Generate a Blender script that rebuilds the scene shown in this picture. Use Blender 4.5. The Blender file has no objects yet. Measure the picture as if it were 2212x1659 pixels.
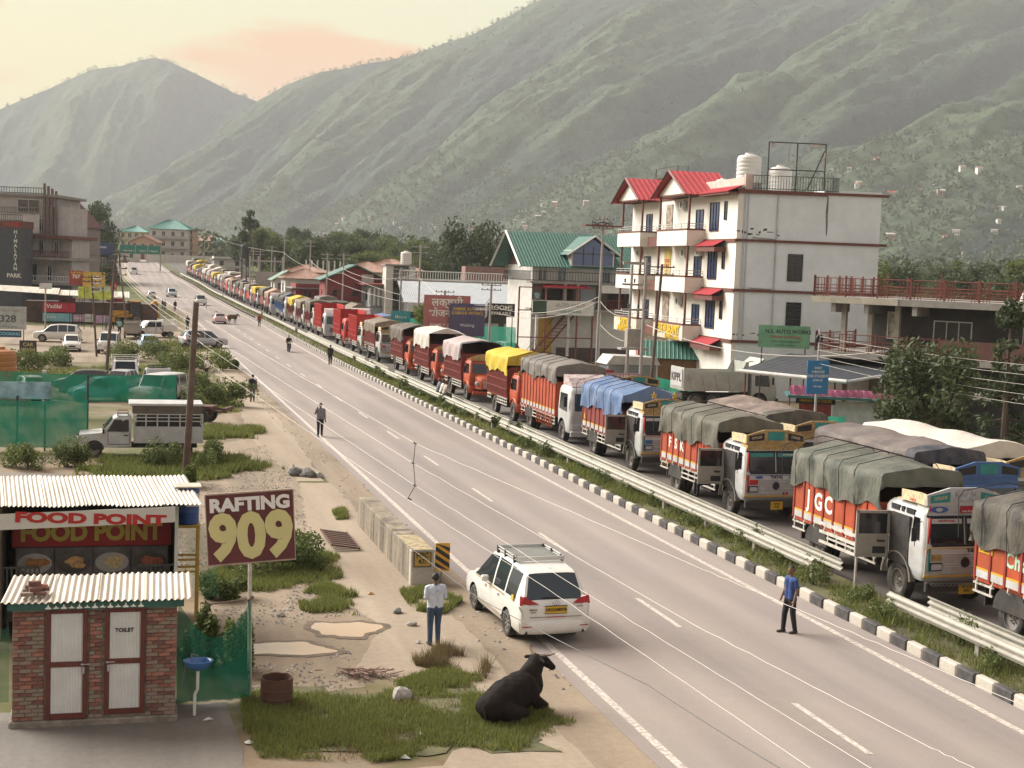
import bpy, bmesh, math, random
import numpy as np
from mathutils import Vector, Matrix, Euler
sc = bpy.context.scene
col = sc.collection
R = math.radians
random.seed(7)
RNG = np.random.default_rng(11)

# ------------------------------------------------------------------ camera, sky, sun, exposure
CAM_H = 9.0
cam_d = bpy.data.cameras.new('camera'); cam = bpy.data.objects.new('camera', cam_d); col.objects.link(cam)
cam_d.sensor_fit = 'HORIZONTAL'; cam_d.sensor_width = 36.0
cam_d.lens = 36.0 * 3069.0 / 2212.0
cam_d.clip_start = 0.2; cam_d.clip_end = 40000.0
PITCH = math.atan(252.3 / 3069.0); ROLL = 0.037
Fv = Vector((0, math.cos(PITCH), -math.sin(PITCH))); R0 = Vector((1, 0, 0)); U0 = Vector((0, math.sin(PITCH), math.cos(PITCH)))
Rv = R0 * math.cos(ROLL) + U0 * math.sin(ROLL); Uv = -R0 * math.sin(ROLL) + U0 * math.cos(ROLL)
mw = Matrix(((Rv.x, Uv.x, -Fv.x, 0), (Rv.y, Uv.y, -Fv.y, 0), (Rv.z, Uv.z, -Fv.z, CAM_H), (0, 0, 0, 1)))
cam.matrix_world = mw
sc.camera = cam

SUN_AZ = R(-62.0)      # measured from +Y (view axis), negative = left
SUN_EL = R(36.0)
sun_d = bpy.data.lights.new('sun', 'SUN'); sun = bpy.data.objects.new('sun', sun_d); col.objects.link(sun)
sun_d.energy = 4.4; sun_d.angle = R(42.0); sun_d.color = (1.0, 0.965, 0.90)
sdir = Vector((math.sin(SUN_AZ) * math.cos(SUN_EL), math.cos(SUN_AZ) * math.cos(SUN_EL), math.sin(SUN_EL)))
sun.rotation_euler = sdir.to_track_quat('Z', 'Y').to_euler()

world = bpy.data.worlds.new('World'); sc.world = world; world.use_nodes = True
def build_world():
 nt = world.node_tree; N = nt.nodes; L = nt.links
 for n in list(N): N.remove(n)
 out = N.new('ShaderNodeOutputWorld'); bg = N.new('ShaderNodeBackground'); bg.inputs['Strength'].default_value = 0.054
 sky = N.new('ShaderNodeTexSky'); sky.sky_type = 'NISHITA'; sky.sun_disc = False
 sky.sun_elevation = SUN_EL; sky.sun_rotation = SUN_AZ; sky.air_density = 1.0; sky.dust_density = 5.0; sky.ozone_density = 0.4
 tc = N.new('ShaderNodeTexCoord'); sep = N.new('ShaderNodeSeparateXYZ'); L.new(tc.outputs['Generated'], sep.inputs[0])
 rmp = N.new('ShaderNodeValToRGB'); L.new(sep.outputs['Z'], rmp.inputs[0])
 e = rmp.color_ramp.elements; e[0].position = 0.0; e[0].color = (10.0, 6.6, 2.0, 1); e[1].position = 1.0; e[1].color = (3.6, 4.6, 5.4, 1)
 x = e.new(0.10); x.color = (10.2, 8.4, 3.2, 1)
 x = e.new(0.20); x.color = (9.0, 9.0, 5.9, 1)
 x = e.new(0.45); x.color = (5.0, 5.5, 5.3, 1)
 r2 = N.new('ShaderNodeValToRGB'); L.new(sep.outputs['Z'], r2.inputs[0]); e = r2.color_ramp.elements     # the side away from the sun: cool and even
 e[0].color = (6.8, 7.2, 7.5, 1); e[1].color = (4.6, 5.6, 6.3, 1)
 dt = N.new('ShaderNodeVectorMath'); dt.operation = 'DOT_PRODUCT'; L.new(tc.outputs['Generated'], dt.inputs[0]); dt.inputs[1].default_value = (math.sin(SUN_AZ), math.cos(SUN_AZ), 0)
 fr = N.new('ShaderNodeMapRange'); fr.interpolation_type = 'SMOOTHSTEP'; fr.inputs[1].default_value = -0.7; fr.inputs[2].default_value = 0.75; L.new(dt.outputs['Value'], fr.inputs[0])
 wm = N.new('ShaderNodeMix'); wm.data_type = 'RGBA'; L.new(fr.outputs[0], wm.inputs[0]); L.new(r2.outputs[0], wm.inputs[6]); L.new(rmp.outputs[0], wm.inputs[7])
 mx = N.new('ShaderNodeMix'); mx.data_type = 'RGBA'; mx.inputs[0].default_value = 0.8
 L.new(sky.outputs[0], mx.inputs[6]); L.new(wm.outputs[2], mx.inputs[7])
 add = N.new('ShaderNodeMath'); add.operation = 'ADD'; add.inputs[1].default_value = 0.16; L.new(sep.outputs['Z'], add.inputs[0])
 dx = N.new('ShaderNodeMath'); dx.operation = 'DIVIDE'; L.new(sep.outputs['X'], dx.inputs[0]); L.new(add.outputs[0], dx.inputs[1])
 dy = N.new('ShaderNodeMath'); dy.operation = 'DIVIDE'; L.new(sep.outputs['Y'], dy.inputs[0]); L.new(add.outputs[0], dy.inputs[1])
 cmb = N.new('ShaderNodeCombineXYZ'); L.new(dx.outputs[0], cmb.inputs[0]); L.new(dy.outputs[0], cmb.inputs[1])
 mp = N.new('ShaderNodeMapping'); mp.inputs['Scale'].default_value = (1.0, 1.45, 1.0); mp.inputs['Location'].default_value = CLOUD_SHIFT; L.new(cmb.outputs[0], mp.inputs[0])
 nz = N.new('ShaderNodeTexNoise'); nz.inputs['Scale'].default_value = 0.85; nz.inputs['Detail'].default_value = 7; nz.inputs['Roughness'].default_value = 0.52; L.new(mp.outputs[0], nz.inputs[0])
 cr = N.new('ShaderNodeValToRGB'); L.new(nz.outputs[0], cr.inputs[0]); cr.color_ramp.elements[0].position = 0.50; cr.color_ramp.elements[1].position = 0.57
 cr.color_ramp.elements[1].color = (0.85, 0.85, 0.85, 1)
 cc = N.new('ShaderNodeMix'); cc.data_type = 'RGBA'; L.new(cr.outputs[0], cc.inputs[0]); L.new(mx.outputs[2], cc.inputs[6]); cc.inputs[7].default_value = (9.0, 4.6, 2.2, 1)
 L.new(cc.outputs[2], bg.inputs['Color']); L.new(bg.outputs[0], out.inputs[0])
CLOUD_SHIFT = (15.5, 11.82, 0.0)
build_world()
sc.view_settings.view_transform = 'Standard'; sc.view_settings.look = 'None'; sc.view_settings.gamma = 1.0
sc.view_settings.use_curve_mapping = False
sc.view_settings.exposure = 1.12
sc.render.engine = 'CYCLES'
cy = sc.cycles
cy.max_bounces = 4; cy.diffuse_bounces = 2; cy.glossy_bounces = 2; cy.transmission_bounces = 2; cy.transparent_max_bounces = 10; cy.volume_bounces = 0
cy.use_denoising = True
cy.caustics_reflective = False; cy.caustics_refractive = False
cy.sample_clamp_indirect = 6.0

# ------------------------------------------------------------------ road frame (s along the road, t to its right)
ANG = R(15.637)
SX, SY = -math.sin(ANG), math.cos(ANG)
TX, TY = math.cos(ANG), math.sin(ANG)
RA = ANG                      # rotation that turns local +Y along the road
def W(s, t, z=0.0): return Vector((SX * s + TX * t, SY * s + TY * t, z))
_gy = np.arange(-200.0, 12000.0, 4.0)
_gh = np.interp(_gy, [235, 310, 345, 375, 400, 430, 480, 540, 620], [0, .8, 2.0, 2.75, 3.8, 4.9, 6.4, 7.6, 8.2])
_gh = np.convolve(np.pad(_gh, 5, 'edge'), np.ones(11) / 11, 'valid')
def gza(y): return np.interp(y, _gy, _gh)      # height of the valley floor: flat, then the climb at the bend
def gz(y): return float(gza(y))
def ray(px, py): return Fv * 3069.0 + Rv * (px - 1106.0) + Uv * (829.5 - py)
def at(px, py, y):            # the point of the place at distance y
 d = ray(px, py); k = y / d.y; return Vector((d.x * k, y, CAM_H + d.z * k))

# ------------------------------------------------------------------ materials
MATS = {}
def new_mat(name):
 m = bpy.data.materials.new(name); m.use_nodes = True; nt = m.node_tree
 return m, nt, nt.nodes, nt.links, nt.nodes['Principled BSDF']
def mat(name, c=None, rough=0.7, metal=0.0, var=0.18, scale=2.5, bump=0.0, bscale=30.0, spec=0.4, dirt=0.0, dirtc=(0.20, 0.15, 0.10), dscale=1.3, coat=0.0, stretch=None, emit=None, estr=0.0):
 if name in MATS: return MATS[name]
 m, nt, N, L, B = new_mat(name)
 tc = N.new('ShaderNodeTexCoord'); src = tc.outputs['Object']
 if stretch:
  mp = N.new('ShaderNodeMapping'); mp.inputs['Scale'].default_value = stretch; L.new(src, mp.inputs[0]); src = mp.outputs[0]
 nz = N.new('ShaderNodeTexNoise'); nz.inputs['Scale'].default_value = scale; nz.inputs['Detail'].default_value = 5; nz.inputs['Roughness'].default_value = 0.6; L.new(src, nz.inputs['Vector'])
 rp = N.new('ShaderNodeValToRGB'); L.new(nz.outputs[0], rp.inputs[0])
 e = rp.color_ramp.elements; e[0].position = 0.3; e[1].position = 0.7
 e[0].color = tuple(max(0, v * (1 - var)) for v in c) + (1,); e[1].color = tuple(min(1, v * (1 + var)) for v in c) + (1,)
 cout = rp.outputs[0]
 if dirt > 0:
  n2 = N.new('ShaderNodeTexNoise'); n2.inputs['Scale'].default_value = dscale; n2.inputs['Detail'].default_value = 8; n2.inputs['Roughness'].default_value = 0.7; L.new(src, n2.inputs['Vector'])
  r2 = N.new('ShaderNodeValToRGB'); L.new(n2.outputs[0], r2.inputs[0]); r2.color_ramp.elements[0].position = 0.42; r2.color_ramp.elements[1].position = 0.72
  r2.color_ramp.elements[1].color = (dirt, dirt, dirt, 1)
  mx = N.new('ShaderNodeMix'); mx.data_type = 'RGBA'; L.new(r2.outputs[0], mx.inputs[0]); L.new(cout, mx.inputs[6]); mx.inputs[7].default_value = dirtc + (1,); cout = mx.outputs[2]
 L.new(cout, B.inputs['Base Color'])
 B.inputs['Roughness'].default_value = rough; B.inputs['Metallic'].default_value = metal; B.inputs['Specular IOR Level'].default_value = spec
 if coat: B.inputs['Coat Weight'].default_value = coat; B.inputs['Coat Roughness'].default_value = 0.08
 if bump > 0:
  n3 = N.new('ShaderNodeTexNoise'); n3.inputs['Scale'].default_value = bscale; n3.inputs['Detail'].default_value = 4; L.new(src, n3.inputs['Vector'])
  bp = N.new('ShaderNodeBump'); bp.inputs['Strength'].default_value = bump; bp.inputs['Distance'].default_value = 0.02; L.new(n3.outputs[0], bp.inputs['Height']); L.new(bp.outputs[0], B.inputs['Normal'])
 if emit: B.inputs['Emission Color'].default_value = emit + (1,); B.inputs['Emission Strength'].default_value = estr
 MATS[name] = m; return m
def leaf_mat(name, c1, c2, trans=0.25):
 if name in MATS: return MATS[name]
 m, nt, N, L, B = new_mat(name)
 g = N.new('ShaderNodeNewGeometry'); oi = N.new('ShaderNodeObjectInfo')
 ad = N.new('ShaderNodeMath'); ad.operation = 'MULTIPLY_ADD'; ad.inputs[1].default_value = 0.75; L.new(g.outputs['Random Per Island'], ad.inputs[0])
 a2 = N.new('ShaderNodeMath'); a2.operation = 'MULTIPLY'; a2.inputs[1].default_value = 0.25; L.new(oi.outputs['Random'], a2.inputs[0]); L.new(a2.outputs[0], ad.inputs[2])
 rp = N.new('ShaderNodeValToRGB'); L.new(ad.outputs[0], rp.inputs[0]); rp.color_ramp.elements[0].color = c1 + (1,); rp.color_ramp.elements[1].color = c2 + (1,)
 L.new(rp.outputs[0], B.inputs['Base Color']); B.inputs['Roughness'].default_value = 0.65; B.inputs['Specular IOR Level'].default_value = 0.25
 tr = N.new('ShaderNodeBsdfTranslucent'); L.new(rp.outputs[0], tr.inputs[0]); mx = N.new('ShaderNodeMixShader'); mx.inputs[0].default_value = trans
 out = N['Material Output']; L.new(B.outputs[0], mx.inputs[1]); L.new(tr.outputs[0], mx.inputs[2]); L.new(mx.outputs[0], out.inputs[0])
 MATS[name] = m; return m
def net_mat(name, c, opacity):
 if name in MATS: return MATS[name]
 m, nt, N, L, B = new_mat(name)
 tc = N.new('ShaderNodeTexCoord'); nz = N.new('ShaderNodeTexNoise'); nz.inputs['Scale'].default_value = 1.2; nz.inputs['Detail'].default_value = 4; L.new(tc.outputs['Object'], nz.inputs[0])
 mr = N.new('ShaderNodeMapRange'); mr.inputs[1].default_value = 0.3; mr.inputs[2].default_value = 0.7; mr.inputs[3].default_value = opacity - 0.15; mr.inputs[4].default_value = min(1, opacity + 0.15); L.new(nz.outputs[0], mr.inputs[0])
 tp = N.new('ShaderNodeBsdfTransparent'); mx = N.new('ShaderNodeMixShader'); L.new(mr.outputs[0], mx.inputs[0]); L.new(tp.outputs[0], mx.inputs[1]); L.new(B.outputs[0], mx.inputs[2])
 B.inputs['Base Color'].default_value = c + (1,); B.inputs['Roughness'].default_value = 0.6; B.inputs['Specular IOR Level'].default_value = 0.2
 L.new(mx.outputs[0], N['Material Output'].inputs[0]); MATS[name] = m; return m
def glass_mat(name, c=(0.02, 0.025, 0.03), rough=0.08):
 if name in MATS: return MATS[name]
 m, nt, N, L, B = new_mat(name); B.inputs['Base Color'].default_value = c + (1,); B.inputs['Roughness'].default_value = rough; B.inputs['Specular IOR Level'].default_value = 0.7
 MATS[name] = m; return m

# ------------------------------------------------------------------ mesh builder
class MB:
 def __init__(s): s.v = []; s.f = []; s.m = []; s.mats = []
 def mi(s, m):
  if m is None: return 0
  if m not in s.mats: s.mats.append(m)
  return s.mats.index(m)
 def add(s, vs, fs, m=None, X=None):
  b = len(s.v); k = s.mi(m)
  s.v += [tuple(X @ Vector(p)) for p in vs] if X is not None else [tuple(p) for p in vs]
  s.f += [tuple(b + i for i in f) for f in fs]; s.m += [k] * len(fs); return s
 def box(s, x0, x1, y0, y1, z0, z1, m=None, X=None):
  return s.add([(x0, y0, z0), (x1, y0, z0), (x1, y1, z0), (x0, y1, z0), (x0, y0, z1), (x1, y0, z1), (x1, y1, z1), (x0, y1, z1)],
      [(0, 3, 2, 1), (4, 5, 6, 7), (0, 1, 5, 4), (1, 2, 6, 5), (2, 3, 7, 6), (3, 0, 4, 7)], m, X)
 def bev(s, x0, x1, y0, y1, z0, z1, b=0.02, m=None, X=None):     # box with chamfered vertical and top edges
  p = []
  for (z, q) in ((z0, 0), (z1 - b, 0), (z1, b)):
   p += [(x0 + b + 0, y0 + q, z), (x1 - b, y0 + q, z), (x1 - q, y0 + b, z), (x1 - q, y1 - b, z), (x1 - b, y1 - q, z), (x0 + b, y1 - q, z), (x0 + q, y1 - b, z), (x0 + q, y0 + b, z)]
  fs = [tuple(range(7, -1, -1)), tuple(range(16, 24))]
  for r in (0, 8):
   for i in range(8): j = (i + 1) % 8; fs.append((r + i, r + j, r + 8 + j, r + 8 + i))
  return s.add(p, fs, m, X)
 def prism(s, poly, a, b, axis='z', m=None, X=None):
  n = len(poly)
  def mk(p, h): return {'z': (p[0], p[1], h), 'y': (p[0], h, p[1]), 'x': (h, p[0], p[1])}[axis]
  vs = [mk(p, a) for p in poly] + [mk(p, b) for p in poly]
  fs = [tuple(range(n - 1, -1, -1)), tuple(range(n, 2 * n))] + [(i, (i + 1) % n, n + (i + 1) % n, n + i) for i in range(n)]
  return s.add(vs, fs, m, X)
 def tube(s, p0, p1, r0, r1=None, n=8, m=None, X=None, cap=True):
  p0 = Vector(p0); p1 = Vector(p1); r1 = r0 if r1 is None else r1; d = p1 - p0
  if d.length < 1e-6: return s
  q = d.to_track_quat('Z', 'Y'); vs = []
  for (p, r) in ((p0, r0), (p1, r1)):
   for i in range(n): a = 2 * math.pi * i / n; vs.append(p + q @ Vector((r * math.cos(a), r * math.sin(a), 0)))
  fs = [(i, (i + 1) % n, n + (i + 1) % n, n + i) for i in range(n)]
  if cap: fs += [tuple(range(n - 1, -1, -1)), tuple(range(n, 2 * n))]
  return s.add(vs, fs, m, X)
 def path(s, pts, r, n=5, m=None, X=None):
  for a, b in zip(pts[:-1], pts[1:]): s.tube(a, b, r, r, n, m, X, False)
  return s
 def lathe(s, prof, n=20, m=None, X=None, axis='z'):
  vs = []; k = len(prof)
  for i in range(n):
   a = 2 * math.pi * i / n; c, d = math.cos(a), math.sin(a)
   for (r, h) in prof: vs.append({'z': (r * c, r * d, h), 'x': (h, r * c, r * d), 'y': (r * d, h, r * c)}[axis])
  fs = []
  for i in range(n):
   j = (i + 1) % n
   for q in range(k - 1): fs.append((i * k + q, j * k + q, j * k + q + 1, i * k + q + 1))
  return s.add(vs, fs, m, X)
 def grid(s, P, m=None, X=None, closed=False):     # P[i][j] points
  a = len(P); b = len(P[0]); vs = [p for r in P for p in r]; fs = []
  for i in range(a - 1):
   for j in range(b - (0 if closed else 1)): fs.append((i * b + j, i * b + (j + 1) % b, (i + 1) * b + (j + 1) % b, (i + 1) * b + j))
  return s.add(vs, fs, m, X)
 def quad(s, a, b, c, d, m=None, X=None): return s.add([a, b, c, d], [(0, 1, 2, 3)], m, X)
 def mesh(s, name, m=None, smooth=False):
  me = bpy.data.meshes.new(name); me.from_pydata(s.v, [], s.f)
  for mm in (s.mats or ([m] if m else [])): me.materials.append(mm)
  if s.mats and len(s.mats) > 1: me.polygons.foreach_set('material_index', s.m)
  if smooth: me.polygons.foreach_set('use_smooth', [True] * len(me.polygons))
  me.update(); return me
 def build(s, name, m=None, parent=None, loc=(0, 0, 0), rz=0.0, smooth=False, angle=None):
  me = s.mesh(name, m, smooth)
  if angle is not None: me.set_sharp_from_angle(angle=R(angle))
  return link(name, me, parent, loc, rz)
def link(name, me, parent=None, loc=(0, 0, 0), rz=0.0):
 o = bpy.data.objects.new(name, me); col.objects.link(o); o.location = loc
 o.rotation_euler = (0, 0, rz) if not isinstance(rz, (tuple, Euler)) else rz
 if parent: o.parent = parent
 return o
def tag(o, label, cat, group=None, kind=None):
 if label: o['label'] = label
 if cat: o['category'] = cat
 if group: o['group'] = group
 if kind: o['kind'] = kind
 return o
def thing(name, label, cat, loc=(0, 0, 0), rz=0.0, group=None):
 o = bpy.data.objects.new(name, None); col.objects.link(o); o.location = loc
 o.rotation_euler = (0, 0, rz) if not isinstance(rz, (tuple, Euler)) else rz
 o.empty_display_size = 0.3
 return tag(o, label, cat, group)
def structure(o): o['kind'] = 'structure'; return o
def stuff(o): o['kind'] = 'stuff'; return o
def copy_tree(o, parent=None):
 c = o.copy(); col.objects.link(c); c.parent = parent
 for ch in list(o.children): copy_tree(ch, c)
 return c
def np_mesh(name, V, Fq, m, smooth=False, mi=None):
 """V (n,3), Fq (k,3 or 4) int arrays -> mesh"""
 V = np.asarray(V, np.float32); Fq = np.asarray(Fq, np.int32); k, w = Fq.shape
 me = bpy.data.meshes.new(name); me.vertices.add(len(V)); me.vertices.foreach_set('co', V.ravel())
 me.loops.add(k * w); me.loops.foreach_set('vertex_index', Fq.ravel()); me.polygons.add(k)
 me.polygons.foreach_set('loop_start', np.arange(0, k * w, w, dtype=np.int32))
 for mm in (m if isinstance(m, (list, tuple)) else [m]): me.materials.append(mm)
 if mi is not None: me.polygons.foreach_set('material_index', np.asarray(mi, np.int32))
 if smooth: me.polygons.foreach_set('use_smooth', np.ones(k, bool))
 me.update(calc_edges=True); me.validate(); return me
FONT_CACHE = {}
def text(txt, size, m, parent=None, loc=(0, 0, 0), rz=0.0, bold=0.0, xs=1.0, align='CENTER', depth=0.004, shear=0.0, name='lettering', rot=None, fit=None):
 cu = bpy.data.curves.new(name, 'FONT'); cu.body = txt; cu.size = size; cu.align_x = align; cu.align_y = 'CENTER'; cu.extrude = depth
 cu.offset = bold * size; cu.shear = shear; cu.resolution_u = 3; cu.space_line = 0.9; cu.materials.append(m)
 t_ = bpy.data.objects.new(name, cu); me = bpy.data.meshes.new_from_object(t_); bpy.data.objects.remove(t_); bpy.data.curves.remove(cu)
 if not me.materials: me.materials.append(m)
 o = bpy.data.objects.new(name, me); col.objects.link(o); o.location = loc
 o.rotation_euler = rot if rot else (math.pi / 2, 0, rz); o.scale = (xs, 1, 1)
 if parent: o.parent = parent
 return o
_bench = bpy.data.scenes.new('bench')
def baked(o):      # the object's mesh with its modifiers applied, evaluated alone on a side scene
 vl = _bench.view_layers[0]; vl.update(); return bpy.data.meshes.new_from_object(o.evaluated_get(vl.depsgraph))
_NT = RNG.random((256, 256))
def vnoise(x, y):
 x = np.asarray(x, float); y = np.asarray(y, float)
 xi = np.floor(x).astype(int); yi = np.floor(y).astype(int); fx = x - xi; fy = y - yi
 fx = fx * fx * (3 - 2 * fx); fy = fy * fy * (3 - 2 * fy)
 a = _NT[xi & 255, yi & 255]; b = _NT[(xi + 1) & 255, yi & 255]; c = _NT[xi & 255, (yi + 1) & 255]; d = _NT[(xi + 1) & 255, (yi + 1) & 255]
 return (a * (1 - fx) + b * fx) * (1 - fy) + (c * (1 - fx) + d * fx) * fy
def fbm(x, y, o=5, g=0.5):
 s = 0; a = 1; t = 0
 for i in range(o): s = s + a * vnoise(x * 2 ** i + 17.3 * i, y * 2 ** i + 9.1 * i); t += a; a *= g
 return s / t
# ------------------------------------------------------------------ ground
def ground_mat():
 m, nt, N, L, B = new_mat('valley_soil')
 tc = N.new('ShaderNodeTexCoord'); P = tc.outputs['Object']
 def noise(sc_, d=6, r=0.6):
  n = N.new('ShaderNodeTexNoise'); n.inputs['Scale'].default_value = sc_; n.inputs['Detail'].default_value = d; n.inputs['Roughness'].default_value = r; L.new(P, n.inputs[0]); return n.outputs[0]
 def ramp(src, p0, p1, c0, c1):
  r = N.new('ShaderNodeValToRGB'); L.new(src, r.inputs[0]); r.color_ramp.elements[0].position = p0; r.color_ramp.elements[1].position = p1
  r.color_ramp.elements[0].color = c0 + (1,); r.color_ramp.elements[1].color = c1 + (1,); return r.outputs[0]
 def mix(f, a, b):
  x = N.new('ShaderNodeMix'); x.data_type = 'RGBA'; L.new(f, x.inputs[0]); L.new(a, x.inputs[6]); L.new(b, x.inputs[7]); return x.outputs[2]
 dirt = ramp(noise(0.7, 8, .7), .3, .7, (0.22, 0.155, 0.10), (0.38, 0.29, 0.195))
 grav = ramp(noise(24, 5, .8), .35, .68, (0.12, 0.10, 0.08), (0.42, 0.37, 0.30))
 c = mix(ramp(noise(0.35, 5), .42, .6, (0, 0, 0), (.75, .75, .75)), dirt, grav)
 fine = ramp(noise(60, 3, .8), .25, .75, (.55, .55, .55), (1, 1, 1))
 mm = N.new('ShaderNodeMix'); mm.data_type = 'RGBA'; mm.blend_type = 'MULTIPLY'; mm.inputs[0].default_value = .7; L.new(c, mm.inputs[6]); L.new(fine, mm.inputs[7]); c = mm.outputs[2]
 green = ramp(noise(0.5, 6), .3, .7, (0.045, 0.06, 0.02), (0.12, 0.13, 0.045))
 c = mix(ramp(noise(0.09, 6, .65), .44, .54, (0, 0, 0), (.8, .8, .8)), c, green)
 sep = N.new('ShaderNodeSeparateXYZ'); L.new(P, sep.inputs[0]); mr = N.new('ShaderNodeMapRange'); mr.inputs[1].default_value = 150; mr.inputs[2].default_value = 320; L.new(sep.outputs[1], mr.inputs[0])
 c = mix(mr.outputs[0], c, green)
 L.new(c, B.inputs['Base Color']); B.inputs['Roughness'].default_value = .95; B.inputs['Specular IOR Level'].default_value = .15
 bp = N.new('ShaderNodeBump'); bp.inputs['Strength'].default_value = .5; bp.inputs['Distance'].default_value = .04; L.new(noise(14, 6, .75), bp.inputs['Height']); L.new(bp.outputs[0], B.inputs['Normal'])
 return m
ys = np.concatenate([np.arange(-60, 120, 6.0), np.arange(120, 700, 10.0), np.geomspace(700, 14000, 40)])
xs = np.concatenate([-np.geomspace(14000, 120, 40), np.arange(-110, 111, 10.0), np.geomspace(120, 14000, 40)])
GX, GY = np.meshgrid(xs, ys); GZ = gza(GY)
nx, ny = len(xs), len(ys); ii = np.arange((ny - 1) * nx).reshape(ny - 1, nx)[:, :-1].ravel()
structure(link('ground', np_mesh('ground', np.stack([GX.ravel(), GY.ravel(), GZ.ravel()], 1), np.stack([ii, ii + 1, ii + nx + 1, ii + nx], 1), ground_mat(), True)))

# ------------------------------------------------------------------ the road: edges as offsets from the straight axis
_ss = np.arange(-30, 700, 4.0)
def _sm(k, v): return np.convolve(np.pad(np.interp(_ss, k, v), 4, 'edge'), np.ones(9) / 9, 'valid')
_tl = _sm([0, 130, 205, 255, 320, 388, 446, 540, 700], [10.0, 10.2, 10.6, 9.6, 5.7, 3.1, 2.3, 1.6, 0.5])     # left white line
_tk = _sm([0, 130, 210, 280, 353, 411, 495, 557, 700], [18.65, 18.9, 20.0, 19.6, 17.9, 14.8, 13.0, 12.2, 11])  # foot of the right kerb
def TL(s): return float(np.interp(s, _ss, _tl))
def TK(s): return float(np.interp(s, _ss, _tk))
def rt(s, t):     # lateral position t of the straight stretch carried along the bend
 if t <= 10.0: return t + TL(s) - 10.0
 if t >= 18.65: return t + TK(s) - 18.65
 k = (t - 10.0) / 8.65; return TL(s) + k * (TK(s) - TL(s))
def WR(s, t, dz=0.0):
 p = W(s, rt(s, t)); p.z = gz(p.y) + dz; return p
def heading(s, t):
 a = WR(s - 3, t); b = WR(s + 3, t); return math.atan2(-(b.x - a.x), b.y - a.y)
def ribbon(name, ss, t0, t1, dz, m, nt_=1, parent=None, kind=True):
 P = [[WR(s, t0 + (t1 - t0) * k / nt_, dz) for k in range(nt_ + 1)] for s in ss]
 o = MB().grid(P, m).build(name, None, parent)
 return structure(o) if kind and not parent else o
def road_mat(name, base, dark, sandy, patch=.5):
 m, nt, N, L, B = new_mat(name)
 tc = N.new('ShaderNodeTexCoord'); mp = N.new('ShaderNodeMapping'); mp.inputs['Rotation'].default_value = (0, 0, -ANG); L.new(tc.outputs['Object'], mp.inputs[0])
 st = N.new('ShaderNodeMapping'); st.inputs['Scale'].default_value = (1, .06, 1); L.new(mp.outputs[0], st.inputs[0])
 def noise(v, sc_, d, r=.6):
  n = N.new('ShaderNodeTexNoise'); n.inputs['Scale'].default_value = sc_; n.inputs['Detail'].default_value = d; n.inputs['Roughness'].default_value = r; L.new(v, n.inputs[0]); return n.outputs[0]
 def ramp(src, p0, p1, c0, c1):
  r = N.new('ShaderNodeValToRGB'); L.new(src, r.inputs[0]); r.color_ramp.elements[0].position = p0; r.color_ramp.elements[1].position = p1
  r.color_ramp.elements[0].color = c0 + (1,); r.color_ramp.elements[1].color = c1 + (1,); return r.outputs[0]
 def mix(f, a, b, t='MIX'):
  x = N.new('ShaderNodeMix'); x.data_type = 'RGBA'; x.blend_type = t
  if isinstance(f, float): x.inputs[0].default_value = f
  else: L.new(f, x.inputs[0])
  L.new(a, x.inputs[6]); L.new(b, x.inputs[7]); return x.outputs[2]
 c = ramp(noise(st.outputs[0], .55, 5), .35, .68, dark, base)
 c = mix(ramp(noise(mp.outputs[0], .12, 6), .45, .7, (0, 0, 0), (patch, patch, patch)), c, ramp(noise(mp.outputs[0], 3, 4), .3, .7, sandy, tuple(v * .85 for v in sandy)))
 if 'asphalt' in name:
  wv = N.new('ShaderNodeTexWave'); wv.inputs['Scale'].default_value = .165; wv.inputs['Distortion'].default_value = 1.2; wv.inputs['Detail'].default_value = 3; wv.inputs['Detail Scale'].default_value = .3; L.new(st.outputs[0], wv.inputs[0])
  c = mix(.8, c, ramp(wv.outputs['Fac'], .1, .9, (.84, .84, .85), (1, 1, 1)), 'MULTIPLY')
  c = mix(ramp(noise(mp.outputs[0], 2.2, 9, .85), .60, .66, (0, 0, 0), (.30, .30, .30)), c, ramp(noise(mp.outputs[0], 30, 2), .3, .7, (.10, .085, .075), (.16, .135, .12)))
 c = mix(.55, c, ramp(noise(mp.outputs[0], 5, 6, .8), .32, .68, (.62, .60, .57), (1, 1, 1)), 'MULTIPLY') if patch > .55 or 'concrete' in name else c
 c = mix(.6, c, ramp(noise(mp.outputs[0], 45, 3, .8), .3, .7, (.6, .6, .6), (1, 1, 1)), 'MULTIPLY')
 c = mix(ramp(noise(mp.outputs[0], .9, 8, .75), .62, .70, (0, 0, 0), (.35, .35, .35)), c, ramp(noise(mp.outputs[0], 8, 3), .3, .7, tuple(v * .5 for v in dark), tuple(v * .7 for v in dark)))
 L.new(c, B.inputs['Base Color']); B.inputs['Roughness'].default_value = .82; B.inputs['Specular IOR Level'].default_value = .3
 bp = N.new('ShaderNodeBump'); bp.inputs['Strength'].default_value = .3; bp.inputs['Distance'].default_value = .01; L.new(noise(mp.outputs[0], 60, 3), bp.inputs['Height']); L.new(bp.outputs[0], B.inputs['Normal'])
 return m
M_ROAD = road_mat('dusty_asphalt', (0.335, 0.288, 0.262), (0.255, 0.222, 0.204), (0.39, 0.32, 0.262))
M_ROAD2 = road_mat('lane_asphalt', (0.15, 0.13, 0.118), (0.10, 0.09, 0.085), (0.22, 0.18, 0.14))
M_SAND = road_mat('sandy_shoulder', (0.36, 0.285, 0.205), (0.19, 0.145, 0.10), (0.42, 0.34, 0.25), .6)
M_CONC = road_mat('worn_concrete', (0.42, 0.345, 0.26), (0.30, 0.24, 0.175), (0.47, 0.385, 0.29), .5)
SL = list(np.arange(8, 700, 4.0))
ribbon('road', SL, 9.6, 18.62, .012, M_ROAD, 4)
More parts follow.
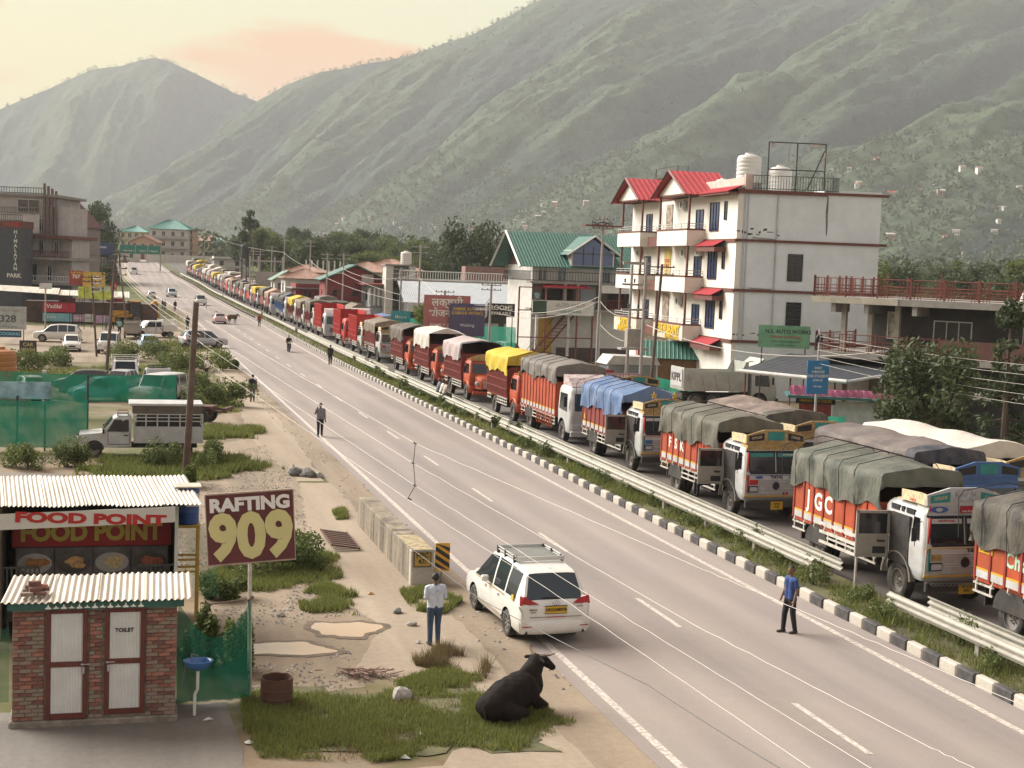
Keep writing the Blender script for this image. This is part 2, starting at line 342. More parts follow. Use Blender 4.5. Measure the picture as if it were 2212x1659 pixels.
ribbon('shoulder', SL, 8.3, 9.6, .008, M_SAND)
ribbon('carriageway', list(np.arange(8, 560, 4.0)), 21.0, 31.2, .012, M_ROAD2, 3)
ribbon('roadside', list(np.arange(8, 560, 4.0)), 31.2, 38.5, .008, M_SAND, 2)
ribbon('median', list(np.arange(8, 560, 4.0)), 18.8, 21.0, .10, mat('median_soil', (.085, .08, .035), .95, 0, .5, .8, .5, 8))
def worn_paint(name):
 m, nt, N, L, B = new_mat(name); tc = N.new('ShaderNodeTexCoord')
 n = N.new('ShaderNodeTexNoise'); n.inputs['Scale'].default_value = 9; n.inputs['Detail'].default_value = 8; n.inputs['Roughness'].default_value = .75; L.new(tc.outputs['Object'], n.inputs[0])
 r = N.new('ShaderNodeValToRGB'); L.new(n.outputs[0], r.inputs[0]); r.color_ramp.elements[0].position = .38; r.color_ramp.elements[1].position = .58
 r.color_ramp.elements[0].color = (.26, .21, .18, 1); r.color_ramp.elements[1].color = (.55, .50, .44, 1)
 L.new(r.outputs[0], B.inputs['Base Color']); B.inputs['Roughness'].default_value = .75; return m
M_PAINT = worn_paint('worn_road_paint')
def marking(s0, s1, t0, t1, name='road_marking', step=4.0):
 ss = list(np.arange(s0, s1, step)) + [s1]
 return ribbon(name, ss, t0, t1, .017, M_PAINT)
marking(8, 560, 9.93, 10.11, 'edge_line'); marking(8, 560, 17.62, 17.80, 'edge_line')
for k in range(-2, 44):
 s0 = 23.5 + 9.55 * k
 if s0 < 9: continue
 marking(s0, s0 + 3.2, 13.82, 13.96, 'lane_dash', 1.6)

kerb = structure(bpy.data.objects.new('kerb', None)); col.objects.link(kerb)
KW = mat('kerb_white_paint', (.47, .43, .37), .8, 0, .2, 3, .3, 20, dirt=.85, dirtc=(.25, .21, .17), dscale=2.5)
KB = mat('kerb_black_paint', (.045, .043, .045), .8, 0, .3, 3, .3, 20, dirt=.6, dirtc=(.17, .14, .12), dscale=2.5)
kme = []
for m_ in (KW, KB):
 for v in range(4):
  b = MB(); rr = random.Random(v); j = lambda: rr.uniform(-.012, .012)
  b.bev(-.10 + j(), .10 + j(), -.352 + abs(j()), .352 - abs(j()), -.1, .27 + j(), .035, m_); kme.append(b.mesh('kerb_block'))
s_ = 14.0; k_ = 0
while s_ < 215:
 p = WR(s_, 18.74, .0); link('kerb_block', kme[(k_ % 2) * 4 + random.randrange(4)], kerb, p, heading(s_, 18.7) + random.uniform(-.012, .012)); s_ += .72; k_ += 1
fb = MB()
while s_ < 420:
 p = WR(s_, 18.74); fb.box(p.x - .1, p.x + .1, p.y - .36, p.y + .36, p.z - .1, p.z + .27, KW if k_ % 2 else KB); s_ += .72; k_ += 1
stuff(fb.build('kerb_block', None, kerb))

# ------------------------------------------------------------------ mountains
def mountain_mat(name, forest, grass, rock):
 m, nt, N, L, B = new_mat(name); tc = N.new('ShaderNodeTexCoord'); P = tc.outputs['Object']
 def noise(sc_, d=8, r=.62, v=None):
  n = N.new('ShaderNodeTexNoise'); n.inputs['Scale'].default_value = sc_; n.inputs['Detail'].default_value = d; n.inputs['Roughness'].default_value = r; L.new(v or P, n.inputs[0]); return n.outputs[0]
 def mixc(f, a, b):
  x = N.new('ShaderNodeMix'); x.data_type = 'RGBA'; L.new(f, x.inputs[0])
  for s_, i in ((a, 6), (b, 7)):
   if isinstance(s_, tuple): x.inputs[i].default_value = s_ + (1,)
   else: L.new(s_, x.inputs[i])
  return x.outputs[2]
 def ramp(src, p0, p1, c0=0., c1=1.):
  r = N.new('ShaderNodeValToRGB'); L.new(src, r.inputs[0]); r.color_ramp.elements[0].position = p0; r.color_ramp.elements[1].position = p1
  r.color_ramp.elements[0].color = (c0, c0, c0, 1); r.color_ramp.elements[1].color = (c1, c1, c1, 1); return r.outputs[0]
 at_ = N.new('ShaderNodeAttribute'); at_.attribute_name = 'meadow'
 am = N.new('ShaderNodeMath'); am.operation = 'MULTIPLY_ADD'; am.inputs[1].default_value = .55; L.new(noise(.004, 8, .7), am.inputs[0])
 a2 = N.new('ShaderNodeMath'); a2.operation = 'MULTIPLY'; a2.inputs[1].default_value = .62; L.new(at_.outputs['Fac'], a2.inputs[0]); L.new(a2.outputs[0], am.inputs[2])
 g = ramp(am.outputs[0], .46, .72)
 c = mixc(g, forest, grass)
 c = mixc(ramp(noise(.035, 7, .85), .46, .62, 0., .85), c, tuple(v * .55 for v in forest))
 c = mixc(ramp(noise(.012, 8, .75), .66, .74, 0., .7), c, rock)
 L.new(c, B.inputs['Base Color']); B.inputs['Roughness'].default_value = .95; B.inputs['Specular IOR Level'].default_value = .1
 bp = N.new('ShaderNodeBump'); bp.inputs['Strength'].default_value = .8; bp.inputs['Distance'].default_value = 14; L.new(noise(.03, 6, .75), bp.inputs['Height']); L.new(bp.outputs[0], B.inputs['Normal'])
 return m
def resample(pts, n):
 P = np.array([tuple(p) for p in pts]); d = np.r_[0, np.cumsum(np.hypot(np.diff(P[:, 0]), np.diff(P[:, 1])))]; q = np.linspace(0, d[-1], n)
 return np.stack([np.interp(q, d, P[:, i]) for i in range(3)], 1), q
def massif(name, ridge, foot, nu, nv, m, amp, spur, lean, seed, prof=1.2, back=1500):
 """a mountain flank lofted from its foot line to its crest line, with spurs running down it, and its far side"""
 Rg, q = resample(ridge, nu); Ft, _ = resample(foot, nu)
 cum = np.r_[0, np.cumsum(np.linalg.norm(np.diff(Rg[:, :2], axis=0), axis=1))]
 v = np.linspace(0, 1, nv)[:, None]; u = cum[None, :]
 X = Ft[:, 0] + (Rg[:, 0] - Ft[:, 0]) * v; Y = Ft[:, 1] + (Rg[:, 1] - Ft[:, 1]) * v
 h = v ** prof; Z = Ft[:, 2] + (Rg[:, 2] - Ft[:, 2]) * h
 env = np.clip(v * 2.2, 0, 1) * np.clip((1 - v) * 4.0, 0, 1)
 tot = np.zeros_like(X); A = 1.0; wl = spur
 for o in range(5):
  wob = (fbm(X / (wl * 1.4) + seed * 3.1 + o * 7, Y / (wl * 1.4) + o, 3) - .5) * 1.3
  qq = (u + lean * (1 - v) * 1000) / wl + wob * (.9 if o < 2 else .7) + o * .37 + seed
  tri = 1 - np.abs(2 * (qq - np.floor(qq)) - 1)
  tot += A * (np.power(tri, .85) - .5); A *= .44; wl *= .47
 e2 = env if amp < 200 else env
 Zr = Z + amp * tot * (env * .9 + .04 * v)
 nz = (fbm(X / 70 + seed, Y / 70, 6, .62) - .5)
 Zr = Zr + nz * amp * .22 * np.clip(v * 4, 0, 1) * (0.08 + .92 * env)
 Zr[0] = Z[0] - 40
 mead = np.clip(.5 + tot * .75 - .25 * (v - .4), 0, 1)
 k = 14; bv = np.linspace(1 / k, 1, k)[:, None]
 nrm = np.stack([Rg[:, 0] - Ft[:, 0], Rg[:, 1] - Ft[:, 1]], 1); nrm /= np.linalg.norm(nrm, axis=1)[:, None]
 X2 = Rg[:, 0] + nrm[:, 0] * back * bv; Y2 = Rg[:, 1] + nrm[:, 1] * back * bv; Z2 = Zr[-1] * (1 - bv) + (fbm(X2 / 200, Y2 / 200, 4) - .5) * 120 * (1 - bv) * bv * 4 - 10 * bv
 V = np.stack([np.vstack([X, X2]).ravel(), np.vstack([Y, Y2]).ravel(), np.vstack([Zr, Z2]).ravel()], 1)
 n_ = nv + k; ii = np.arange((n_ - 1) * nu).reshape(n_ - 1, nu)[:, :-1].ravel()
 me = np_mesh(name, V, np.stack([ii, ii + 1, ii + nu + 1, ii + nu], 1), m, True)
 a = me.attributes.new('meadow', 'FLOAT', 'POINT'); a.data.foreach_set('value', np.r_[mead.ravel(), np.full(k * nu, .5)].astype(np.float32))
 o = structure(link(name, me)); return o, V.reshape(n_, nu, 3)
def rp(l): return [tuple(at(x, y, d)) for (x, y, d) in l]
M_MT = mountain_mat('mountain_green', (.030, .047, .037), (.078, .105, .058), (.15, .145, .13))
left_ridge = rp([(-420, 330, 4480), (-200, 300, 4480), (0, 236, 4480), (60, 212, 4480), (120, 186, 4480), (200, 152, 4520), (262, 144, 4560), (300, 133, 4560), (335, 126, 4560), (365, 134, 4560), (395, 148, 4560), (440, 168, 4600), (500, 196, 4640), (545, 214, 4640), (620, 250, 4680), (760, 320, 4720), (900, 380, 4800), (1100, 430, 4960)])
left_foot = [(at(-300, 540, 3200).x, 3200, 9), (at(60, 540, 3300).x, 3300, 9), (at(300, 540, 3400).x, 3400, 9), (at(600, 540, 4000).x, 4000, 9), (at(1100, 560, 4300).x, 4300, 9)]
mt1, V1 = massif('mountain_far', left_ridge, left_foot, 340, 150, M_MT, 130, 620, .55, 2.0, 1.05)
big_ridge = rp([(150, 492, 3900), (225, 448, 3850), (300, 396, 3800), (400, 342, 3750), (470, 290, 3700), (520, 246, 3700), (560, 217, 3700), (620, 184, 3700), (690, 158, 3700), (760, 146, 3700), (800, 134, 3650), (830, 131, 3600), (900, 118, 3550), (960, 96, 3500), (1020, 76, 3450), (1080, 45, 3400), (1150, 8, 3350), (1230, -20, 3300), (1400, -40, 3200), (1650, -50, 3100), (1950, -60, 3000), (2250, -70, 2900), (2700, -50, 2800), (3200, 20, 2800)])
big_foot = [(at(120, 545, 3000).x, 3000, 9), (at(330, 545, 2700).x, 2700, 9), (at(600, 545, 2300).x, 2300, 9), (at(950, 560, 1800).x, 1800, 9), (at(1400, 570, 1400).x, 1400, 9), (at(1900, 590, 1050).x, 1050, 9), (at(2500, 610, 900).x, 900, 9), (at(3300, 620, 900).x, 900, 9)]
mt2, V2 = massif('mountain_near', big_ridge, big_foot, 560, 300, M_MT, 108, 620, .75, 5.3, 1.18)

def haze():
 m = bpy.data.materials.new('valley_haze'); m.use_nodes = True; nt = m.node_tree; N = nt.nodes; L = nt.links
 for n in list(N): N.remove(n)
 out = N.new('ShaderNodeOutputMaterial'); pv = N.new('ShaderNodeVolumePrincipled'); pv.inputs['Density'].default_value = HAZE; pv.inputs['Color'].default_value = (.84, .87, .88, 1); pv.inputs['Anisotropy'].default_value = .0
 L.new(pv.outputs[0], out.inputs['Volume'])
 b = MB().box(-15000, 15000, -2000, 15500, -42, 700)
 o = stuff(b.build('haze', m))
 o['label'] = 'pale evening haze filling the valley air'
HAZE = 1.5e-4
haze()
# ------------------------------------------------------------------ grass, bushes, trees (helpers)
def g(px, py, z=0.0):
 d = ray(px, py); k = (z - CAM_H) / d.z; return Vector((d.x * k, d.y * k, z))
def inpoly(x, y, poly):
 r = np.zeros(len(x), bool); n = len(poly); j = n - 1
 for i in range(n):
  xi, yi = poly[i][:2]; xj, yj = poly[j][:2]
  c = ((yi > y) != (yj > y)) & (x < (xj - xi) * (y - yi) / (yj - yi + 1e-12) + xi); r ^= c; j = i
 return r
M_GRASS = leaf_mat('grass_blades', (.075, .10, .022), (.27, .28, .085), .35)
M_GRASSD = leaf_mat('dry_grass', (.10, .075, .03), (.26, .20, .10), .2)
M_LEAF = leaf_mat('bush_leaves', (.045, .072, .020), (.20, .23, .075), .3)
M_LEAFD = leaf_mat('dark_tree_leaves', (.026, .042, .020), (.105, .13, .055), .25)
M_LEAFY = leaf_mat('light_tree_leaves', (.05, .085, .015), (.19, .22, .05), .3)
M_BARK = mat('bark', (.10, .075, .055), .95, 0, .4, 3, .5, 12)
M_STEM = mat('green_stem', (.06, .08, .03), .9)
def blades(name, poly, n, h=(.05, .16), w=.012, m=None, z=0.0, dens=1.1, thr=.42, seed=1, parent=None, zf=None, fade=.9):
 rg = np.random.default_rng(seed); P = np.array([p[:2] for p in poly]); lo, hi = P.min(0), P.max(0)
 x = rg.uniform(lo[0], hi[0], n * 3); y = rg.uniform(lo[1], hi[1], n * 3)
 k = inpoly(x, y, P); x = x[k]; y = y[k]; ed = np.full(len(x), 9.0)
 for a, b in zip(P, np.roll(P, -1, 0)): d = b - a; u = np.clip(((x - a[0]) * d[0] + (y - a[1]) * d[1]) / (d @ d + 1e-9), 0, 1); ed = np.minimum(ed, np.hypot(x - a[0] - u * d[0], y - a[1] - u * d[1]))
 k = fbm(x * dens + seed, y * dens, 4) + rg.uniform(-.14, .14, len(x)) > thr + .22 * np.clip(1 - ed / fade, 0, 1); x = x[k][:n]; y = y[k][:n]; n = len(x)
 a = rg.uniform(0, 6.283, n); hh = rg.uniform(h[0], h[1], n) * (.6 + .8 * fbm(x * .8, y * .8 + seed, 3)); ww = w * rg.uniform(.6, 1.4, n); b = rg.uniform(.1, .7, n) * hh; ba = rg.uniform(0, 6.283, n)
 z0 = np.full(n, z) if zf is None else zf(x, y)
 V = np.empty((n, 3, 3)); V[:, 0] = np.stack([x - ww * np.cos(a), y - ww * np.sin(a), z0], 1); V[:, 1] = np.stack([x + ww * np.cos(a), y + ww * np.sin(a), z0], 1)
 V[:, 2] = np.stack([x + b * np.cos(ba), y + b * np.sin(ba), z0 + hh], 1)
 me = np_mesh(name, V.reshape(-1, 3), np.arange(n * 3).reshape(n, 3), m or M_GRASS)
 return stuff(link(name, me, parent))
def leaf_cloud(C, size, rg, jitter=1.0, up=.35):
 """one bent leaf (two triangles folded on the midrib) at every centre"""
 n = len(C); d = rg.normal(size=(n, 3)); d[:, 2] += up; d /= np.linalg.norm(d, axis=1)[:, None]
 t = rg.normal(size=(n, 3)); t -= d * (t * d).sum(1)[:, None]; t /= np.linalg.norm(t, axis=1)[:, None]; b = np.cross(d, t)
 s = (size * rg.uniform(.6, 1.35, n))[:, None]
 V = np.empty((n, 4, 3)); V[:, 0] = C - t * s; V[:, 1] = C + b * s * .42 + d * s * .12; V[:, 2] = C + t * s; V[:, 3] = C - b * s * .42 + d * s * .12
 return V.reshape(-1, 3), np.arange(n * 4).reshape(n, 4)
def bush_mesh(name, rx, ry, h, n, size, m, seed, lumps=9):
 rg = np.random.default_rng(seed); cen = []
 for i in range(lumps):
  a = rg.uniform(0, 6.283); q = math.sqrt(rg.uniform(0, .8)); cen.append((rx * q * math.cos(a), ry * q * math.sin(a), h * rg.uniform(.25, .72), rg.uniform(.25, .5)))
 C = []
 for i in range(n):
  c = cen[rg.integers(lumps)]; v = rg.normal(size=3); v /= np.linalg.norm(v); q = rg.uniform(.35, 1) ** .6
  p = np.array([c[0] + v[0] * rx * c[3] * q, c[1] + v[1] * ry * c[3] * q, c[2] + v[2] * h * c[3] * q * 1.1]); C.append((p[0], p[1], max(.03, p[2])))
 V, Fq = leaf_cloud(np.array(C), size, rg); return np_mesh(name, V, Fq, m)
BUSH = {}
def bush(label, loc, rx, ry, h, n=1200, size=.07, m=None, seed=0, name='bush', group=None, cat='bush'):
 o = thing(name, label, cat, loc, random.uniform(0, 6), group)
 key = (round(rx / h, 1), n, size, (m or M_LEAF).name, seed)
 link('foliage', bush_mesh('foliage', rx, ry, h, n, size, m or M_LEAF, seed), o)
 b = MB(); rr = random.Random(seed)
 for k in range(7):
  a = rr.uniform(0, 6.28); q = rr.uniform(.1, .7); b.tube((0, 0, -.03), (rx * q * math.cos(a), ry * q * math.sin(a), h * rr.uniform(.5, .95)), .012 + .006 * h, .004, 4)
 b.build('stem', M_STEM, o); return o
TREE_ME = {}
def tree_meshes(kind, seed):
 key = (kind, seed)
 if key in TREE_ME: return TREE_ME[key]
 rg = np.random.default_rng(seed * 13 + len(kind)); rr = random.Random(seed)
 tb = MB(); H = 1.0; lumps = []
 if kind == 'round':
  tb.tube((0, 0, -.03), (.01, 0, .28), .035, .026, 7); 
  for k in range(9):
   a = rr.uniform(0, 6.28); p = (.33 * math.cos(a) * rr.uniform(.4, 1), .33 * math.sin(a) * rr.uniform(.4, 1), rr.uniform(.42, .88)); tb.tube((.01, 0, rr.uniform(.2, .34)), p, .016, .005, 5); lumps.append((*p, rr.uniform(.13, .22)))
  for k in range(26):
   a = rr.uniform(0, 6.28); q = math.sqrt(rr.uniform(.05, 1)); z = rr.uniform(.26, .9); w = math.sin(math.pi * min(1, max(0, (z - .12) / .9))) ** .6
   lumps.append((.40 * q * w * math.cos(a), .40 * q * w * math.sin(a), z, rr.uniform(.09, .17)))
  n, size = 5600, .024
 elif kind == 'tall':            # deodar / poplar like narrow
  tb.tube((0, 0, -.03), (0, 0, .9), .028, .006, 6)
  for k in range(40):
   z = rr.uniform(.12, .98); w = .20 * (1.02 - z) ** .7 + .02; a = rr.uniform(0, 6.28); p = (w * math.cos(a), w * math.sin(a), z - .03); tb.tube((0, 0, z), p, .006, .003, 4); lumps.append((p[0] * .8, p[1] * .8, p[2], rr.uniform(.04, .085)))
  n, size = 2200, .022
 else:                            # open eucalyptus: bare trunk, separate clumps
  tb.tube((0, 0, -.03), (.02, 0, .55), .02, .014, 6); tb.tube((.02, 0, .55), (0, 0, .93), .014, .005, 6)
  for k in range(13):
   z = rr.uniform(.40, .98); a = rr.uniform(0, 6.28); w = rr.uniform(.06, .24) * (1.25 - z); p = (w * math.cos(a), w * math.sin(a), z); tb.tube((.01, 0, z - .14), p, .008, .004, 4); lumps.append((*p, rr.uniform(.05, .10)))
  n, size = 1900, .020
 C = np.empty((n, 3)); L_ = np.array(lumps); wgt = L_[:, 3] ** 2; idx = rg.choice(len(L_), n, p=wgt / wgt.sum())
 v = rg.normal(size=(n, 3)); v /= np.linalg.norm(v, axis=1)[:, None]; q = rg.uniform(.2, 1, n) ** .5
 C = L_[idx, :3] + v * (L_[idx, 3] * q)[:, None] * np.array([1, 1, .85])
 V, Fq = leaf_cloud(C, size, rg)
 TREE_ME[key] = (tb.mesh('trunk', M_BARK), {}, V, Fq); return TREE_ME[key]
def tree(label, loc, h, w=1.0, kind='round', seed=0, m=None, name='tree', group=None):
 m = m or M_LEAFD; t = tree_meshes(kind, seed)
 if m.name not in t[1]: t[1][m.name] = np_mesh('crown', t[2], t[3], m)
 o = thing(name, label, 'tree', loc, random.uniform(0, 6.28), group); o.scale = (h * w, h * w, h)
 link('trunk', t[0], o); link('crown', t[1][m.name], o); return o
# ------------------------------------------------------------------ near left: ground sheets
def sheet(name, poly, z, m):
 vs = [(p[0], p[1], z) for p in poly]; me = MB().add(vs, [tuple(range(len(vs)))], m).mesh(name)
 bm = bmesh.new(); bm.from_mesh(me); bmesh.ops.triangulate(bm, faces=bm.faces[:]); bmesh.ops.recalc_face_normals(bm, faces=bm.faces[:])
 if bm.faces and bm.faces[0].normal.z < 0: bmesh.ops.reverse_faces(bm, faces=bm.faces[:])
 bm.to_mesh(me); bm.free(); return structure(link(name, me))
def ragged(pts, amp=.15, seg=.5, seed=1):
 rr = random.Random(seed); out = []
 for a, b in zip(pts, pts[1:] + pts[:1]):
  a = Vector(a[:2]); b = Vector(b[:2]); n = max(1, int((b - a).length / seg))
  for k in range(n): p = a.lerp(b, k / n); out.append((p.x + rr.uniform(-amp, amp), p.y + rr.uniform(-amp, amp)))
 return out
M_APRON = road_mat('grey_apron_concrete', (.235, .215, .19), (.165, .15, .135), (.30, .26, .215), .5)
sheet('footpath', ragged([W(18, 5.6), W(18, 8.4), W(57, 8.5), W(57, 7.2), W(47, 6.2), W(38, 5.9), W(34, 6.4), W(30.5, 5.2), W(27.2, 8.0), W(26.0, 7.6), W(25, 6.2), W(22.5, 4.8)], .10, .6, 3), .010, M_CONC)
sheet('footpath', ragged([W(57.5, 7.2), W(57.5, 8.3), W(82, 8.9), W(100, 8.9), W(100, 7.2), W(84, 7.0), W(72, 6.4)], .12, .8, 4), .010, M_CONC)
sheet('footpath', ragged([W(103, 7.3), W(103, 9.2), W(136, 9.2), W(136, 7.6)], .15, 1, 5), .012, M_CONC)
sheet('concrete_apron', ragged([W(14, -8), W(14, 2.4), W(24.0, 2.35), W(27.9, 2.3), W(28.6, 2.2), W(28.6, -8)], .06, .5, 5), .009, M_APRON)
sheet('concrete_apron', ragged([W(24.1, 2.4), W(24.3, 6.3), W(14, 6.2), W(14, 2.5)], .08, .4, 6), .008, M_CONC)
sheet('concrete_pad', ragged([W(56.3, -14), W(56.3, -1.9), W(59.6, -2.0), W(60.2, -14)], .05, .6, 7), .03, M_APRON)
M_CLAY = road_mat('packed_gravel', (.34, .265, .185), (.20, .155, .11), (.42, .34, .25), .6)
sheet('gravel_yard', ragged([W(29, 2.5), W(29.2, 5.2), W(33, 6.3), W(38, 5.8), W(40, 4.0), W(38, 2.6), W(33, 2.2)], .2, .5, 8), .006, M_CLAY)
sheet('dirt_yard', ragged([W(41.5, 1.2), W(42, 6.3), W(48, 6.4), W(57, 7.4), W(69, 8.4), W(72, 6.4), W(66, 3.5), W(56, 2), W(50, 0)], .3, .8, 9), .005, M_SAND)
sheet('dirt_yard', ragged([W(74, 3.5), W(73, 7.5), W(82, 7.2), W(84, 4)], .3, .8, 10), .005, M_SAND)
sheet('dirt_yard', ragged([W(120, -14), W(121, 1), W(130, 7.5), W(140, 9.2), W(168, 9.2), W(176, 2), W(178, -16), W(140, -18)], .4, 1.5, 11), .005, M_SAND)
def water_mat():
 m, nt, N, L, B = new_mat('muddy_water'); B.inputs['Base Color'].default_value = (.40, .29, .19, 1); B.inputs['Roughness'].default_value = .04; B.inputs['Specular IOR Level'].default_value = .6; return m
M_WATER = water_mat()
def blob(cx, cy, rx, ry, seed, n=44, rot=0.0):
 rr = random.Random(seed); ph = [rr.uniform(0, 6.28) for _ in range(5)]; o = []
 for i in range(n):
  a = 6.2832 * i / n; k = 1 + .16 * math.sin(2 * a + ph[0]) + .13 * math.sin(3 * a + ph[1]) + .08 * math.sin(5 * a + ph[2]) + .05 * math.sin(9 * a + ph[3]) + rr.uniform(-.03, .03)
  x = rx * k * math.cos(a); y = ry * k * math.sin(a); o.append((cx + x * math.cos(rot) - y * math.sin(rot), cy + x * math.sin(rot) + y * math.cos(rot)))
 return o
for (c, rx, ry, sd) in ((g(610, 1403), 1.0, .62, 3), (g(748, 1360), .72, .78, 8)):
 sheet('puddle', blob(c.x, c.y, rx, ry, sd, rot=.1), .020, M_WATER)
 sheet('mud_rim', blob(c.x, c.y, rx * 1.22, ry * 1.3, sd, rot=.1), .016, mat('wet_mud', (.11, .078, .05), .6, 0, .35, 4, .4, 20))

# ------------------------------------------------------------------ toilet block
M_MORTAR = mat('mortar', (.23, .20, .17), .95, 0, .3, 5, .5, 25)
BR = [mat('brick_red', (.235, .10, .075), .9, 0, .3, 8, .5, 30, dirt=.45, dirtc=(.16, .10, .08), dscale=5), mat('brick_dark', (.17, .078, .062), .9, 0, .3, 8, .5, 30, dirt=.5, dirtc=(.13, .10, .08), dscale=5),
  mat('brick_pale', (.33, .14, .10), .9, 0, .3, 8, .5, 30, dirt=.5, dirtc=(.26, .20, .16), dscale=5), mat('brick_grey', (.25, .19, .15), .95, 0, .3, 8, .5, 30, dirt=.6, dirtc=(.20, .16, .12), dscale=5)]
def brick_mesh(l, h, m, seed):
 rr = random.Random(seed); b = MB(); j = lambda: rr.uniform(-.006, .006)
 b.bev(-l / 2 + j(), l / 2 + j(), -.012 + j(), .08, -h / 2 + j() * .6, h / 2 + j() * .6, .008, m); return b.mesh('brick')
BRM = [brick_mesh(.218, .064, BR[k % 4], k) for k in range(12)]; BRH = [brick_mesh(.10, .064, BR[k % 4], 40 + k) for k in range(8)]
TO = W(27.6, -.30); toilet = thing('toilet_block', 'small brick toilet block with two red-framed white doors and corrugated roof', 'toilet block', TO, RA)
b = MB().box(-1.5, 1.5, .02, 1.35, -.05, 2.26); b.build('wall', M_MORTAR, toilet)
MB().bev(-1.56, 1.55, -.05, 1.4, -.05, .13, .03).build('plinth', mat('rough_plinth', (.21, .18, .15), .95, 0, .4, 4, .6, 14), toilet)
rr = random.Random(5); row = 0; z = .175
while z < 2.24:
 for (a, e) in ((-1.5, -.925), (-.125, .145), (.925, 1.5)):
  x = a - (0 if row % 2 else .115)
  while x < e - .05:
   l0 = max(x, a); l1 = min(x + .232, e)
   if l1 - l0 > .07:
    lm = BRM if l1 - l0 > .17 else BRH; low = z < .75 and rr.random() < .55
    me = lm[(rr.randrange(len(lm) // 4) * 4 + 3)] if low or rr.random() < .10 else lm[rr.randrange(len(lm))]
    o = link('brick', me, toilet, ((l0 + l1) / 2, rr.uniform(-.006, .008), z), 0); o.scale = ((l1 - l0 - .014) / (.218 if lm is BRM else .10), 1, 1)
   x += .232
 z += .077; row += 1
M_DFR = mat('door_red_frame', (.115, .03, .022), .45, 0, .25, 4, .1, 20); M_DPAN = mat('door_white_sheet', (.62, .63, .62), .5, 0, .06, 2, dirt=.35, dirtc=(.42, .38, .32), dscale=1.5)
M_STEEL = mat('steel_bolt', (.45, .44, .42), .35, .9, .1)
def wavy_panel(x0, x1, z0, z1, y, n, a):
 P = []
 for k in range(n + 1):
  x = x0 + (x1 - x0) * k / n; P.append([(x, y - a * (1 if k % 4 in (1, 2) else 0), z0), (x, y - a * (1 if k % 4 in (1, 2) else 0), z1)])
 return MB().grid(P)
for (x0, x1, z0, z1, hx) in ((-.90, -.15, .15, 2.27, 1), (.165, .905, .20, 2.27, -1)):
 d = thing('door', None, None); del_keys = None; d.parent = toilet
 d['label'] = 'white sheet door marked TOILET' if x0 > 0 else 'white sheet door with hasp'
 fr = MB(); w = .085
 fr.bev(x0, x0 + w, -.055, .03, z0, z1, .008).bev(x1 - w, x1, -.055, .03, z0, z1, .008).box(x0 + w, x1 - w, -.05, .03, z1 - w, z1 - .002).box(x0 + w, x1 - w, -.05, .03, z0 + .002, z0 + .11)
 zm = z0 + (z1 - z0) * .475; fr.box(x0 + w, x1 - w, -.052, .03, zm, zm + .10); fr.build('door_frame', M_DFR, d)
 for (a, e) in ((z0 + .11, zm), (zm + .10, z1 - w)): wavy_panel(x0 + w, x1 - w, a, e, -.02, 44, .010).build('panel', M_DPAN, d)
 h = MB(); xb = x1 - .12 if hx > 0 else x0 + .02; h.tube((xb, -.085, zm + .05), (xb + .17, -.085, zm + .05), .011).box(xb + .02, xb + .05, -.09, -.05, zm + .03, zm + .07).box(xb + .03, xb + .075, -.088, -.06, zm - .13, zm + .0)
 h.build('handle', M_STEEL, d)
 if x0 > 0: text('TOILET', .105, mat('black_paint', (.02, .02, .02), .6), d, ((x0 + x1) / 2 - .01, -.034, 1.83), 0, .03, 1.0)
M_GRN = mat('green_paint_board', (.03, .115, .09), .5, 0, .25, 3, dirt=.3, dirtc=(.05, .06, .05))
MB().box(-1.58, 1.62, -.16, -.125, 2.29, 2.42).build('fascia_board', M_GRN, toilet)
orn = MB(); orn.add([(-.06, -.165, 0), (-.02, -.165, .025), (0, -.165, .085), (.02, -.165, .025), (.06, -.165, 0), (.045, -.165, -.02), (-.045, -.165, -.02)], [(6, 5, 4, 3, 2, 1, 0)])
om = orn.mesh('ornament', mat('white_gloss_paint', (.7, .7, .66), .5))
for k in range(13): o = link('ornament', om, toilet, (-.86 + k * .14, 0, 2.325), 0); o.scale = (1, 1, 1 if k % 2 == 0 else .6)
def rust_mat(name, c, r_c, stretch=(1, .15, 1)):
 return mat(name, c, .55, .15, .16, 2, .15, 20, dirt=.6, dirtc=r_c, dscale=1.4, stretch=stretch)
M_TIN = rust_mat('corrugated_tin', (.55, .50, .42), (.24, .16, .10))
def corrugated(x0, x1, y0, z0, y1, z1, wl, amp, skew0=0, skew1=0, sag=.01, seed=1, jag=.04):
 rr = random.Random(seed); n = int((x1 - x0) / wl * 6); P = []; off = 0
 for k in range(n + 1):
  x = x0 + (x1 - x0) * k / n
  if k % 40 == 0: off = rr.uniform(-jag, jag)
  c = amp * math.sin(k * math.pi / 3); r = []
  for q in range(5):
   u = q / 4; r.append((x + skew0 * (1 - u) + skew1 * u, y0 + (y1 - y0) * u + (off if q in (0, 4) else 0), z0 + (z1 - z0) * u + c + sag * math.sin(x * 2.3 + u * 4 + seed)))
  P.append(r)
 return MB().grid(P)
for k in range(4):
 x0 = -1.70 + k * .86; corrugated(x0, x0 + .90, -.27, 2.455 + .012 * (k % 2), 1.42, 2.60 + .012 * (k % 2), .115, .022, 0, .12 if k == 0 else .04, .008, k).build('roof_sheet', M_TIN, toilet, smooth=True)
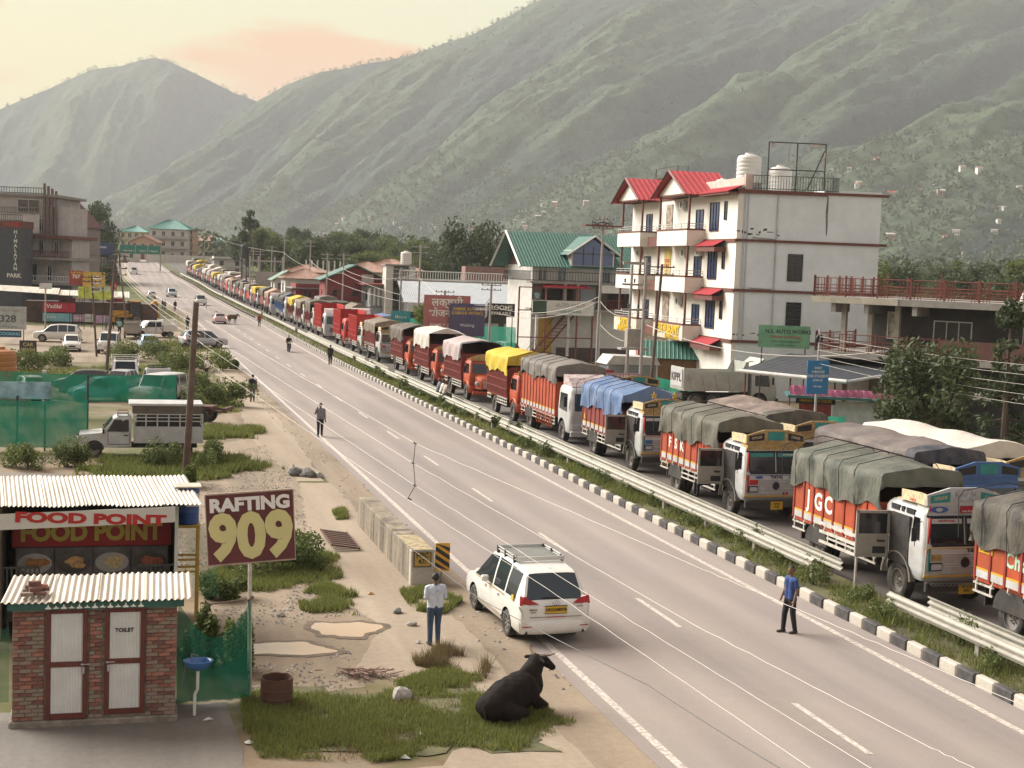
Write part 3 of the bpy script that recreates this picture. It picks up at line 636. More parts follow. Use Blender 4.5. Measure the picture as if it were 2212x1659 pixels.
for k, (x, y, z, a) in enumerate([(-1.25, .0, 2.53, .1), (-1.02, .05, 2.53, -.2), (-1.22, .22, 2.55, .05), (-.98, .30, 2.56, .2), (-1.10, .10, 2.60, .3), (-1.18, .24, 2.62, -.1), (-1.0, .22, 2.63, .1), (-1.12, .2, 2.70, .15)]):
 o = MB().bev(-.115, .115, -.055, .055, 0, .07, .01, BR[(3, 1, 3, 1, 1, 3, 2, 1)[k]]).build('loose_brick', None, None, TO + Matrix.Rotation(RA, 3, 'Z') @ Vector((x, y, z)), RA + a)
 tag(o, 'loose brick in the small heap on the toilet roof', 'brick', 'loose bricks on the toilet roof')

# ------------------------------------------------------------------ wash basin, rusty drum, rock, litter
M_BASIN = mat('blue_basin', (.05, .15, .38), .25, 0, .1, 3, coat=.4, dirt=.25, dirtc=(.14, .18, .25))
bs = thing('wash_basin', 'blue wash basin on a white pipe beside the toilet block', 'basin', W(27.75, 1.62), RA)
b = MB(); P = []
for (r, h) in ((.02, .93), (.10, .94), (.22, 1.02), (.275, 1.12), (.285, 1.14), (.265, 1.145), (.21, 1.06), (.10, .985), (.015, .975)): P.append([(r * 1.05 * math.cos(a), r * .8 * math.sin(a), h) for a in [6.2832 * i / 24 for i in range(24)]])
b.grid(P, closed=True).build('bowl', M_BASIN, bs, smooth=True)
MB().tube((-.12, .12, 1.13), (-.12, .12, 1.24), .014).tube((-.12, .12, 1.235), (0, .02, 1.22), .012).build('tap', M_STEEL, bs)
MB().path([(0, 0, .95), (0, .02, .55), (-.05, .03, .45), (-.05, .03, .03)], .032, 8).build('drain_pipe', mat('white_pvc', (.62, .60, .55), .5), bs)
MB().path([(-.24, .1, 1.05), (-.32, .1, .55)], .015, 6).build('bracket', M_STEEL, bs)
rd = thing('rusty_drum', 'rusty cut-off oil drum standing on the grass edge', 'drum', g(597, 1522), .4)
M_RUST = rust_mat('rusty_steel', (.105, .05, .035), (.05, .035, .03), (1, 1, 1))
b = MB(); n = 36; rr = random.Random(3); top = [.58 + .006 * math.sin(5 * i) + rr.uniform(-.006, .006) for i in range(n)]
prof = [(.31, 0), (.32, .02), (.325, .16), (.331, .175), (.325, .19), (.325, .33), (.331, .345), (.325, .36)]
P = [[(r * math.cos(6.2832 * i / n), r * math.sin(6.2832 * i / n), h) for i in range(n)] for (r, h) in prof]
P.append([(.325 * math.cos(6.2832 * i / n), .325 * math.sin(6.2832 * i / n), top[i]) for i in range(n)]); P.append([(.305 * math.cos(6.2832 * i / n), .305 * math.sin(6.2832 * i / n), top[i] - .004) for i in range(n)])
P.append([(.30 * math.cos(6.2832 * i / n), .30 * math.sin(6.2832 * i / n), .30) for i in range(n)])
b.grid(P, closed=True).build('shell', M_RUST, rd)
MB().lathe([(.302, .28), (.2, .33), (.1, .31), (.001, .35)], 18).build('ash', mat('ash', (.05, .045, .04), .95, 0, .5, 9), rd)
def rock_obj(label, p, r, seed, m, group=None, name='stone'):
 bm = bmesh.new(); bmesh.ops.create_icosphere(bm, subdivisions=2, radius=1); rr = random.Random(seed); ds = [(Vector((rr.uniform(-1, 1), rr.uniform(-1, 1), rr.uniform(-1, 1))).normalized(), rr.uniform(.55, .9)) for _ in range(9)]
 for v in bm.verts:
  for d, k in ds:
   q = v.co.dot(d)
   if q > k: v.co -= d * (q - k)
  v.co *= 1 + rr.uniform(-.03, .03)
 me = bpy.data.meshes.new(name); bm.to_mesh(me); bm.free(); me.materials.append(m); o = link(name, me, None, p, rr.uniform(0, 6)); o.scale = (r, r * .8, r * .62); o.location.z += r * .35
 return tag(o, label, 'stone', group)
M_STONE = mat('pale_stone', (.34, .31, .28), .9, 0, .35, 3, .5, 12); M_STONEG = mat('dark_stone', (.12, .115, .11), .9, 0, .4, 3, .5, 12)
rock_obj('pale angular stone lying on the lawn left of the bull', g(865, 1512), .30, 4, M_STONE)
for k, (x, y, r, m_, lb) in enumerate([(640, 1027, .42, M_STONEG, 'dark stone at the left of the small heap on the dirt yard'), (668, 1030, .42, M_STONEG, 'dark stone at the right of the small heap on the dirt yard'), (655, 1029, .22, M_STONE, 'white stone in the middle of the small heap on the dirt yard'), (690, 1031, .25, M_STONE, 'grey outer stone of the heap on the dirt yard'),
         (890, 1352, .14, M_STONE, 'small grey stone on the grass by the parapet end'), (903, 1390, .10, M_STONE, 'pebble beside the small grass patch behind the standing man'), (606, 1332, .13, M_STONE, 'pale stone lying on the gravel below the sign'), (860, 1325, .16, M_STONEG, 'flat grey stone by the hazard board')]):
 rock_obj(lb, g(x, y), r, 20 + k, m_)
gr = thing('steel_grating', 'rusty steel grating lying against the concrete parapet', 'grating', W(44.6, 6.95), RA)
b = MB(); X = Matrix.Translation((0, 0, .12)) @ Matrix.Rotation(R(8), 4, 'Y')
b.box(-.45, -.41, -1.3, 1.3, 0, .07, None, X).box(.41, .45, -1.3, 1.3, 0, .07, None, X); b.build('frame', M_RUST, gr)
for k in range(8): MB().box(-.41, .41, -1.25 + k * .34, -1.06 + k * .34, .01, .05, None, X).build('slat', M_RUST, gr)

# ------------------------------------------------------------------ food stall
SO = W(34.0, -.5); st_ = thing('food_stall', 'food stall shack with white and red FOOD POINT board and corrugated roof', 'stall', SO, RA)
M_DARKW = mat('dark_tin_wall', (.06, .055, .05), .7, .1, .3, 3); M_WOOD = mat('old_wood', (.14, .095, .06), .85, 0, .3, 4)
b = MB(); b.box(-4.6, 2.0, 2.35, 2.42, 0, 3.2); b.box(1.90, 1.97, .05, 2.35, 0, 2.7); b.box(-2.03, -1.96, .05, 2.35, 0, 3.0); b.build('wall', M_DARKW, st_)
for x in (-4.5, -2.0, 1.93):
 MB().box(x - .04, x + .04, -.04, .04, 0, 3.1).build('post', M_WOOD if x < 0 else mat('white_post', (.55, .55, .52), .6), st_)
for k in range(8):
 x0 = -4.75 + k * .87; corrugated(x0, x0 + .90, -.45, 3.20, 2.65, 3.42, .10, .020, .28, 0, .012, 10 + k, .05).build('roof_sheet', M_TIN, st_, smooth=True)
M_BOARD = mat('white_sign_board', (.58, .56, .52), .55, 0, .05, 2, dirt=.3, dirtc=(.4, .36, .30)); M_RED = mat('sign_red', (.42, .022, .02), .5, 0, .08); M_REDD = mat('shaded_banner_red', (.24, .008, .010), .5, 0, .12, 3); M_YEL = mat('shaded_sign_yellow', (.36, .29, .05), .5, 0, .06)  # banner red and yellow darkened to carry the shade inside the stall
X = Matrix.Rotation(R(-2.0), 4, 'Y')
sb = MB().box(-1.98, 1.98, -.50, -.45, 2.74, 3.10, None, X).build('sign_board', M_BOARD, st_)
t = text('FOOD POINT', .31, M_RED, sb, (-.0, -.506, 2.90), 0, .055, 1.75); t.rotation_euler = (math.pi / 2, R(2.0), 0)
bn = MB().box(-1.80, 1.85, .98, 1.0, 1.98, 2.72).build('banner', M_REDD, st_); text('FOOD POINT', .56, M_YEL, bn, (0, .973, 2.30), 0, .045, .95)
M_PIC = mat('poster_print', (.09, .08, .085), .5, 0, .5, 2); M_PLATE = mat('shaded_dish_white', (.32, .30, .28), .4); M_FOOD = [mat('dish_brown', (.30, .13, .04), .6, 0, .6, 14), mat('dish_toast', (.42, .24, .10), .6, 0, .5, 14), mat('dish_rice', (.45, .33, .18), .6, 0, .5, 18), mat('dish_sauce', (.33, .10, .05), .6, 0, .6, 14)]  # poster and plate prints darkened for the shade inside the stall
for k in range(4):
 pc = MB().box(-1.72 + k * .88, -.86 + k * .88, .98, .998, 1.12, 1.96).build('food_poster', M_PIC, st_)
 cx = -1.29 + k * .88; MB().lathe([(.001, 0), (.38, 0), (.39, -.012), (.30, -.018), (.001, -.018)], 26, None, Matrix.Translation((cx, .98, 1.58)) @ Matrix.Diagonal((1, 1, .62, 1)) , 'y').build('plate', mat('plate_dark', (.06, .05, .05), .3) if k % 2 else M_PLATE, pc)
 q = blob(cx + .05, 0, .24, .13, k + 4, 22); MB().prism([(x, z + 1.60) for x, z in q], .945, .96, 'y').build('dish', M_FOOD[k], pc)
cn = MB(); cn.box(-1.9, 1.8, .35, .9, .95, 1.02); cn.box(-1.9, 1.8, .37, .40, .35, .95)
for x in (-1.85, -.65, .55, 1.75): cn.box(x - .03, x + .03, .36, .42, 0, .95)
cn.build('counter', M_DARKW, st_)
for x in (-1.2, 0, 1.15): MB().box(x - .5, x + .5, .34, .368, .62, .88).build('counter_panel', mat('steel_panel', (.3, .3, .3), .4, .6, .2), st_)
for (x0, x1) in ((-1.95, -1.15), (1.05, 1.88)):
 b = MB()
 for k in range(9): x = x0 + (x1 - x0) * k / 8; b.box(x - .02, x + .02, .1, .14, .85, 1.65)
 b.box(x0, x1, .1, .14, 1.65, 1.70); b.box(x0, x1, .1, .14, .82, .86); b.build('grille', M_DARKW, st_)
pp = thing('poster_panel', 'blue poster of dishes on the shack wall at the left frame edge', 'poster', W(33.9, -2.9), RA)
MB().box(-.75, .40, 0, .03, .9, 2.35).build('panel', mat('poster_blue', (.18, .30, .36), .5, 0, .4, 2), pp)
for z in (1.95, 1.25): MB().lathe([(.001, 0), (.30, 0), (.31, -.015), (.001, -.016)], 24, None, Matrix.Translation((.05, -.003, z)), 'y').build('dish', M_PLATE if z > 1.5 else mat('plate_black', (.03, .03, .03), .3), pp); 
ds_ = thing('drum_stand', 'yellow steel stand under the blue water drum', 'stand', W(35.4, 1.72), RA)
M_YST = mat('yellow_steel', (.42, .27, .04), .5, 0, .2, 4)
for (x, y) in ((-.28, -.28), (.28, -.28), (-.28, .28), (.28, .28)): MB().box(x - .03, x + .03, y - .03, y + .03, 0, 2.40).build('leg', M_YST, ds_)
b = MB()
for z in (1.25, 1.55, 2.36): b.box(-.28, .28, -.30, -.27, z, z + .05).box(-.28, .28, .27, .30, z, z + .05)
b.box(-.33, .33, -.33, .33, 2.405, 2.43); b.build('brace', M_YST, ds_)
dr = thing('water_drum', 'blue plastic water drum with a white notice beside the food stall', 'drum', W(35.4, 1.72, 2.435), RA)
MB().lathe([(.001, 0), (.29, 0), (.30, .03), (.30, .28), (.31, .30), (.30, .32), (.30, .58), (.31, .60), (.30, .62), (.30, .86), (.28, .90), (.001, .91)], 28).build('shell', mat('blue_plastic', (.018, .06, .22), .4, 0, .15, 3), dr, smooth=True, angle=40)
MB().bev(-.30, .34, -.33, .30, .915, .95, .01).build('lid_board', mat('weathered_board', (.45, .40, .33), .8, 0, .3, 3), dr)
nb = MB().box(-.02, .28, -.335, -.325, .46, .78).build('notice', M_BOARD, dr); tb_ = mat('print_blue_black', (.03, .035, .06), .6)
text('\u0915\u0947\u0938\u0930', .10, tb_, nb, (.13, -.338, .70), 0, .01); text('7291-05041', .06, tb_, nb, (.13, -.338, .55), 0, .01)
sg = thing('rafting_sign', 'maroon RAFTING 909 sign board on a white pole', 'sign', W(28.6, 2.68), RA)
b = MB(); b.tube((.03, 0, -.1), (-.03, .0, 3.2), .045, .04, 10); b.build('pole', mat('white_chipped_paint', (.55, .52, .47), .6, 0, .1, 3, dirt=.7, dirtc=(.2, .15, .11), dscale=6), sg)
X = Matrix.Translation((-.03, -.06, 3.60)) @ Matrix.Rotation(R(-3.6), 4, 'Y')
bd = MB().box(-.86, .86, -.02, .02, -.70, .70).build('board', mat('maroon_print', (.10, .022, .026), .45, 0, .35, 1.1), sg); bd.matrix_local = X
MB().box(-.88, .88, -.025, .025, .70, .73).box(-.88, -.86, -.025, .025, -.7, .7).box(.86, .88, -.025, .025, -.70, .70).box(-.88, .88, -.025, .025, -.73, -.70).build('frame', mat('pale_metal_edge', (.32, .24, .19), .5), bd)
text('RAFTING', .36, mat('sign_white', (.72, .71, .68), .5, 0, .04), bd, (0, -.024, .475), 0, .05, 1.08)
for k in range(3): text('909'[k], 1.22, mat('sign_cream', (.58, .53, .25), .5, 0, .05), bd, (-.55 + k * .555, -.024, -.20), 0, .05, .88)
MB().path([(-.9, .1, 2.0), (-.45, .05, 2.06), (0, -.04, 2.14)], .016, 6).path([(-.05, -.05, 2.12), (0, -.06, 1.7)], .01).tube((-.06, -.05, 2.1), (.06, -.05, 2.18), .03).build('lashing', mat('rope_brown', (.16, .11, .07), .9), sg)

M_NET = net_mat('green_shade_net', (.014, .17, .10), .62); M_NETL = net_mat('thin_green_net', (.05, .20, .11), .35); M_NETT = net_mat('teal_net', (.014, .25, .16), .82)
def net(name, label, p0, p1, z0, z1, m, sag=.25, fold=.06, n=30, seed=1, loc=None, group=None):
 rr = random.Random(seed); p0 = Vector(p0); p1 = Vector(p1); d = (p1 - p0); nrm = Vector((-d.y, d.x, 0)).normalized(); P = []
 ph = rr.uniform(0, 6)
 for i in range(n + 1):
  u = i / n; r = []
  for j in range(9):
   v = j / 8; z = z0 + (z1 - z0) * v - sag * math.sin(math.pi * u) * v
   r.append(p0 + d * u + nrm * (fold * math.sin(u * 17 + ph + v * 3) + fold * .6 * math.sin(u * 41 + v * 5)) * (1 - abs(v - .5)) + Vector((0, 0, z)))
  P.append(r)
 o = MB().grid(P).build(name, m, None, smooth=True); return tag(o, label, 'net', group)
net('shade_net', 'sagging green shade net hung beside the wash basin', W(28.35, 1.25), W(28.5, 2.70), .12, 2.15, M_NET, .75, .05, 30, 2)
net('shade_net', 'second layer of green net low behind the wash basin', W(28.55, 1.25), W(28.65, 2.70), .05, 1.2, M_NET, .5, .08, 30, 6)
net('shade_net', 'green net around the legs of the yellow drum stand', W(36.2, .9), W(36.6, 2.6), .3, 2.4, M_NETL, .25, .06, 24, 3)
net('shade_net', 'green net at the left frame edge beside the toilet', W(28.3, -4.5), W(28.3, -1.9), .3, 1.75, M_NETL, .2, .05, 24, 4)

# ------------------------------------------------------------------ concrete parapet with plate and hazard board
def stained_mat():
 m, nt, N, L, B = new_mat('stained_concrete'); tc = N.new('ShaderNodeTexCoord'); mp = N.new('ShaderNodeMapping'); mp.inputs['Scale'].default_value = (.8, .8, .10); L.new(tc.outputs['Object'], mp.inputs[0])
 n1 = N.new('ShaderNodeTexNoise'); n1.inputs['Scale'].default_value = 2.2; n1.inputs['Detail'].default_value = 6; n1.inputs['Roughness'].default_value = .7; L.new(mp.outputs[0], n1.inputs[0])
 r1 = N.new('ShaderNodeValToRGB'); L.new(n1.outputs[0], r1.inputs[0]); e = r1.color_ramp.elements; e[0].position = .34; e[0].color = (.075, .06, .045, 1); e[1].position = .72; e[1].color = (.33, .275, .20, 1)
 n2 = N.new('ShaderNodeTexNoise'); n2.inputs['Scale'].default_value = 7; n2.inputs['Detail'].default_value = 8; L.new(tc.outputs['Object'], n2.inputs[0])
 mx = N.new('ShaderNodeMix'); mx.data_type = 'RGBA'; mx.blend_type = 'OVERLAY'; mx.inputs[0].default_value = .5; L.new(r1.outputs[0], mx.inputs[6]); L.new(n2.outputs[0], mx.inputs[7]); L.new(mx.outputs[2], B.inputs['Base Color'])
 B.inputs['Roughness'].default_value = .9; bp = N.new('ShaderNodeBump'); bp.inputs['Strength'].default_value = .4; bp.inputs['Distance'].default_value = .02; L.new(n2.outputs[0], bp.inputs['Height']); L.new(bp.outputs[0], B.inputs['Normal']); return m
M_STAIN = stained_mat()
pw = thing('parapet_wall', 'stained concrete parapet wall along the left edge of the road', 'wall', W(38.5, 8.36), RA)
nseg = 3
for k in range(nseg):
 MB().bev(-.30, .30, k * 3.1 + .01, k * 3.1 + 3.085, -.1, .98 + .01 * (k % 2), .03).build('panel', M_STAIN, pw)
MB().bev(-.33, .33, -.02, .28, -.1, 1.0, .03).build('end_block', mat('whitewashed_concrete', (.45, .42, .37), .9, 0, .2, 4, .4, 12, dirt=.7, dirtc=(.2, .17, .14), dscale=2.2), pw)
MB().box(-.31, .31, .0, 2.2, 1.003, 1.012).build('lichen_cap', mat('yellow_lichen_top', (.31, .25, .15), .9, 0, .5, 5), pw)
pl = MB().box(-.24, .22, -.045, -.022, .55, .95).build('number_plate', mat('ochre_plate', (.38, .24, .05), .7, 0, .2, 5), pw)
text('HPC\n47/', .19, mat('black_paint', (.02, .02, .02), .6), pl, (-.01, -.049, .77), 0, .02)
MB().path([(-.25, -.05, .54), (.23, -.05, .54), (.23, -.05, .96), (-.25, -.05, .96), (-.25, -.05, .54)], .012, 4).build('plate_border', mat('black_paint', (.02, .02, .02), .6), pl)
hz = thing('hazard_board', 'black and yellow striped hazard board at the parapet end', 'hazard board', W(38.7, 8.98), RA + .02)
MB().box(-.21, .21, 0, .02, .35, 1.15).build('board', mat('hazard_yellow', (.60, .30, .02), .5), hz)
for k in range(4):
 z = .30 + k * .23; q = [(-.21, z + .18), (.21, z - .10), (.21, z + .03), (-.21, z + .31)]
 q = [(x, min(1.148, max(.352, zz))) for x, zz in q]
 MB().prism(q, -.004, -.001, 'y').build('stripe', mat('hazard_black', (.02, .02, .022), .5), hz)
MB().tube((0, .04, -.1), (0, .04, 1.1), .03).build('post', M_STEEL, hz)
# ------------------------------------------------------------------ cars (helpers)
M_TYRE = mat('tyre_rubber', (.025, .024, .023), .85, 0, .3, 6, dirt=.5, dirtc=(.16, .13, .10), dscale=3); M_RIM = mat('alloy_rim', (.38, .36, .33), .35, .7, .15, 4); M_RIMD = mat('dusty_steel_rim', (.20, .18, .16), .6, .3, .25, 4)
M_GLASS = glass_mat('car_glass'); M_TRIM = mat('black_trim', (.02, .02, .022), .55, 0, .2); M_CHROME = mat('chrome', (.6, .6, .6), .15, 1.0, .05)
M_TAIL = mat('tail_red', (.36, .012, .016), .2, 0, .1, coat=.5); M_HEAD = mat('head_clear', (.55, .56, .58), .12, .2, .1, coat=.5); M_AMB = mat('indicator_amber', (.6, .2, .02), .25)
M_PLY = mat('plate_yellow', (.55, .33, .02), .5, 0, .05); M_PLW = mat('plate_white', (.6, .6, .58), .5, 0, .05); M_BLK = mat('black_paint', (.02, .02, .02), .6)
M_WHITE = mat('white_car_paint', (.66, .65, .61), .28, 0, .04, 1.2, coat=.5, dirt=.35, dirtc=(.47, .40, .30), dscale=.8)
WH = {}
def wheel(parent, x, y, r, w, rimk=0, spokes=7, name='wheel'):
 """tyre with tread shoulders and a dished, spoked rim; the outer side is where x points"""
 sg = 1 if x > 0 else -1; key = (round(r, 3), round(w, 3), sg, rimk, spokes)
 if key not in WH:
  h = w / 2; ri = r * .62
  ty = MB().lathe([(ri, -h * .8 * sg), (r * .90, -h * sg), (r * .985, -h * .7 * sg), (r, -h * .3 * sg), (r, h * .3 * sg), (r * .985, h * .7 * sg), (r * .90, h * sg), (ri, h * .8 * sg)], 28, None, None, 'x').mesh('tyre', M_TYRE, True)
  rb = MB(); m_ = M_RIM if rimk == 0 else M_RIMD
  rb.lathe([(ri * 1.02, h * .75 * sg), (ri * .92, h * .8 * sg), (ri * .88, h * .35 * sg), (ri * .3, h * (.2 if rimk == 0 else .05) * sg), (.001, h * (.3 if rimk == 0 else .6) * sg)], 28, m_, None, 'x')
  if rimk == 0:
   for k in range(spokes):
    X = Matrix.Rotation(6.2832 * k / spokes, 4, 'X'); x0, x1 = sorted((h * .36 * sg, h * .72 * sg)); rb.box(x0, x1, -ri * .09, ri * .09, ri * .1, ri * .95, m_, X)
   for k in range(spokes):
    X = Matrix.Rotation(6.2832 * (k + .5) / spokes, 4, 'X'); x0, x1 = sorted((h * .30 * sg, h * .42 * sg)); rb.box(x0, x1, -ri * .14, ri * .14, ri * .4, ri * .86, M_TRIM, X)
  else:
   for k in range(8):
    a = 6.2832 * k / 8; rb.lathe([(.001, h * .5 * sg), (.022, h * .5 * sg), (.022, h * .1 * sg)], 6, M_RIM, Matrix.Translation((0, math.cos(a) * ri * .42, math.sin(a) * ri * .42)), 'x')
  WH[key] = (ty, rb.mesh('rim', None, False))
 e = bpy.data.objects.new(name, WH[key][0]); col.objects.link(e); e.parent = parent; e.location = (x, y, r)
 link('rim', WH[key][1], e); return e
def split_by_slot(me, names):
 """separate a mesh into one mesh per material slot -> {slot: mesh}"""
 out = {}
 nv = len(me.vertices); co = np.empty(nv * 3, np.float32); me.vertices.foreach_get('co', co); co = co.reshape(-1, 3)
 for p_slot in sorted(set(p.material_index for p in me.polygons)):
  mp = {}; vs = []; fs = []
  for p in me.polygons:
   if p.material_index != p_slot: continue
   f = []
   for v in p.vertices:
    if v not in mp: mp[v] = len(vs); vs.append(tuple(co[v]))
    f.append(mp[v])
   fs.append(f)
  m2 = bpy.data.meshes.new(names.get(p_slot, 'window')); m2.from_pydata(vs, [], fs); m2.materials.append(me.materials[p_slot]); m2.polygons.foreach_set('use_smooth', [True] * len(fs)); m2.update(); out[p_slot] = m2
 return out
SHELL = {}
def shell(key, stations, arches, paint, glass=None):
 """stations: (y, half width, z sill, z belt, z top, half width at the top, slot of the side glass, slot of the top glass) rear to front; the two slots apply to the stretch up to the next station"""
 if (key, paint.name) in SHELL: return SHELL[(key, paint.name)]
 vs = []; nc = 12
 for (y, w, zs, zb, zt, wt, *_r) in stations:
  k = [(0, zs), (w * .90, zs), (w * .985, zs + .10), (w, zs + (zb - zs) * .45), (w * .99, zs + (zb - zs) * .82), (w * .95, zb), ((w * .95 + wt) / 2 + .01, (zb + zt - .06) / 2), (wt, max(zb + .004, zt - .075)), (wt * .90, zt - .018), (wt * .6, zt - .004), (0, zt)]
  vs += [(x, y, z) for x, z in k] + [(-x, y, z) for x, z in k[-2:0:-1]]
 n = 20; fs = []; ms = []
 for i in range(len(stations) - 1):
  sgl, tgl = (stations[i] + (0, 0, 0, 0))[6:8]
  for j in range(n):
   fs.append((i * n + j, (i + 1) * n + j, (i + 1) * n + (j + 1) % n, i * n + (j + 1) % n))
   jj = j if j < 10 else 19 - j
   slot = 0
   if jj in (5, 6) and sgl: slot = sgl + (0 if j < 10 else 6)
   if jj in (8, 9) and tgl: slot = tgl
   if jj == 0: slot = 1
   ms.append(slot)
 fs.append(tuple(range(n))); ms.append(0); m = (len(stations) - 1) * n; fs.append(tuple(m + k for k in range(n - 1, -1, -1))); ms.append(0)
 me = bpy.data.meshes.new('shell'); me.from_pydata(vs, [], fs)
 for k in range(20): me.materials.append(paint if k == 0 else M_TRIM if k == 1 else (glass or M_GLASS))
 me.polygons.foreach_set('material_index', ms); me.update()
 bm = bmesh.new(); bm.from_mesh(me); bmesh.ops.recalc_face_normals(bm, faces=bm.faces[:]); bm.to_mesh(me); bm.free()
 o = bpy.data.objects.new('shell', me); _bench.collection.objects.link(o); cut = []
 for (y, r, zc) in arches:
  for sx in (1, -1):
   b = MB().lathe([(.001, 1.3 * sx), (r, 1.3 * sx), (r, .50 * sx), (.001, .50 * sx)], 24, None, Matrix.Translation((0, y, zc)), 'x'); cm = b.mesh('cut'); 
   for k in range(2): cm.materials.append(M_TRIM)
   cm.polygons.foreach_set('material_index', [1] * len(cm.polygons)); bm = bmesh.new(); bm.from_mesh(cm); bmesh.ops.remove_doubles(bm, verts=bm.verts[:], dist=1e-3); bmesh.ops.recalc_face_normals(bm, faces=bm.faces[:]); bm.to_mesh(cm); bm.free()
   c = bpy.data.objects.new('cut', cm); _bench.collection.objects.link(c); cut.append(c)
   md = o.modifiers.new('b', 'BOOLEAN'); md.operation = 'DIFFERENCE'; md.object = c; md.solver = 'EXACT'
 res = baked(o)
 for c in cut + [o]: bpy.data.objects.remove(c)
 parts = split_by_slot(res, {0: 'body', 1: 'underbody', 18: 'windshield', 19: 'rear_window'}); SHELL[(key, paint.name)] = parts
 for p in parts.values(): p.set_sharp_from_angle(angle=R(35))
 return parts
SPEC = {
 'mpv': dict(st=[(-2.37, .78, .40, .86, .90, .66), (-2.33, .865, .30, 1.00, 1.03, .76), (-2.26, .90, .27, 1.06, 1.10, .80, 0, 19), (-1.99, .91, .26, 1.06, 1.69, .655), (-1.86, .915, .26, 1.055, 1.735, .66, 2), (-1.10, .915, .26, 1.04, 1.785, .675), (-1.02, .915, .26, 1.04, 1.788, .675, 3), (-.16, .915, .26, 1.02, 1.795, .68), (-.07, .915, .26, 1.02, 1.79, .68, 4), (.62, .915, .26, 1.0, 1.725, .665, 4, 18), (1.42, .91, .26, .985, 1.10, .74), (2.02, .90, .27, .90, .985, .70), (2.25, .85, .30, .78, .84, .66), (2.37, .68, .38, .60, .66, .5)], ax=(-1.35, 1.40), r=.335, w=.215, W=.90, L=2.37),
 'suv': dict(st=[(-2.15, .80, .45, 1.05, 1.10, .70), (-2.12, .87, .38, 1.08, 1.14, .78, 0, 19), (-2.03, .88, .36, 1.08, 1.78, .74), (-1.90, .88, .36, 1.08, 1.82, .74, 2), (-1.10, .88, .36, 1.08, 1.83, .74), (-1.0, .88, .36, 1.08, 1.83, .74, 3), (-.22, .88, .36, 1.07, 1.83, .74), (-.12, .88, .36, 1.07, 1.83, .74, 4), (.62, .88, .36, 1.06, 1.79, .73, 4, 18), (1.06, .88, .36, 1.06, 1.15, .76), (2.02, .87, .38, 1.02, 1.08, .72), (2.12, .84, .40, .90, .94, .66), (2.18, .80, .42, .78, .80, .6)], ax=(-1.32, 1.38), r=.36, w=.22, W=.86, L=2.15),
 'xuv': dict(st=[(-2.28, .74, .45, .95, .98, .6), (-2.22, .86, .32, 1.06, 1.10, .76, 0, 19), (-1.86, .92, .28, 1.08, 1.66, .66), (-1.72, .92, .28, 1.07, 1.71, .67, 2), (-1.05, .925, .28, 1.05, 1.76, .68), (-.97, .925, .28, 1.05, 1.765, .68, 3), (-.14, .925, .28, 1.03, 1.77, .69), (-.06, .925, .28, 1.03, 1.765, .69, 4), (.60, .925, .28, 1.02, 1.69, .67, 4, 18), (1.30, .92, .28, 1.0, 1.09, .74), (2.0, .90, .30, .95, 1.0, .70), (2.22, .83, .34, .82, .88, .62), (2.30, .7, .42, .66, .7, .5)], ax=(-1.38, 1.36), r=.36, w=.23, W=.91, L=2.28),
 'hatch': dict(st=[(-1.80, .66, .40, .80, .84, .55), (-1.76, .75, .28, .92, .97, .66, 0, 19), (-1.42, .79, .24, .93, 1.38, .56), (-1.30, .80, .24, .92, 1.42, .57, 2), (-.72, .80, .24, .91, 1.46, .58), (-.64, .80, .24, .91, 1.465, .58, 3), (-.05, .80, .24, .90, 1.46, .58), (.02, .80, .24, .90, 1.455, .58, 4), (.42, .80, .24, .89, 1.40, .57, 4, 18), (1.08, .79, .24, .86, .95, .64), (1.55, .77, .26, .78, .83, .6), (1.75, .70, .30, .66, .70, .52), (1.80, .58, .36, .52, .56, .42)], ax=(-1.16, 1.18), r=.285, w=.18, W=.78, L=1.80),
 'sedan': dict(st=[(-2.1, .68, .42, .85, .90, .58), (-2.05, .80, .28, .94, .99, .70), (-1.62, .85, .24, .95, 1.02, .70, 0, 19), (-1.02, .86, .24, .93, 1.40, .58), (-.90, .86, .24, .92, 1.43, .59, 3), (-.12, .86, .24, .91, 1.47, .60), (-.04, .86, .24, .91, 1.47, .60, 4), (.45, .86, .24, .90, 1.41, .59, 4, 18), (1.12, .85, .24, .88, .96, .66), (1.75, .83, .26, .80, .86, .62), (2.02, .74, .30, .68, .72, .55), (2.1, .6, .38, .54, .58, .44)], ax=(-1.28, 1.30), r=.30, w=.19, W=.84, L=2.1)}
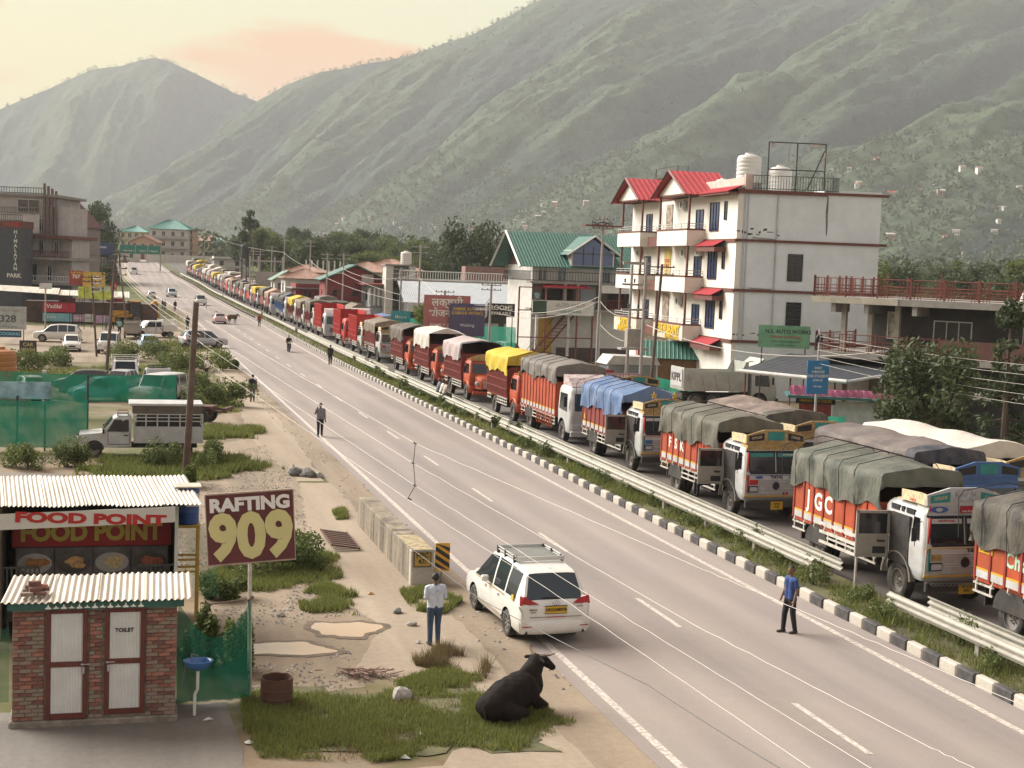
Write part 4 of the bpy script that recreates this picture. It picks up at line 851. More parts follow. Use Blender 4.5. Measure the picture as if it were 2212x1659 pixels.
def car(name, label, loc, rz, spec, paint, group=None, cat='car', plate='', plate_m=None, glass=None, lights=None, wheels=True):
 S = SPEC[spec]; o = thing(name, label, cat, loc, rz, group); P = shell(spec, S['st'], [(y, S['r'] + .055, S['r'] + .01) for y in S['ax']], paint, glass)
 for k in sorted(P): link({0: 'body', 1: 'underbody', 18: 'windshield', 19: 'rear_window'}.get(k, 'window'), P[k], o)
 if wheels:
  for y in S['ax']:
   for sx in (1, -1): wheel(o, sx * (S['W'] - S['w'] / 2 + .005), y, S['r'], S['w'])
 Wd = S['W']; L_ = S['L']; st = S['st']
 hz = st[-2][3] if spec != 'suv' else .86
 for sx in (1, -1):
  x0, x1 = sorted((sx * (Wd - .40), sx * (Wd - .07)))
  if spec == 'suv': MB().bev(x0, x1, L_ - .06, L_ + .045, .72, .88, .02).build('headlight', M_HEAD, o)
  else:
   yy = st[-3][0]; MB().add([(sx * (Wd - .36), yy + .24, hz - .06), (sx * (Wd - .02), yy + .02, hz - .02), (sx * (Wd - .04), yy - .10, hz + .12), (sx * (Wd - .34), yy + .16, hz + .07), (sx * (Wd - .36), yy - .1, hz - .06), (sx * (Wd - .1), yy - .2, hz - .02), (sx * (Wd - .12), yy - .25, hz + .1), (sx * (Wd - .34), yy - .1, hz + .05)],
    [(0, 1, 2, 3), (1, 5, 6, 2), (3, 2, 6, 7), (0, 4, 5, 1), (4, 7, 6, 5), (0, 3, 7, 4)]).build('headlight', M_HEAD, o)
  yr = st[1][0]; zr = st[1][3]
  MB().add([(sx * (Wd - .30), yr - .035, zr - .14), (sx * (Wd - .02), yr + .06, zr - .16), (sx * (Wd - .03), yr + .12, zr + .06), (sx * (Wd - .22), yr + .0, zr + .05), (sx * (Wd - .30), yr + .2, zr - .14), (sx * (Wd - .1), yr + .25, zr - .14), (sx * (Wd - .12), yr + .28, zr + .04), (sx * (Wd - .24), yr + .25, zr + .02)],
   [(3, 2, 1, 0), (2, 6, 5, 1), (7, 6, 2, 3), (1, 5, 4, 0), (5, 6, 7, 4), (4, 7, 3, 0)]).build('taillight', lights or M_TAIL, o)
  mir = MB().bev(*sorted((sx * (Wd + .01), sx * (Wd + .20))), st[-5][0] - .55, st[-5][0] - .40, 1.0 * st[3][3], st[3][3] + .14, .03).build('mirror', paint if spec == 'mpv' else M_TRIM, o)
 b = MB().bev(-.30, .30, L_ - .10, L_ + .02, .42, .58, .02); b.build('grille', M_TRIM, o)
 if plate:
  for (y, f, pm) in ((L_ + .03, 1, plate_m or M_PLW), (-L_ - .012, -1, plate_m or M_PLW)):
   p = MB().box(-.25, .25, *sorted((y, y - f * .03)), .56 if f > 0 else .72, .68 if f > 0 else .84).build('number_plate', pm, o)
   text(plate, .10, M_BLK, p, (0, y + f * .004, .62 if f > 0 else .78), 0, .02, .9, rot=(math.pi / 2, 0, math.pi if f > 0 else 0), depth=.002)
 return o
# ------------------------------------------------------------------ white people carrier on the road edge
mpv = car('people_carrier', 'dusty white people carrier with roof rack parked across the road edge line', W(34.25, 10.10), RA + R(3.0), 'mpv', M_WHITE, None, 'car', wheels=True)
rk = MB()
M_ALU = mat('aluminium', (.50, .50, .48), .35, .7, .1, 3)
for sx in (1, -1):
 rk.tube((sx * .62, -1.12, 1.84), (sx * .62, .35, 1.84), .022, None, 8, M_ALU).tube((sx * .62, -1.12, 1.91), (sx * .62, .35, 1.91), .022, None, 8, M_ALU)
 for y in (-1.0, -.3, .3): rk.box(*sorted((sx * .58, sx * .65)), y - .03, y + .03, 1.74, 1.93, M_TRIM)
rk.box(-.62, .62, -1.17, -1.11, 1.82, 1.91, M_ALU).box(-.62, .62, .33, .38, 1.83, 1.92, M_ALU)
for k in range(9): rk.box(-.60, .60, -1.02 + k * .16, -.97 + k * .16, 1.83, 1.855, M_ALU)
rk.build('roof_rack', None, mpv)
for sx in (1, -1):
 MB().add([(sx * .44, -2.385, 1.02), (sx * .90, -2.30, .98), (sx * .885, -2.24, 1.20), (sx * .80, -2.33, 1.19), (sx * .44, -2.1, 1.02), (sx * .7, -2.0, 1.0), (sx * .72, -2.0, 1.16), (sx * .6, -2.1, 1.15)], [(3, 2, 1, 0), (2, 6, 5, 1), (7, 6, 2, 3), (1, 5, 4, 0), (4, 7, 3, 0)]).build('taillight', M_TAIL, mpv)
 MB().add([(sx * .88, -2.335, .96), (sx * .80, -2.36, .66), (sx * .92, -2.27, .95)], [(0, 1, 2), (2, 1, 0)]).build('reflector_edge', M_HEAD, mpv)
 MB().box(*sorted((sx * .58, sx * .84)), -2.405, -2.36, .47, .49).build('reflector', M_TAIL, mpv)
 for y in (.42, -.62): MB().bev(*sorted((sx * .905, sx * .955)), y - .11, y + .09, .90, .94, .012).build('door_handle', M_WHITE, mpv)
 MB().box(*sorted((sx * .906, sx * .921)), -1.1, 1.2, .985, 1.003).build('trim_strip', mat('gold_strip', (.35, .22, .06), .4), mpv)
 MB().box(*sorted((sx * .912, sx * .928)), -.95, .98, .40, .46).build('side_moulding', mat('grey_moulding', (.28, .24, .19), .5), mpv)
MB().grid([[(x * w, y + .16 * (abs(x) ** 3), z) for x in [k / 8 - 1 for k in range(17)]] for (y, z, w) in ((-2.30, .26, .84), (-2.41, .30, .87), (-2.455, .40, .895), (-2.455, .54, .90), (-2.42, .62, .895), (-2.34, .66, .88))]).build('bumper', M_WHITE, mpv, smooth=True)
MB().box(-.66, .66, -2.395, -2.368, .70, .705).build('panel_gap', M_TRIM, mpv)
p = MB().box(-.27, .27, -2.41, -2.37, .80, .96).build('number_plate', M_PLY, mpv); text('HR55AM0596', .112, M_BLK, p, (0, -2.413, .88), 0, .02, .83)
MB().box(-.28, .28, -2.405, -2.37, .96, .975).box(-.28, .28, -2.405, -2.37, .785, .80).build('plate_frame', M_TRIM, p)
MB().box(-.24, .24, -2.40, -2.37, .695, .712).build('reflector_strip', M_TAIL, mpv)
b = MB(); Xe = Matrix.Translation((0, -2.385, 1.045)) @ Matrix.Diagonal((1, 1, .68, 1))
for (r_, sx_) in ((.085, 1), (.05, 1)): b.lathe([(r_ - .010, -.01), (r_, -.016), (r_ + .010, -.01), (r_, .0), (r_ - .010, -.01)], 22, None, Xe @ Matrix.Diagonal((1 if r_ > .06 else .62, 1, 1, 1)), 'y')
b.build('emblem', M_CHROME, mpv); text('INNOVA', .05, M_TRIM, mpv, (-.58, -2.405, .89), 0, .02); text('CRYSTA', .04, M_TRIM, mpv, (-.58, -2.405, .83), 0, .01); text('2.4 GX', .055, M_TRIM, mpv, (.60, -2.405, .95), 0, .02)
MB().tube((-.32, -2.30, 1.17), (.12, -2.31, 1.15), .012).build('wiper', M_TRIM, mpv)
MB().add([(-.02, -1.62, 1.765), (.02, -1.62, 1.765), (0, -1.75, 1.84), (0, -1.78, 1.765)], [(0, 1, 2), (1, 3, 2), (3, 0, 2)]).build('aerial_fin', M_WHITE, mpv)
MB().add([(-.912, -1.66, 1.01), (-.912, -1.84, 1.01), (-.89, -1.84, 1.14), (-.89, -1.70, 1.14)], [(0, 1, 2, 3)]).build('sticker', mat('yellow_sticker', (.5, .32, .03), .5), mpv).location.x -= .012
# ------------------------------------------------------------------ lorries (helpers)
M_CHAS = mat('chassis_black', (.03, .028, .026), .8, 0, .3, 3, dirt=.5, dirtc=(.12, .10, .08)); M_GREYP = mat('primer_grey', (.30, .28, .245), .6, 0, .15, 3, dirt=.5, dirtc=(.22, .17, .12))
M_TW = mat('lorry_white', (.46, .465, .465), .4, 0, .1, 2, dirt=.65, dirtc=(.30, .25, .20), dscale=1.8); M_TO = mat('lorry_orange', (.38, .060, .018), .55, 0, .22, 2, dirt=.6, dirtc=(.17, .06, .03)); M_TR = mat('lorry_red', (.40, .022, .018), .5, 0, .18, 2, dirt=.35, dirtc=(.20, .05, .035))
M_TM = mat('lorry_maroon', (.19, .028, .022), .6, 0, .25, 2, dirt=.4, dirtc=(.11, .05, .035)); M_TDR = mat('rib_dark_red', (.24, .03, .018), .6, 0, .2, 2); M_TY = mat('lorry_yellow', (.55, .33, .03), .5, 0, .1, 2, dirt=.3, dirtc=(.35, .22, .08)); M_TB = mat('lorry_blue', (.06, .13, .30), .45, 0, .15, 2)
M_LGL = glass_mat('lorry_glass', (.012, .015, .018), .12); M_RAIL = mat('white_rail', (.50, .47, .42), .6, 0, .2, 4, dirt=.5, dirtc=(.25, .18, .13))
M_GOLD = mat('painted_gold_board', (.36, .23, .07), .55, 0, .45, 7, dirt=.4, dirtc=(.45, .40, .30), dscale=4); M_TEAL = mat('teal_paint', (.03, .22, .20), .5); M_ORN = mat('ornament_cream', (.52, .42, .26), .7, 0, .45, 9)
M_INT = mat('cab_interior', (.035, .03, .028), .9, 0, .5, 4)
def tarp_mat(name, c, var=.22, dirtc=(.2, .17, .13)):
 if name in MATS: return MATS[name]
 m, nt, N, L, B = new_mat(name); tc = N.new('ShaderNodeTexCoord')
 n1 = N.new('ShaderNodeTexNoise'); n1.inputs['Scale'].default_value = 1.4; n1.inputs['Detail'].default_value = 7; n1.inputs['Roughness'].default_value = .65; L.new(tc.outputs['Object'], n1.inputs[0])
 r1 = N.new('ShaderNodeValToRGB'); L.new(n1.outputs[0], r1.inputs[0]); e = r1.color_ramp.elements; e[0].position = .3; e[1].position = .7; e[0].color = tuple(v * (1 - var) for v in c) + (1,); e[1].color = tuple(min(1, v * (1 + var)) for v in c) + (1,)
 x = e.new(.60); x.color = tuple(min(1, .6 * v + .4 * d) for v, d in zip(c, dirtc)) + (1,)
 L.new(r1.outputs[0], B.inputs['Base Color']); B.inputs['Roughness'].default_value = .75; B.inputs['Specular IOR Level'].default_value = .3
 mp = N.new('ShaderNodeMapping'); mp.inputs['Scale'].default_value = (1, 2.5, .8); L.new(tc.outputs['Object'], mp.inputs[0])
 n2 = N.new('ShaderNodeTexNoise'); n2.inputs['Scale'].default_value = 4; n2.inputs['Detail'].default_value = 6; n2.inputs['Distortion'].default_value = .6; L.new(mp.outputs[0], n2.inputs[0])
 bp = N.new('ShaderNodeBump'); bp.inputs['Strength'].default_value = .55; bp.inputs['Distance'].default_value = .08; L.new(n2.outputs[0], bp.inputs['Height']); L.new(bp.outputs[0], B.inputs['Normal'])
 MATS[name] = m; return m
TP = {'olive': tarp_mat('tarp_olive', (0.090, 0.092, 0.072)), 'green': tarp_mat('tarp_green', (0.082, 0.098, 0.082), .3), 'brown': tarp_mat('tarp_brown', (0.090, 0.074, 0.062)), 'grey': tarp_mat('tarp_grey', (0.156, 0.144, 0.133)), 'blue': tarp_mat('tarp_blue', (.085, .175, .36), .25), 'yellow': tarp_mat('tarp_yellow', (.62, .45, .01), .12), 'white': tarp_mat('tarp_white', (.62, .58, .52), .12),
  'navy': tarp_mat('tarp_navy', (.022, .03, .055)), 'pink': tarp_mat('tarp_pink', (.50, .40, .40), .2), 'tan': tarp_mat('tarp_tan', (0.187, 0.148, 0.105)), 'purple': tarp_mat('tarp_purple_brown', (0.133, 0.109, 0.109), .3), 'stripe': tarp_mat('tarp_rust', (0.203, 0.148, 0.129), .6), 'dark': tarp_mat('tarp_dark', (0.047, 0.047, 0.043)), 'peach': tarp_mat('tarp_peach', (.45, .27, .20), .15), 'lime': tarp_mat('tarp_lime', (.55, .50, .18), .15)}
def tarp_mesh(L_, zlow, zedge, zridge, seed, arch=False, front_low=None, hw=1.30, nL=44):
 """tarpaulin stretched over hoops: ridge, eaves, scalloped lower hem, gathered ends; y from 0 (front) to -L_"""
 rr = random.Random(seed); prof = [(-1, 0), (-1.005, .25), (-1.01, .5), (-1.0, .75), (-.985, .93), (-.90, 1.0), (-.6, 1.0), (-.3, 1.0), (0, 1.0), (.3, 1.0), (.6, 1.0), (.90, 1.0), (.985, .93), (1.0, .75), (1.01, .5), (1.005, .25), (1, 0)]
 ph = [rr.uniform(0, 6) for _ in range(6)]; P = []
 def pt(u, y, a, h, endk=0.0):
  lo = zlow + .10 * math.sin(u * L_ * 1.9 + ph[0]) + .06 * math.sin(u * L_ * 5.1 + ph[1])
  if arch and a < 0: lo = lo + (zedge - lo) * .82 * max(0, 1 - ((u - .45) / .34) ** 2) ** .5 if abs(u - .45) < .34 else lo
  if h < 1: z = lo + (zedge - lo) * h
  else: z = zedge + (zridge - zedge) * (1 - abs(a) / .90) ** .9 if abs(a) < .9 else zedge
  sgn = math.cos(u * L_ / .95 * 6.283); pinch = .028 * (sgn ** 3 if sgn > 0 else 0)
  sagz = .045 * math.sin(u * L_ * 2.2 + a * 3 + ph[2]) + .05 * (float(fbm(np.array([u * L_ * 1.3 + seed]), np.array([a * 2.0 + 5.0]), 3)[0]) - .5)
  bul = .05 * math.sin(u * L_ * 3.7 + h * 3 + ph[3]) * (1 - abs(h - .5)) + .03 * math.sin(u * L_ * 9 + ph[4]) * (1 - h)
  x = a * hw - (pinch if abs(a) > .9 else 0) * (1 if a > 0 else -1) + (bul if a > 0 else -bul) * (1 if h < 1 else 0)
  return (x, y, z + (sagz - pinch * .8 if h >= 1 else 0))
 for i in range(nL + 1): u = i / nL; P.append([pt(u, -u * L_, a, h) for (a, h) in prof])
 b = MB().grid(P)
 for (row, d, lowz) in ((P[0], 1, front_low if front_low else zedge - .45), (P[-1], -1, zlow - .05)):
  n = len(row); G_ = [row]
  for q in (.35, .7, 1.0):
   r = []
   for k, (x, y, z) in enumerate(row):
    zc = max(min(z, zedge), min(z, lowz + 0.0)) if z < lowz else z + (lowz - z) * q
    xx = x * (1 - .10 * q * (1 if z > zedge else .3)); r.append((xx, y + d * (.05 + .10 * math.sin(k * 1.9 + ph[5]) * q) * min(1, q + .3), zc))
   G_.append(r)
  b.grid(G_)
 return b.mesh('tarpaulin', None, True)
def rounded_rect(yf, yb, w, r, n=4):
 pts = []
 for (cx, cy_, a0, rr_) in ((w - r, yf - r, 0, r), (-(w - r), yf - r, 90, r), (-w + .04, yb + .04, 180, .04), (w - .04, yb + .04, 270, .04)):
  for k in range(n + 1): a = R(a0 + 90 * k / n); pts.append((cx + rr_ * math.cos(a), cy_ + rr_ * math.sin(a)))
 return pts
LOR = {}
def arch_cut(me, r=.60, z=.56, x0=.68):
 o = bpy.data.objects.new('t', me); _bench.collection.objects.link(o); cs = []
 while len(me.materials) < 2: me.materials.append(M_CHAS)
 for sx in (1, -1):
  cm = MB().lathe([(.001, 1.5 * sx), (r, 1.5 * sx), (r, x0 * sx), (.001, x0 * sx)], 22, None, Matrix.Translation((0, 0, z)), 'x').mesh('cut'); cm.materials.append(M_CHAS); cm.materials.append(M_CHAS)
  cm.polygons.foreach_set('material_index', [1] * len(cm.polygons)); bm = bmesh.new(); bm.from_mesh(cm); bmesh.ops.remove_doubles(bm, verts=bm.verts[:], dist=2e-3); bmesh.ops.recalc_face_normals(bm, faces=bm.faces[:]); bm.to_mesh(cm); bm.free()
  c = bpy.data.objects.new('c', cm); _bench.collection.objects.link(c); cs.append(c); md = o.modifiers.new('b', 'BOOLEAN'); md.object = c; md.operation = 'DIFFERENCE'; md.solver = 'EXACT'
 bm = bmesh.new(); bm.from_mesh(me); bmesh.ops.remove_doubles(bm, verts=bm.verts[:], dist=1e-4); bmesh.ops.recalc_face_normals(bm, faces=bm.faces[:]); bm.to_mesh(me); bm.free()
 res = baked(o)
 for c in cs + [o]: bpy.data.objects.remove(c)
 res.set_sharp_from_angle(angle=R(40)); return res
def cached(key, fn):
 if key not in LOR: LOR[key] = fn()
 return LOR[key]
def cab_shell(levels, r=.2):
 b = MB(); P = [[(x, y, z) for x, y in rounded_rect(yf, yb, w, r)] for (z, yf, yb, w) in levels]; b.grid(P, closed=True)
 n = len(P[0]); b.add(P[-1], [tuple(range(n))]); b.add(P[0], [tuple(range(n - 1, -1, -1))]); return b
def lorry(label, s, t, L_=5.6, cab='classic', paint=None, body=None, tarp='olive', arch=False, zlow=2.05, zedge=3.0, zridge=3.22, detail=2, door=False, group='lorries queued beyond the median', cagebody=False, words=None, seed=0, roof_low=False, bodytop=2.35, dz=0.0, turn=0.0, tarp2=None, name='lorry', extra=None):
 paint = paint or M_TW; body = body or M_TO
 p = WR(s - (1.0 if s < 140 else 0), t + .08, dz); root = thing(name, label, 'lorry', p, heading(s, t) + math.pi + turn, group); root.scale = (1.08, 1.08, 1.12)
 d = detail; yb0 = -.95
 for (y, dual) in ((0, 0), (-L_ + .55, 1)):
  for sx in (1, -1):
   wheel(root, sx * 1.02, y, .51, .27, 1)
   if dual and d > 1: wheel(root, sx * .74, y, .51, .25, 1)
 def chas():
  b = MB()
  for sx in (1, -1): b.box(sx * .42 - .05, sx * .42 + .05, -L_ - .6, 1.1, .72, .95)
  b.box(-1.0, 1.0, -.06, .06, .45, .57).box(-1.0, 1.0, -L_ + .49, -L_ + .61, .45, .57).box(-.35, .35, -.6, .9, .5, .95)
  b.box(.55, 1.05, -2.6, -1.7, .55, .98).box(-1.05, -.55, -2.4, -1.6, .55, .98); b.box(-1.0, 1.0, -L_ - .75, -L_ - .70, .5, .9)
  return b.mesh('chassis', M_CHAS)
 link('chassis', cached(('chas', L_), chas), root)
 if cab == 'classic':
  lv = [(.72, 1.16, -.78, 1.08), (.82, 1.25, -.80, 1.13), (1.0, 1.28, -.80, 1.16), (1.55, 1.28, -.80, 1.17), (1.66, 1.24, -.80, 1.16), (2.34, 1.12, -.78, 1.10), (2.44, 1.06, -.74, 1.05), (2.52, .90, -.68, .96), (2.55, .60, -.55, .80)]
  link('cab_body', cached(('cab', paint.name), lambda: arch_cut(cab_shell(lv, .17).mesh('cab_body', paint, True))), root)
  for sx in (1, -1):
   x0, x1 = sorted((sx * .045, sx * .97)); q = lambda z, o_=.008: 1.24 - (z - 1.66) * .176 + o_
   gl = MB().add([(x0, q(1.70), 1.70), (x1, q(1.70), 1.70), (x1, q(2.29), 2.29), (x0, q(2.29), 2.29)], [(1, 0, 3, 2)]).build('windshield', M_LGL, root)
   if d > 1:
    fr = MB()
    for (a, e, z0, z1) in ((x0 - .02, x1 + .02, 1.66, 1.70), (x0 - .02, x1 + .02, 2.29, 2.33)): fr.add([(a, q(z0, 0.02), z0), (e, q(z0, .02), z0), (e, q(z1, .02), z1), (a, q(z1, .02), z1), (a, q(z0, -.01), z0), (e, q(z0, -.01), z0), (e, q(z1, -.01), z1), (a, q(z1, -.01), z1)], [(1, 0, 3, 2), (0, 1, 5, 4), (3, 7, 6, 2), (0, 4, 7, 3), (1, 2, 6, 5)])
    for xx in (x0, x1): fr.add([(xx - .02, q(1.70, .02), 1.70), (xx + .02, q(1.70, .02), 1.70), (xx + .02, q(2.29, .02), 2.29), (xx - .02, q(2.29, .02), 2.29), (xx - .02, q(1.7, -.01), 1.7), (xx + .02, q(1.7, -.01), 1.7), (xx + .02, q(2.29, -.01), 2.29), (xx - .02, q(2.29, -.01), 2.29)], [(1, 0, 3, 2), (0, 4, 7, 3), (1, 2, 6, 5)])
    fr.build('window_frame', M_TRIM, gl)
    if words and words.get('band'): 
     bx = MB().add([(x0 + .03, q(2.16, .014), 2.16), (x1 - .03, q(2.16, .014), 2.16), (x1 - .03, q(2.28, .014), 2.28), (x0 + .03, q(2.28, .014), 2.28)], [(1, 0, 3, 2)]).build('visor_band', words.get('bandm', M_TW), gl)
     tx = words['band'][0 if sx < 0 else 1]
     if tx: text(tx, .10, words.get('bandt', M_RED), bx, ((x0 + x1) / 2, q(2.22, .018), 2.215), 0, .03, 1.0, rot=(math.pi / 2 + R(10), 0, math.pi), depth=.002)
   xs = sx * 1.165
   MB().add([(sx * 1.172, .62, 1.72), (sx * 1.172, .98, 1.72), (sx * 1.122, .90, 2.26), (sx * 1.122, .62, 2.26)], [(0, 1, 2, 3), (3, 2, 1, 0)]).build('side_window', M_LGL, root)
   if sx > 0 and door:
    MB().box(1.10, 1.186, -.42, .52, .98, 2.22).build('doorway', M_INT, root)
    dr = thing('door', None, None); dr.parent = root; dr.location = (1.18, -.45, 0); dr.rotation_euler = (0, 0, R(-8))
    MB().bev(0, .92, -.03, .03, 1.02, 1.62, .02).box(0, .07, -.03, .03, 1.62, 2.22).box(.85, .92, -.03, .03, 1.62, 2.22).box(0, .92, -.03, .03, 2.15, 2.22).build('door_panel', M_GREYP if door == 1 else M_TW, dr)
    MB().box(.07, .85, -.008, .008, 1.62, 2.15).build('door_glass', M_LGL, dr)
    MB().box(.12, .34, .031, .05, 1.42, 1.47).box(.1, .45, .031, .036, 1.12, 1.3).build('door_trim', M_TRIM, dr)
   else:
    MB().add([(xs + sx * .008, -.62, 1.70), (xs + sx * .008, .50, 1.70), (sx * 1.112 + sx * .01, .50, 2.26), (sx * 1.112 + sx * .01, -.62, 2.26)], [(0, 1, 2, 3), (3, 2, 1, 0)]).build('side_window', M_LGL, root)
    if d > 1: MB().path([(sx * 1.178, .55, 1.0), (sx * 1.178, .55, 1.68)], .008, 4).path([(sx * 1.178, -.66, 1.0), (sx * 1.178, -.66, 1.68)], .008, 4).build('door_seam', M_TRIM, root)
   pr = []
   for k in range(13): a = R(180 * k / 12); pr.append((.66 * math.cos(a), .62 + .62 * math.sin(a)))
   ar = MB(); 
   for (a, e) in zip(pr[:-1], pr[1:]): ar.add([(sx * 1.0, a[0], a[1]), (sx * 1.21, a[0], a[1]), (sx * 1.21, e[0], e[1]), (sx * 1.0, e[0], e[1]), (sx * 1.21, a[0] * 1.12, a[1] + .07 * (a[1] - .6)), (sx * 1.21, e[0] * 1.12, e[1] + .07 * (e[1] - .6))], [(0, 1, 2, 3), (3, 2, 1, 0), (1, 4, 5, 2), (2, 5, 4, 1)])
   ar.build('wheel_arch', M_GREYP, root)
   if d > 0:
    MB().bev(*sorted((sx * .66, sx * 1.02)), 1.27, 1.33, 1.02, 1.22, .02).build('headlight', M_TRIM, root)
    hl = MB().bev(*sorted((sx * .70, sx * .98)), 1.33, 1.345, 1.05, 1.19, .02).build('lamp', M_HEAD, root)
    MB().box(*sorted((sx * .98, sx * 1.13)), 1.20, 1.285, 1.46, 1.53).build('indicator', M_AMB, root)
  if d > 0:
   for k in range(6):
    for sx in (1, -1): MB().bev(*sorted((sx * .02, sx * .62)), 1.275, 1.31, 1.10 + k * .062, 1.14 + k * .062, .008).build('grille_slat', M_TW if paint is not M_TO else paint, root)
   MB().lathe([(.001, .0), (.12, .0), (.13, -.02)], 20, M_TRIM, Matrix.Translation((0, 1.325, 1.22)), 'y').build('emblem', None, root)
   MB().box(-1.17, 1.17, 1.255, 1.295, .86, .90).build('stripe', M_TY, root)
   bp = MB().bev(-1.15, 1.15, 1.28, 1.42, .52, .76, .03).build('bumper', M_CHAS if detail > 1 else M_TW, root)
   pl = MB().box(-.22, .22, 1.42, 1.44, .46, .72).build('number_plate', M_PLY, root)
   if words and words.get('plate'): text(words['plate'], .105, M_BLK, pl, (0, 1.444, .595), 0, .02, .8, rot=(math.pi / 2, 0, math.pi), depth=.002)
   for x in (-.42, -.30, .30, .42): MB().lathe([(.001, .015), (.04, .012), (.045, 0)], 10, M_TAIL if x < 0 else M_HEAD, Matrix.Translation((x, 1.295, .97)), 'y').build('lamp', None, root)
   MB().box(-.95, .95, 1.235, 1.262, 1.585, 1.655).build('wiper_panel', M_TRIM, root); rq = random.Random(seed); cs_ = [M_RED, M_TEAL, M_TB, M_TY, M_GOLD]
   for sx in (1, -1):
    MB().box(*sorted((sx * 1.0, sx * 1.06)), 1.27, 1.292, 1.0, 1.56).build('painted_strip', rq.choice(cs_), root); MB().box(*sorted((sx * .66, sx * .97)), 1.27, 1.289, 1.26, 1.42).build('painted_panel', rq.choice(cs_), root); MB().prism([(sx * 1.02, 1.68), (sx * 1.07, 1.68), (sx * 1.03, 2.30), (sx * .99, 2.30)], 1.16, 1.235, 'y').build('painted_border', rq.choice(cs_), root)
   MB().box(-1.1, 1.1, 1.262, 1.288, 1.565, 1.582).build('painted_line', rq.choice(cs_), root)
   if detail > 1:
    text('TATA', .13, M_BLK, root, (.0 if not words else words.get('tx', 0), 1.288, 1.505), 0, .04, 1.25, rot=(math.pi / 2, 0, math.pi), depth=.003)
    MB().path([(-.75, 1.25, 1.68), (-.25, 1.24, 1.86)], .008, 4).path([(.2, 1.25, 1.68), (.7, 1.24, 1.84)], .008, 4).build('wiper', M_TRIM, root)
    for sx in (1, -1): MB().path([(sx * 1.13, 1.26, .85), (sx * 1.13, 1.30, 1.6), (sx * 1.08, 1.22, 2.3)], .018, 5).build('guard_rail', M_RAIL, root)
    fr = MB()
    for k in range(22): x = -1.05 + k * .10; fr.add([(x - .05, 1.15, 2.36), (x + .05, 1.15, 2.36), (x + .03, 1.17, 2.31), (x - .03, 1.17, 2.31)], [(0, 1, 2, 3), (3, 2, 1, 0)])
    fr.build('fringe', M_TRIM, root)
   MB().add([(-1.06, 1.10, 2.37), (1.06, 1.10, 2.37), (1.0, 1.12, 2.62), (-1.0, 1.12, 2.62), (-1.06, .6, 2.40), (1.06, .6, 2.40), (1.0, .6, 2.66), (-1.0, .6, 2.66)], [(1, 0, 3, 2), (0, 4, 7, 3), (5, 1, 2, 6), (3, 7, 6, 2)]).build('brow_panel', words.get('brow', M_GOLD) if words else M_GOLD, root)
   cm_ = words.get('crown', M_GOLD) if words else M_GOLD
   if not roof_low:
    cb = MB().prism([(-1.08, 2.60), (1.08, 2.60), (1.10, 2.86), (.45, 3.04), (-.45, 3.04), (-1.10, 2.86)], 1.08, 1.14, 'y').build('crown_board', cm_, root)
    for sx in (1, -1):
     MB().prism([(1.08, 2.58), (-.10, 2.60), (-.10, 2.84), (.8, 2.88), (1.08, 2.86)], sx * 1.06 - .02, sx * 1.06 + .02, 'x').build('crown_side', M_ORN, root)
     sp = MB().prism([(sx * .44, 2.70), (sx * 1.0, 2.66), (sx * 1.0, 2.84), (sx * .44, 2.94)], 1.142, 1.152, 'y').build('sign_panel', words.get('cp', M_BLK) if words else M_BLK, cb)
     if words and words.get('goods'): text('GOODS' if sx > 0 else 'CARRIER', .115, M_ORN, sp, (sx * .72, 1.156, 2.785), 0, .02, .9 if sx > 0 else .75, rot=(math.pi / 2, R(-8 if sx > 0 else 8), math.pi), depth=.002)
    MB().box(-.30, .30, 1.142, 1.152, 2.70, 2.98).build('picture_panel', words.get('pic', M_TEAL) if words else M_TEAL, cb)
    MB().box(-1.08, 1.08, -.3, 1.06, 2.585, 2.60).build('roof_board', M_ORN, root)
  else: MB().box(-1.05, 1.05, -.2, 1.05, 2.5, 2.85).build('crown_board', M_GOLD, root)
  if d > 0:
   rf = MB()
   for sx in (1, -1):
    for k, (y0, y1) in enumerate(((-.5, -.12), (.0, .12), (.24, .62))): rf.box(*sorted((sx * 1.075, sx * 1.125)), y0, y1, 2.29, 2.42)
   rf.build('roof_light_panel', M_INT if d < 2 else M_TRIM, root)
 elif cab == 'modern':
  lv = [(.55, 1.32, -.55, 1.12), (.62, 1.38, -.58, 1.16), (1.35, 1.38, -.60, 1.18), (1.5, 1.36, -.60, 1.18), (2.45, 1.12, -.60, 1.12), (2.62, 1.0, -.58, 1.05), (2.72, .7, -.5, .92)]
  link('cab_body', cached(('mcab', paint.name), lambda: arch_cut(cab_shell(lv, .2).mesh('cab_body', paint, True))), root)
  q = lambda z: 1.36 - (z - 1.5) * .2526 + .012
  MB().add([(-.96, q(1.58), 1.58), (.96, q(1.58), 1.58), (.92, q(2.36), 2.36), (-.92, q(2.36), 2.36)], [(1, 0, 3, 2)]).build('windshield', M_LGL, root)
  for sx in (1, -1):
   MB().add([(sx * 1.19, -.40, 1.58), (sx * 1.19, .85, 1.50), (sx * 1.135, .70, 2.32), (sx * 1.135, -.40, 2.32)], [(0, 1, 2, 3), (3, 2, 1, 0)]).build('side_window', M_LGL, root)
   MB().bev(*sorted((sx * .68, sx * 1.08)), 1.36, 1.41, .75, .98, .03).build('headlight', M_HEAD, root)
   MB().bev(*sorted((sx * 1.25, sx * 1.42)), .95, 1.05, 1.75, 2.25, .03).build('mirror', M_TRIM, root)
  for k in range(4): MB().box(-.62, .62, 1.375, 1.395, .78 + k * .12, .85 + k * .12).build('grille_slat', M_TRIM, root)
  MB().bev(-1.16, 1.16, 1.32, 1.46, .42, .66, .04).build('bumper', paint if paint is M_TW else M_TW, root)
  pl = MB().box(-.22, .22, 1.46, 1.475, .47, .60).build('number_plate', M_PLY, root)
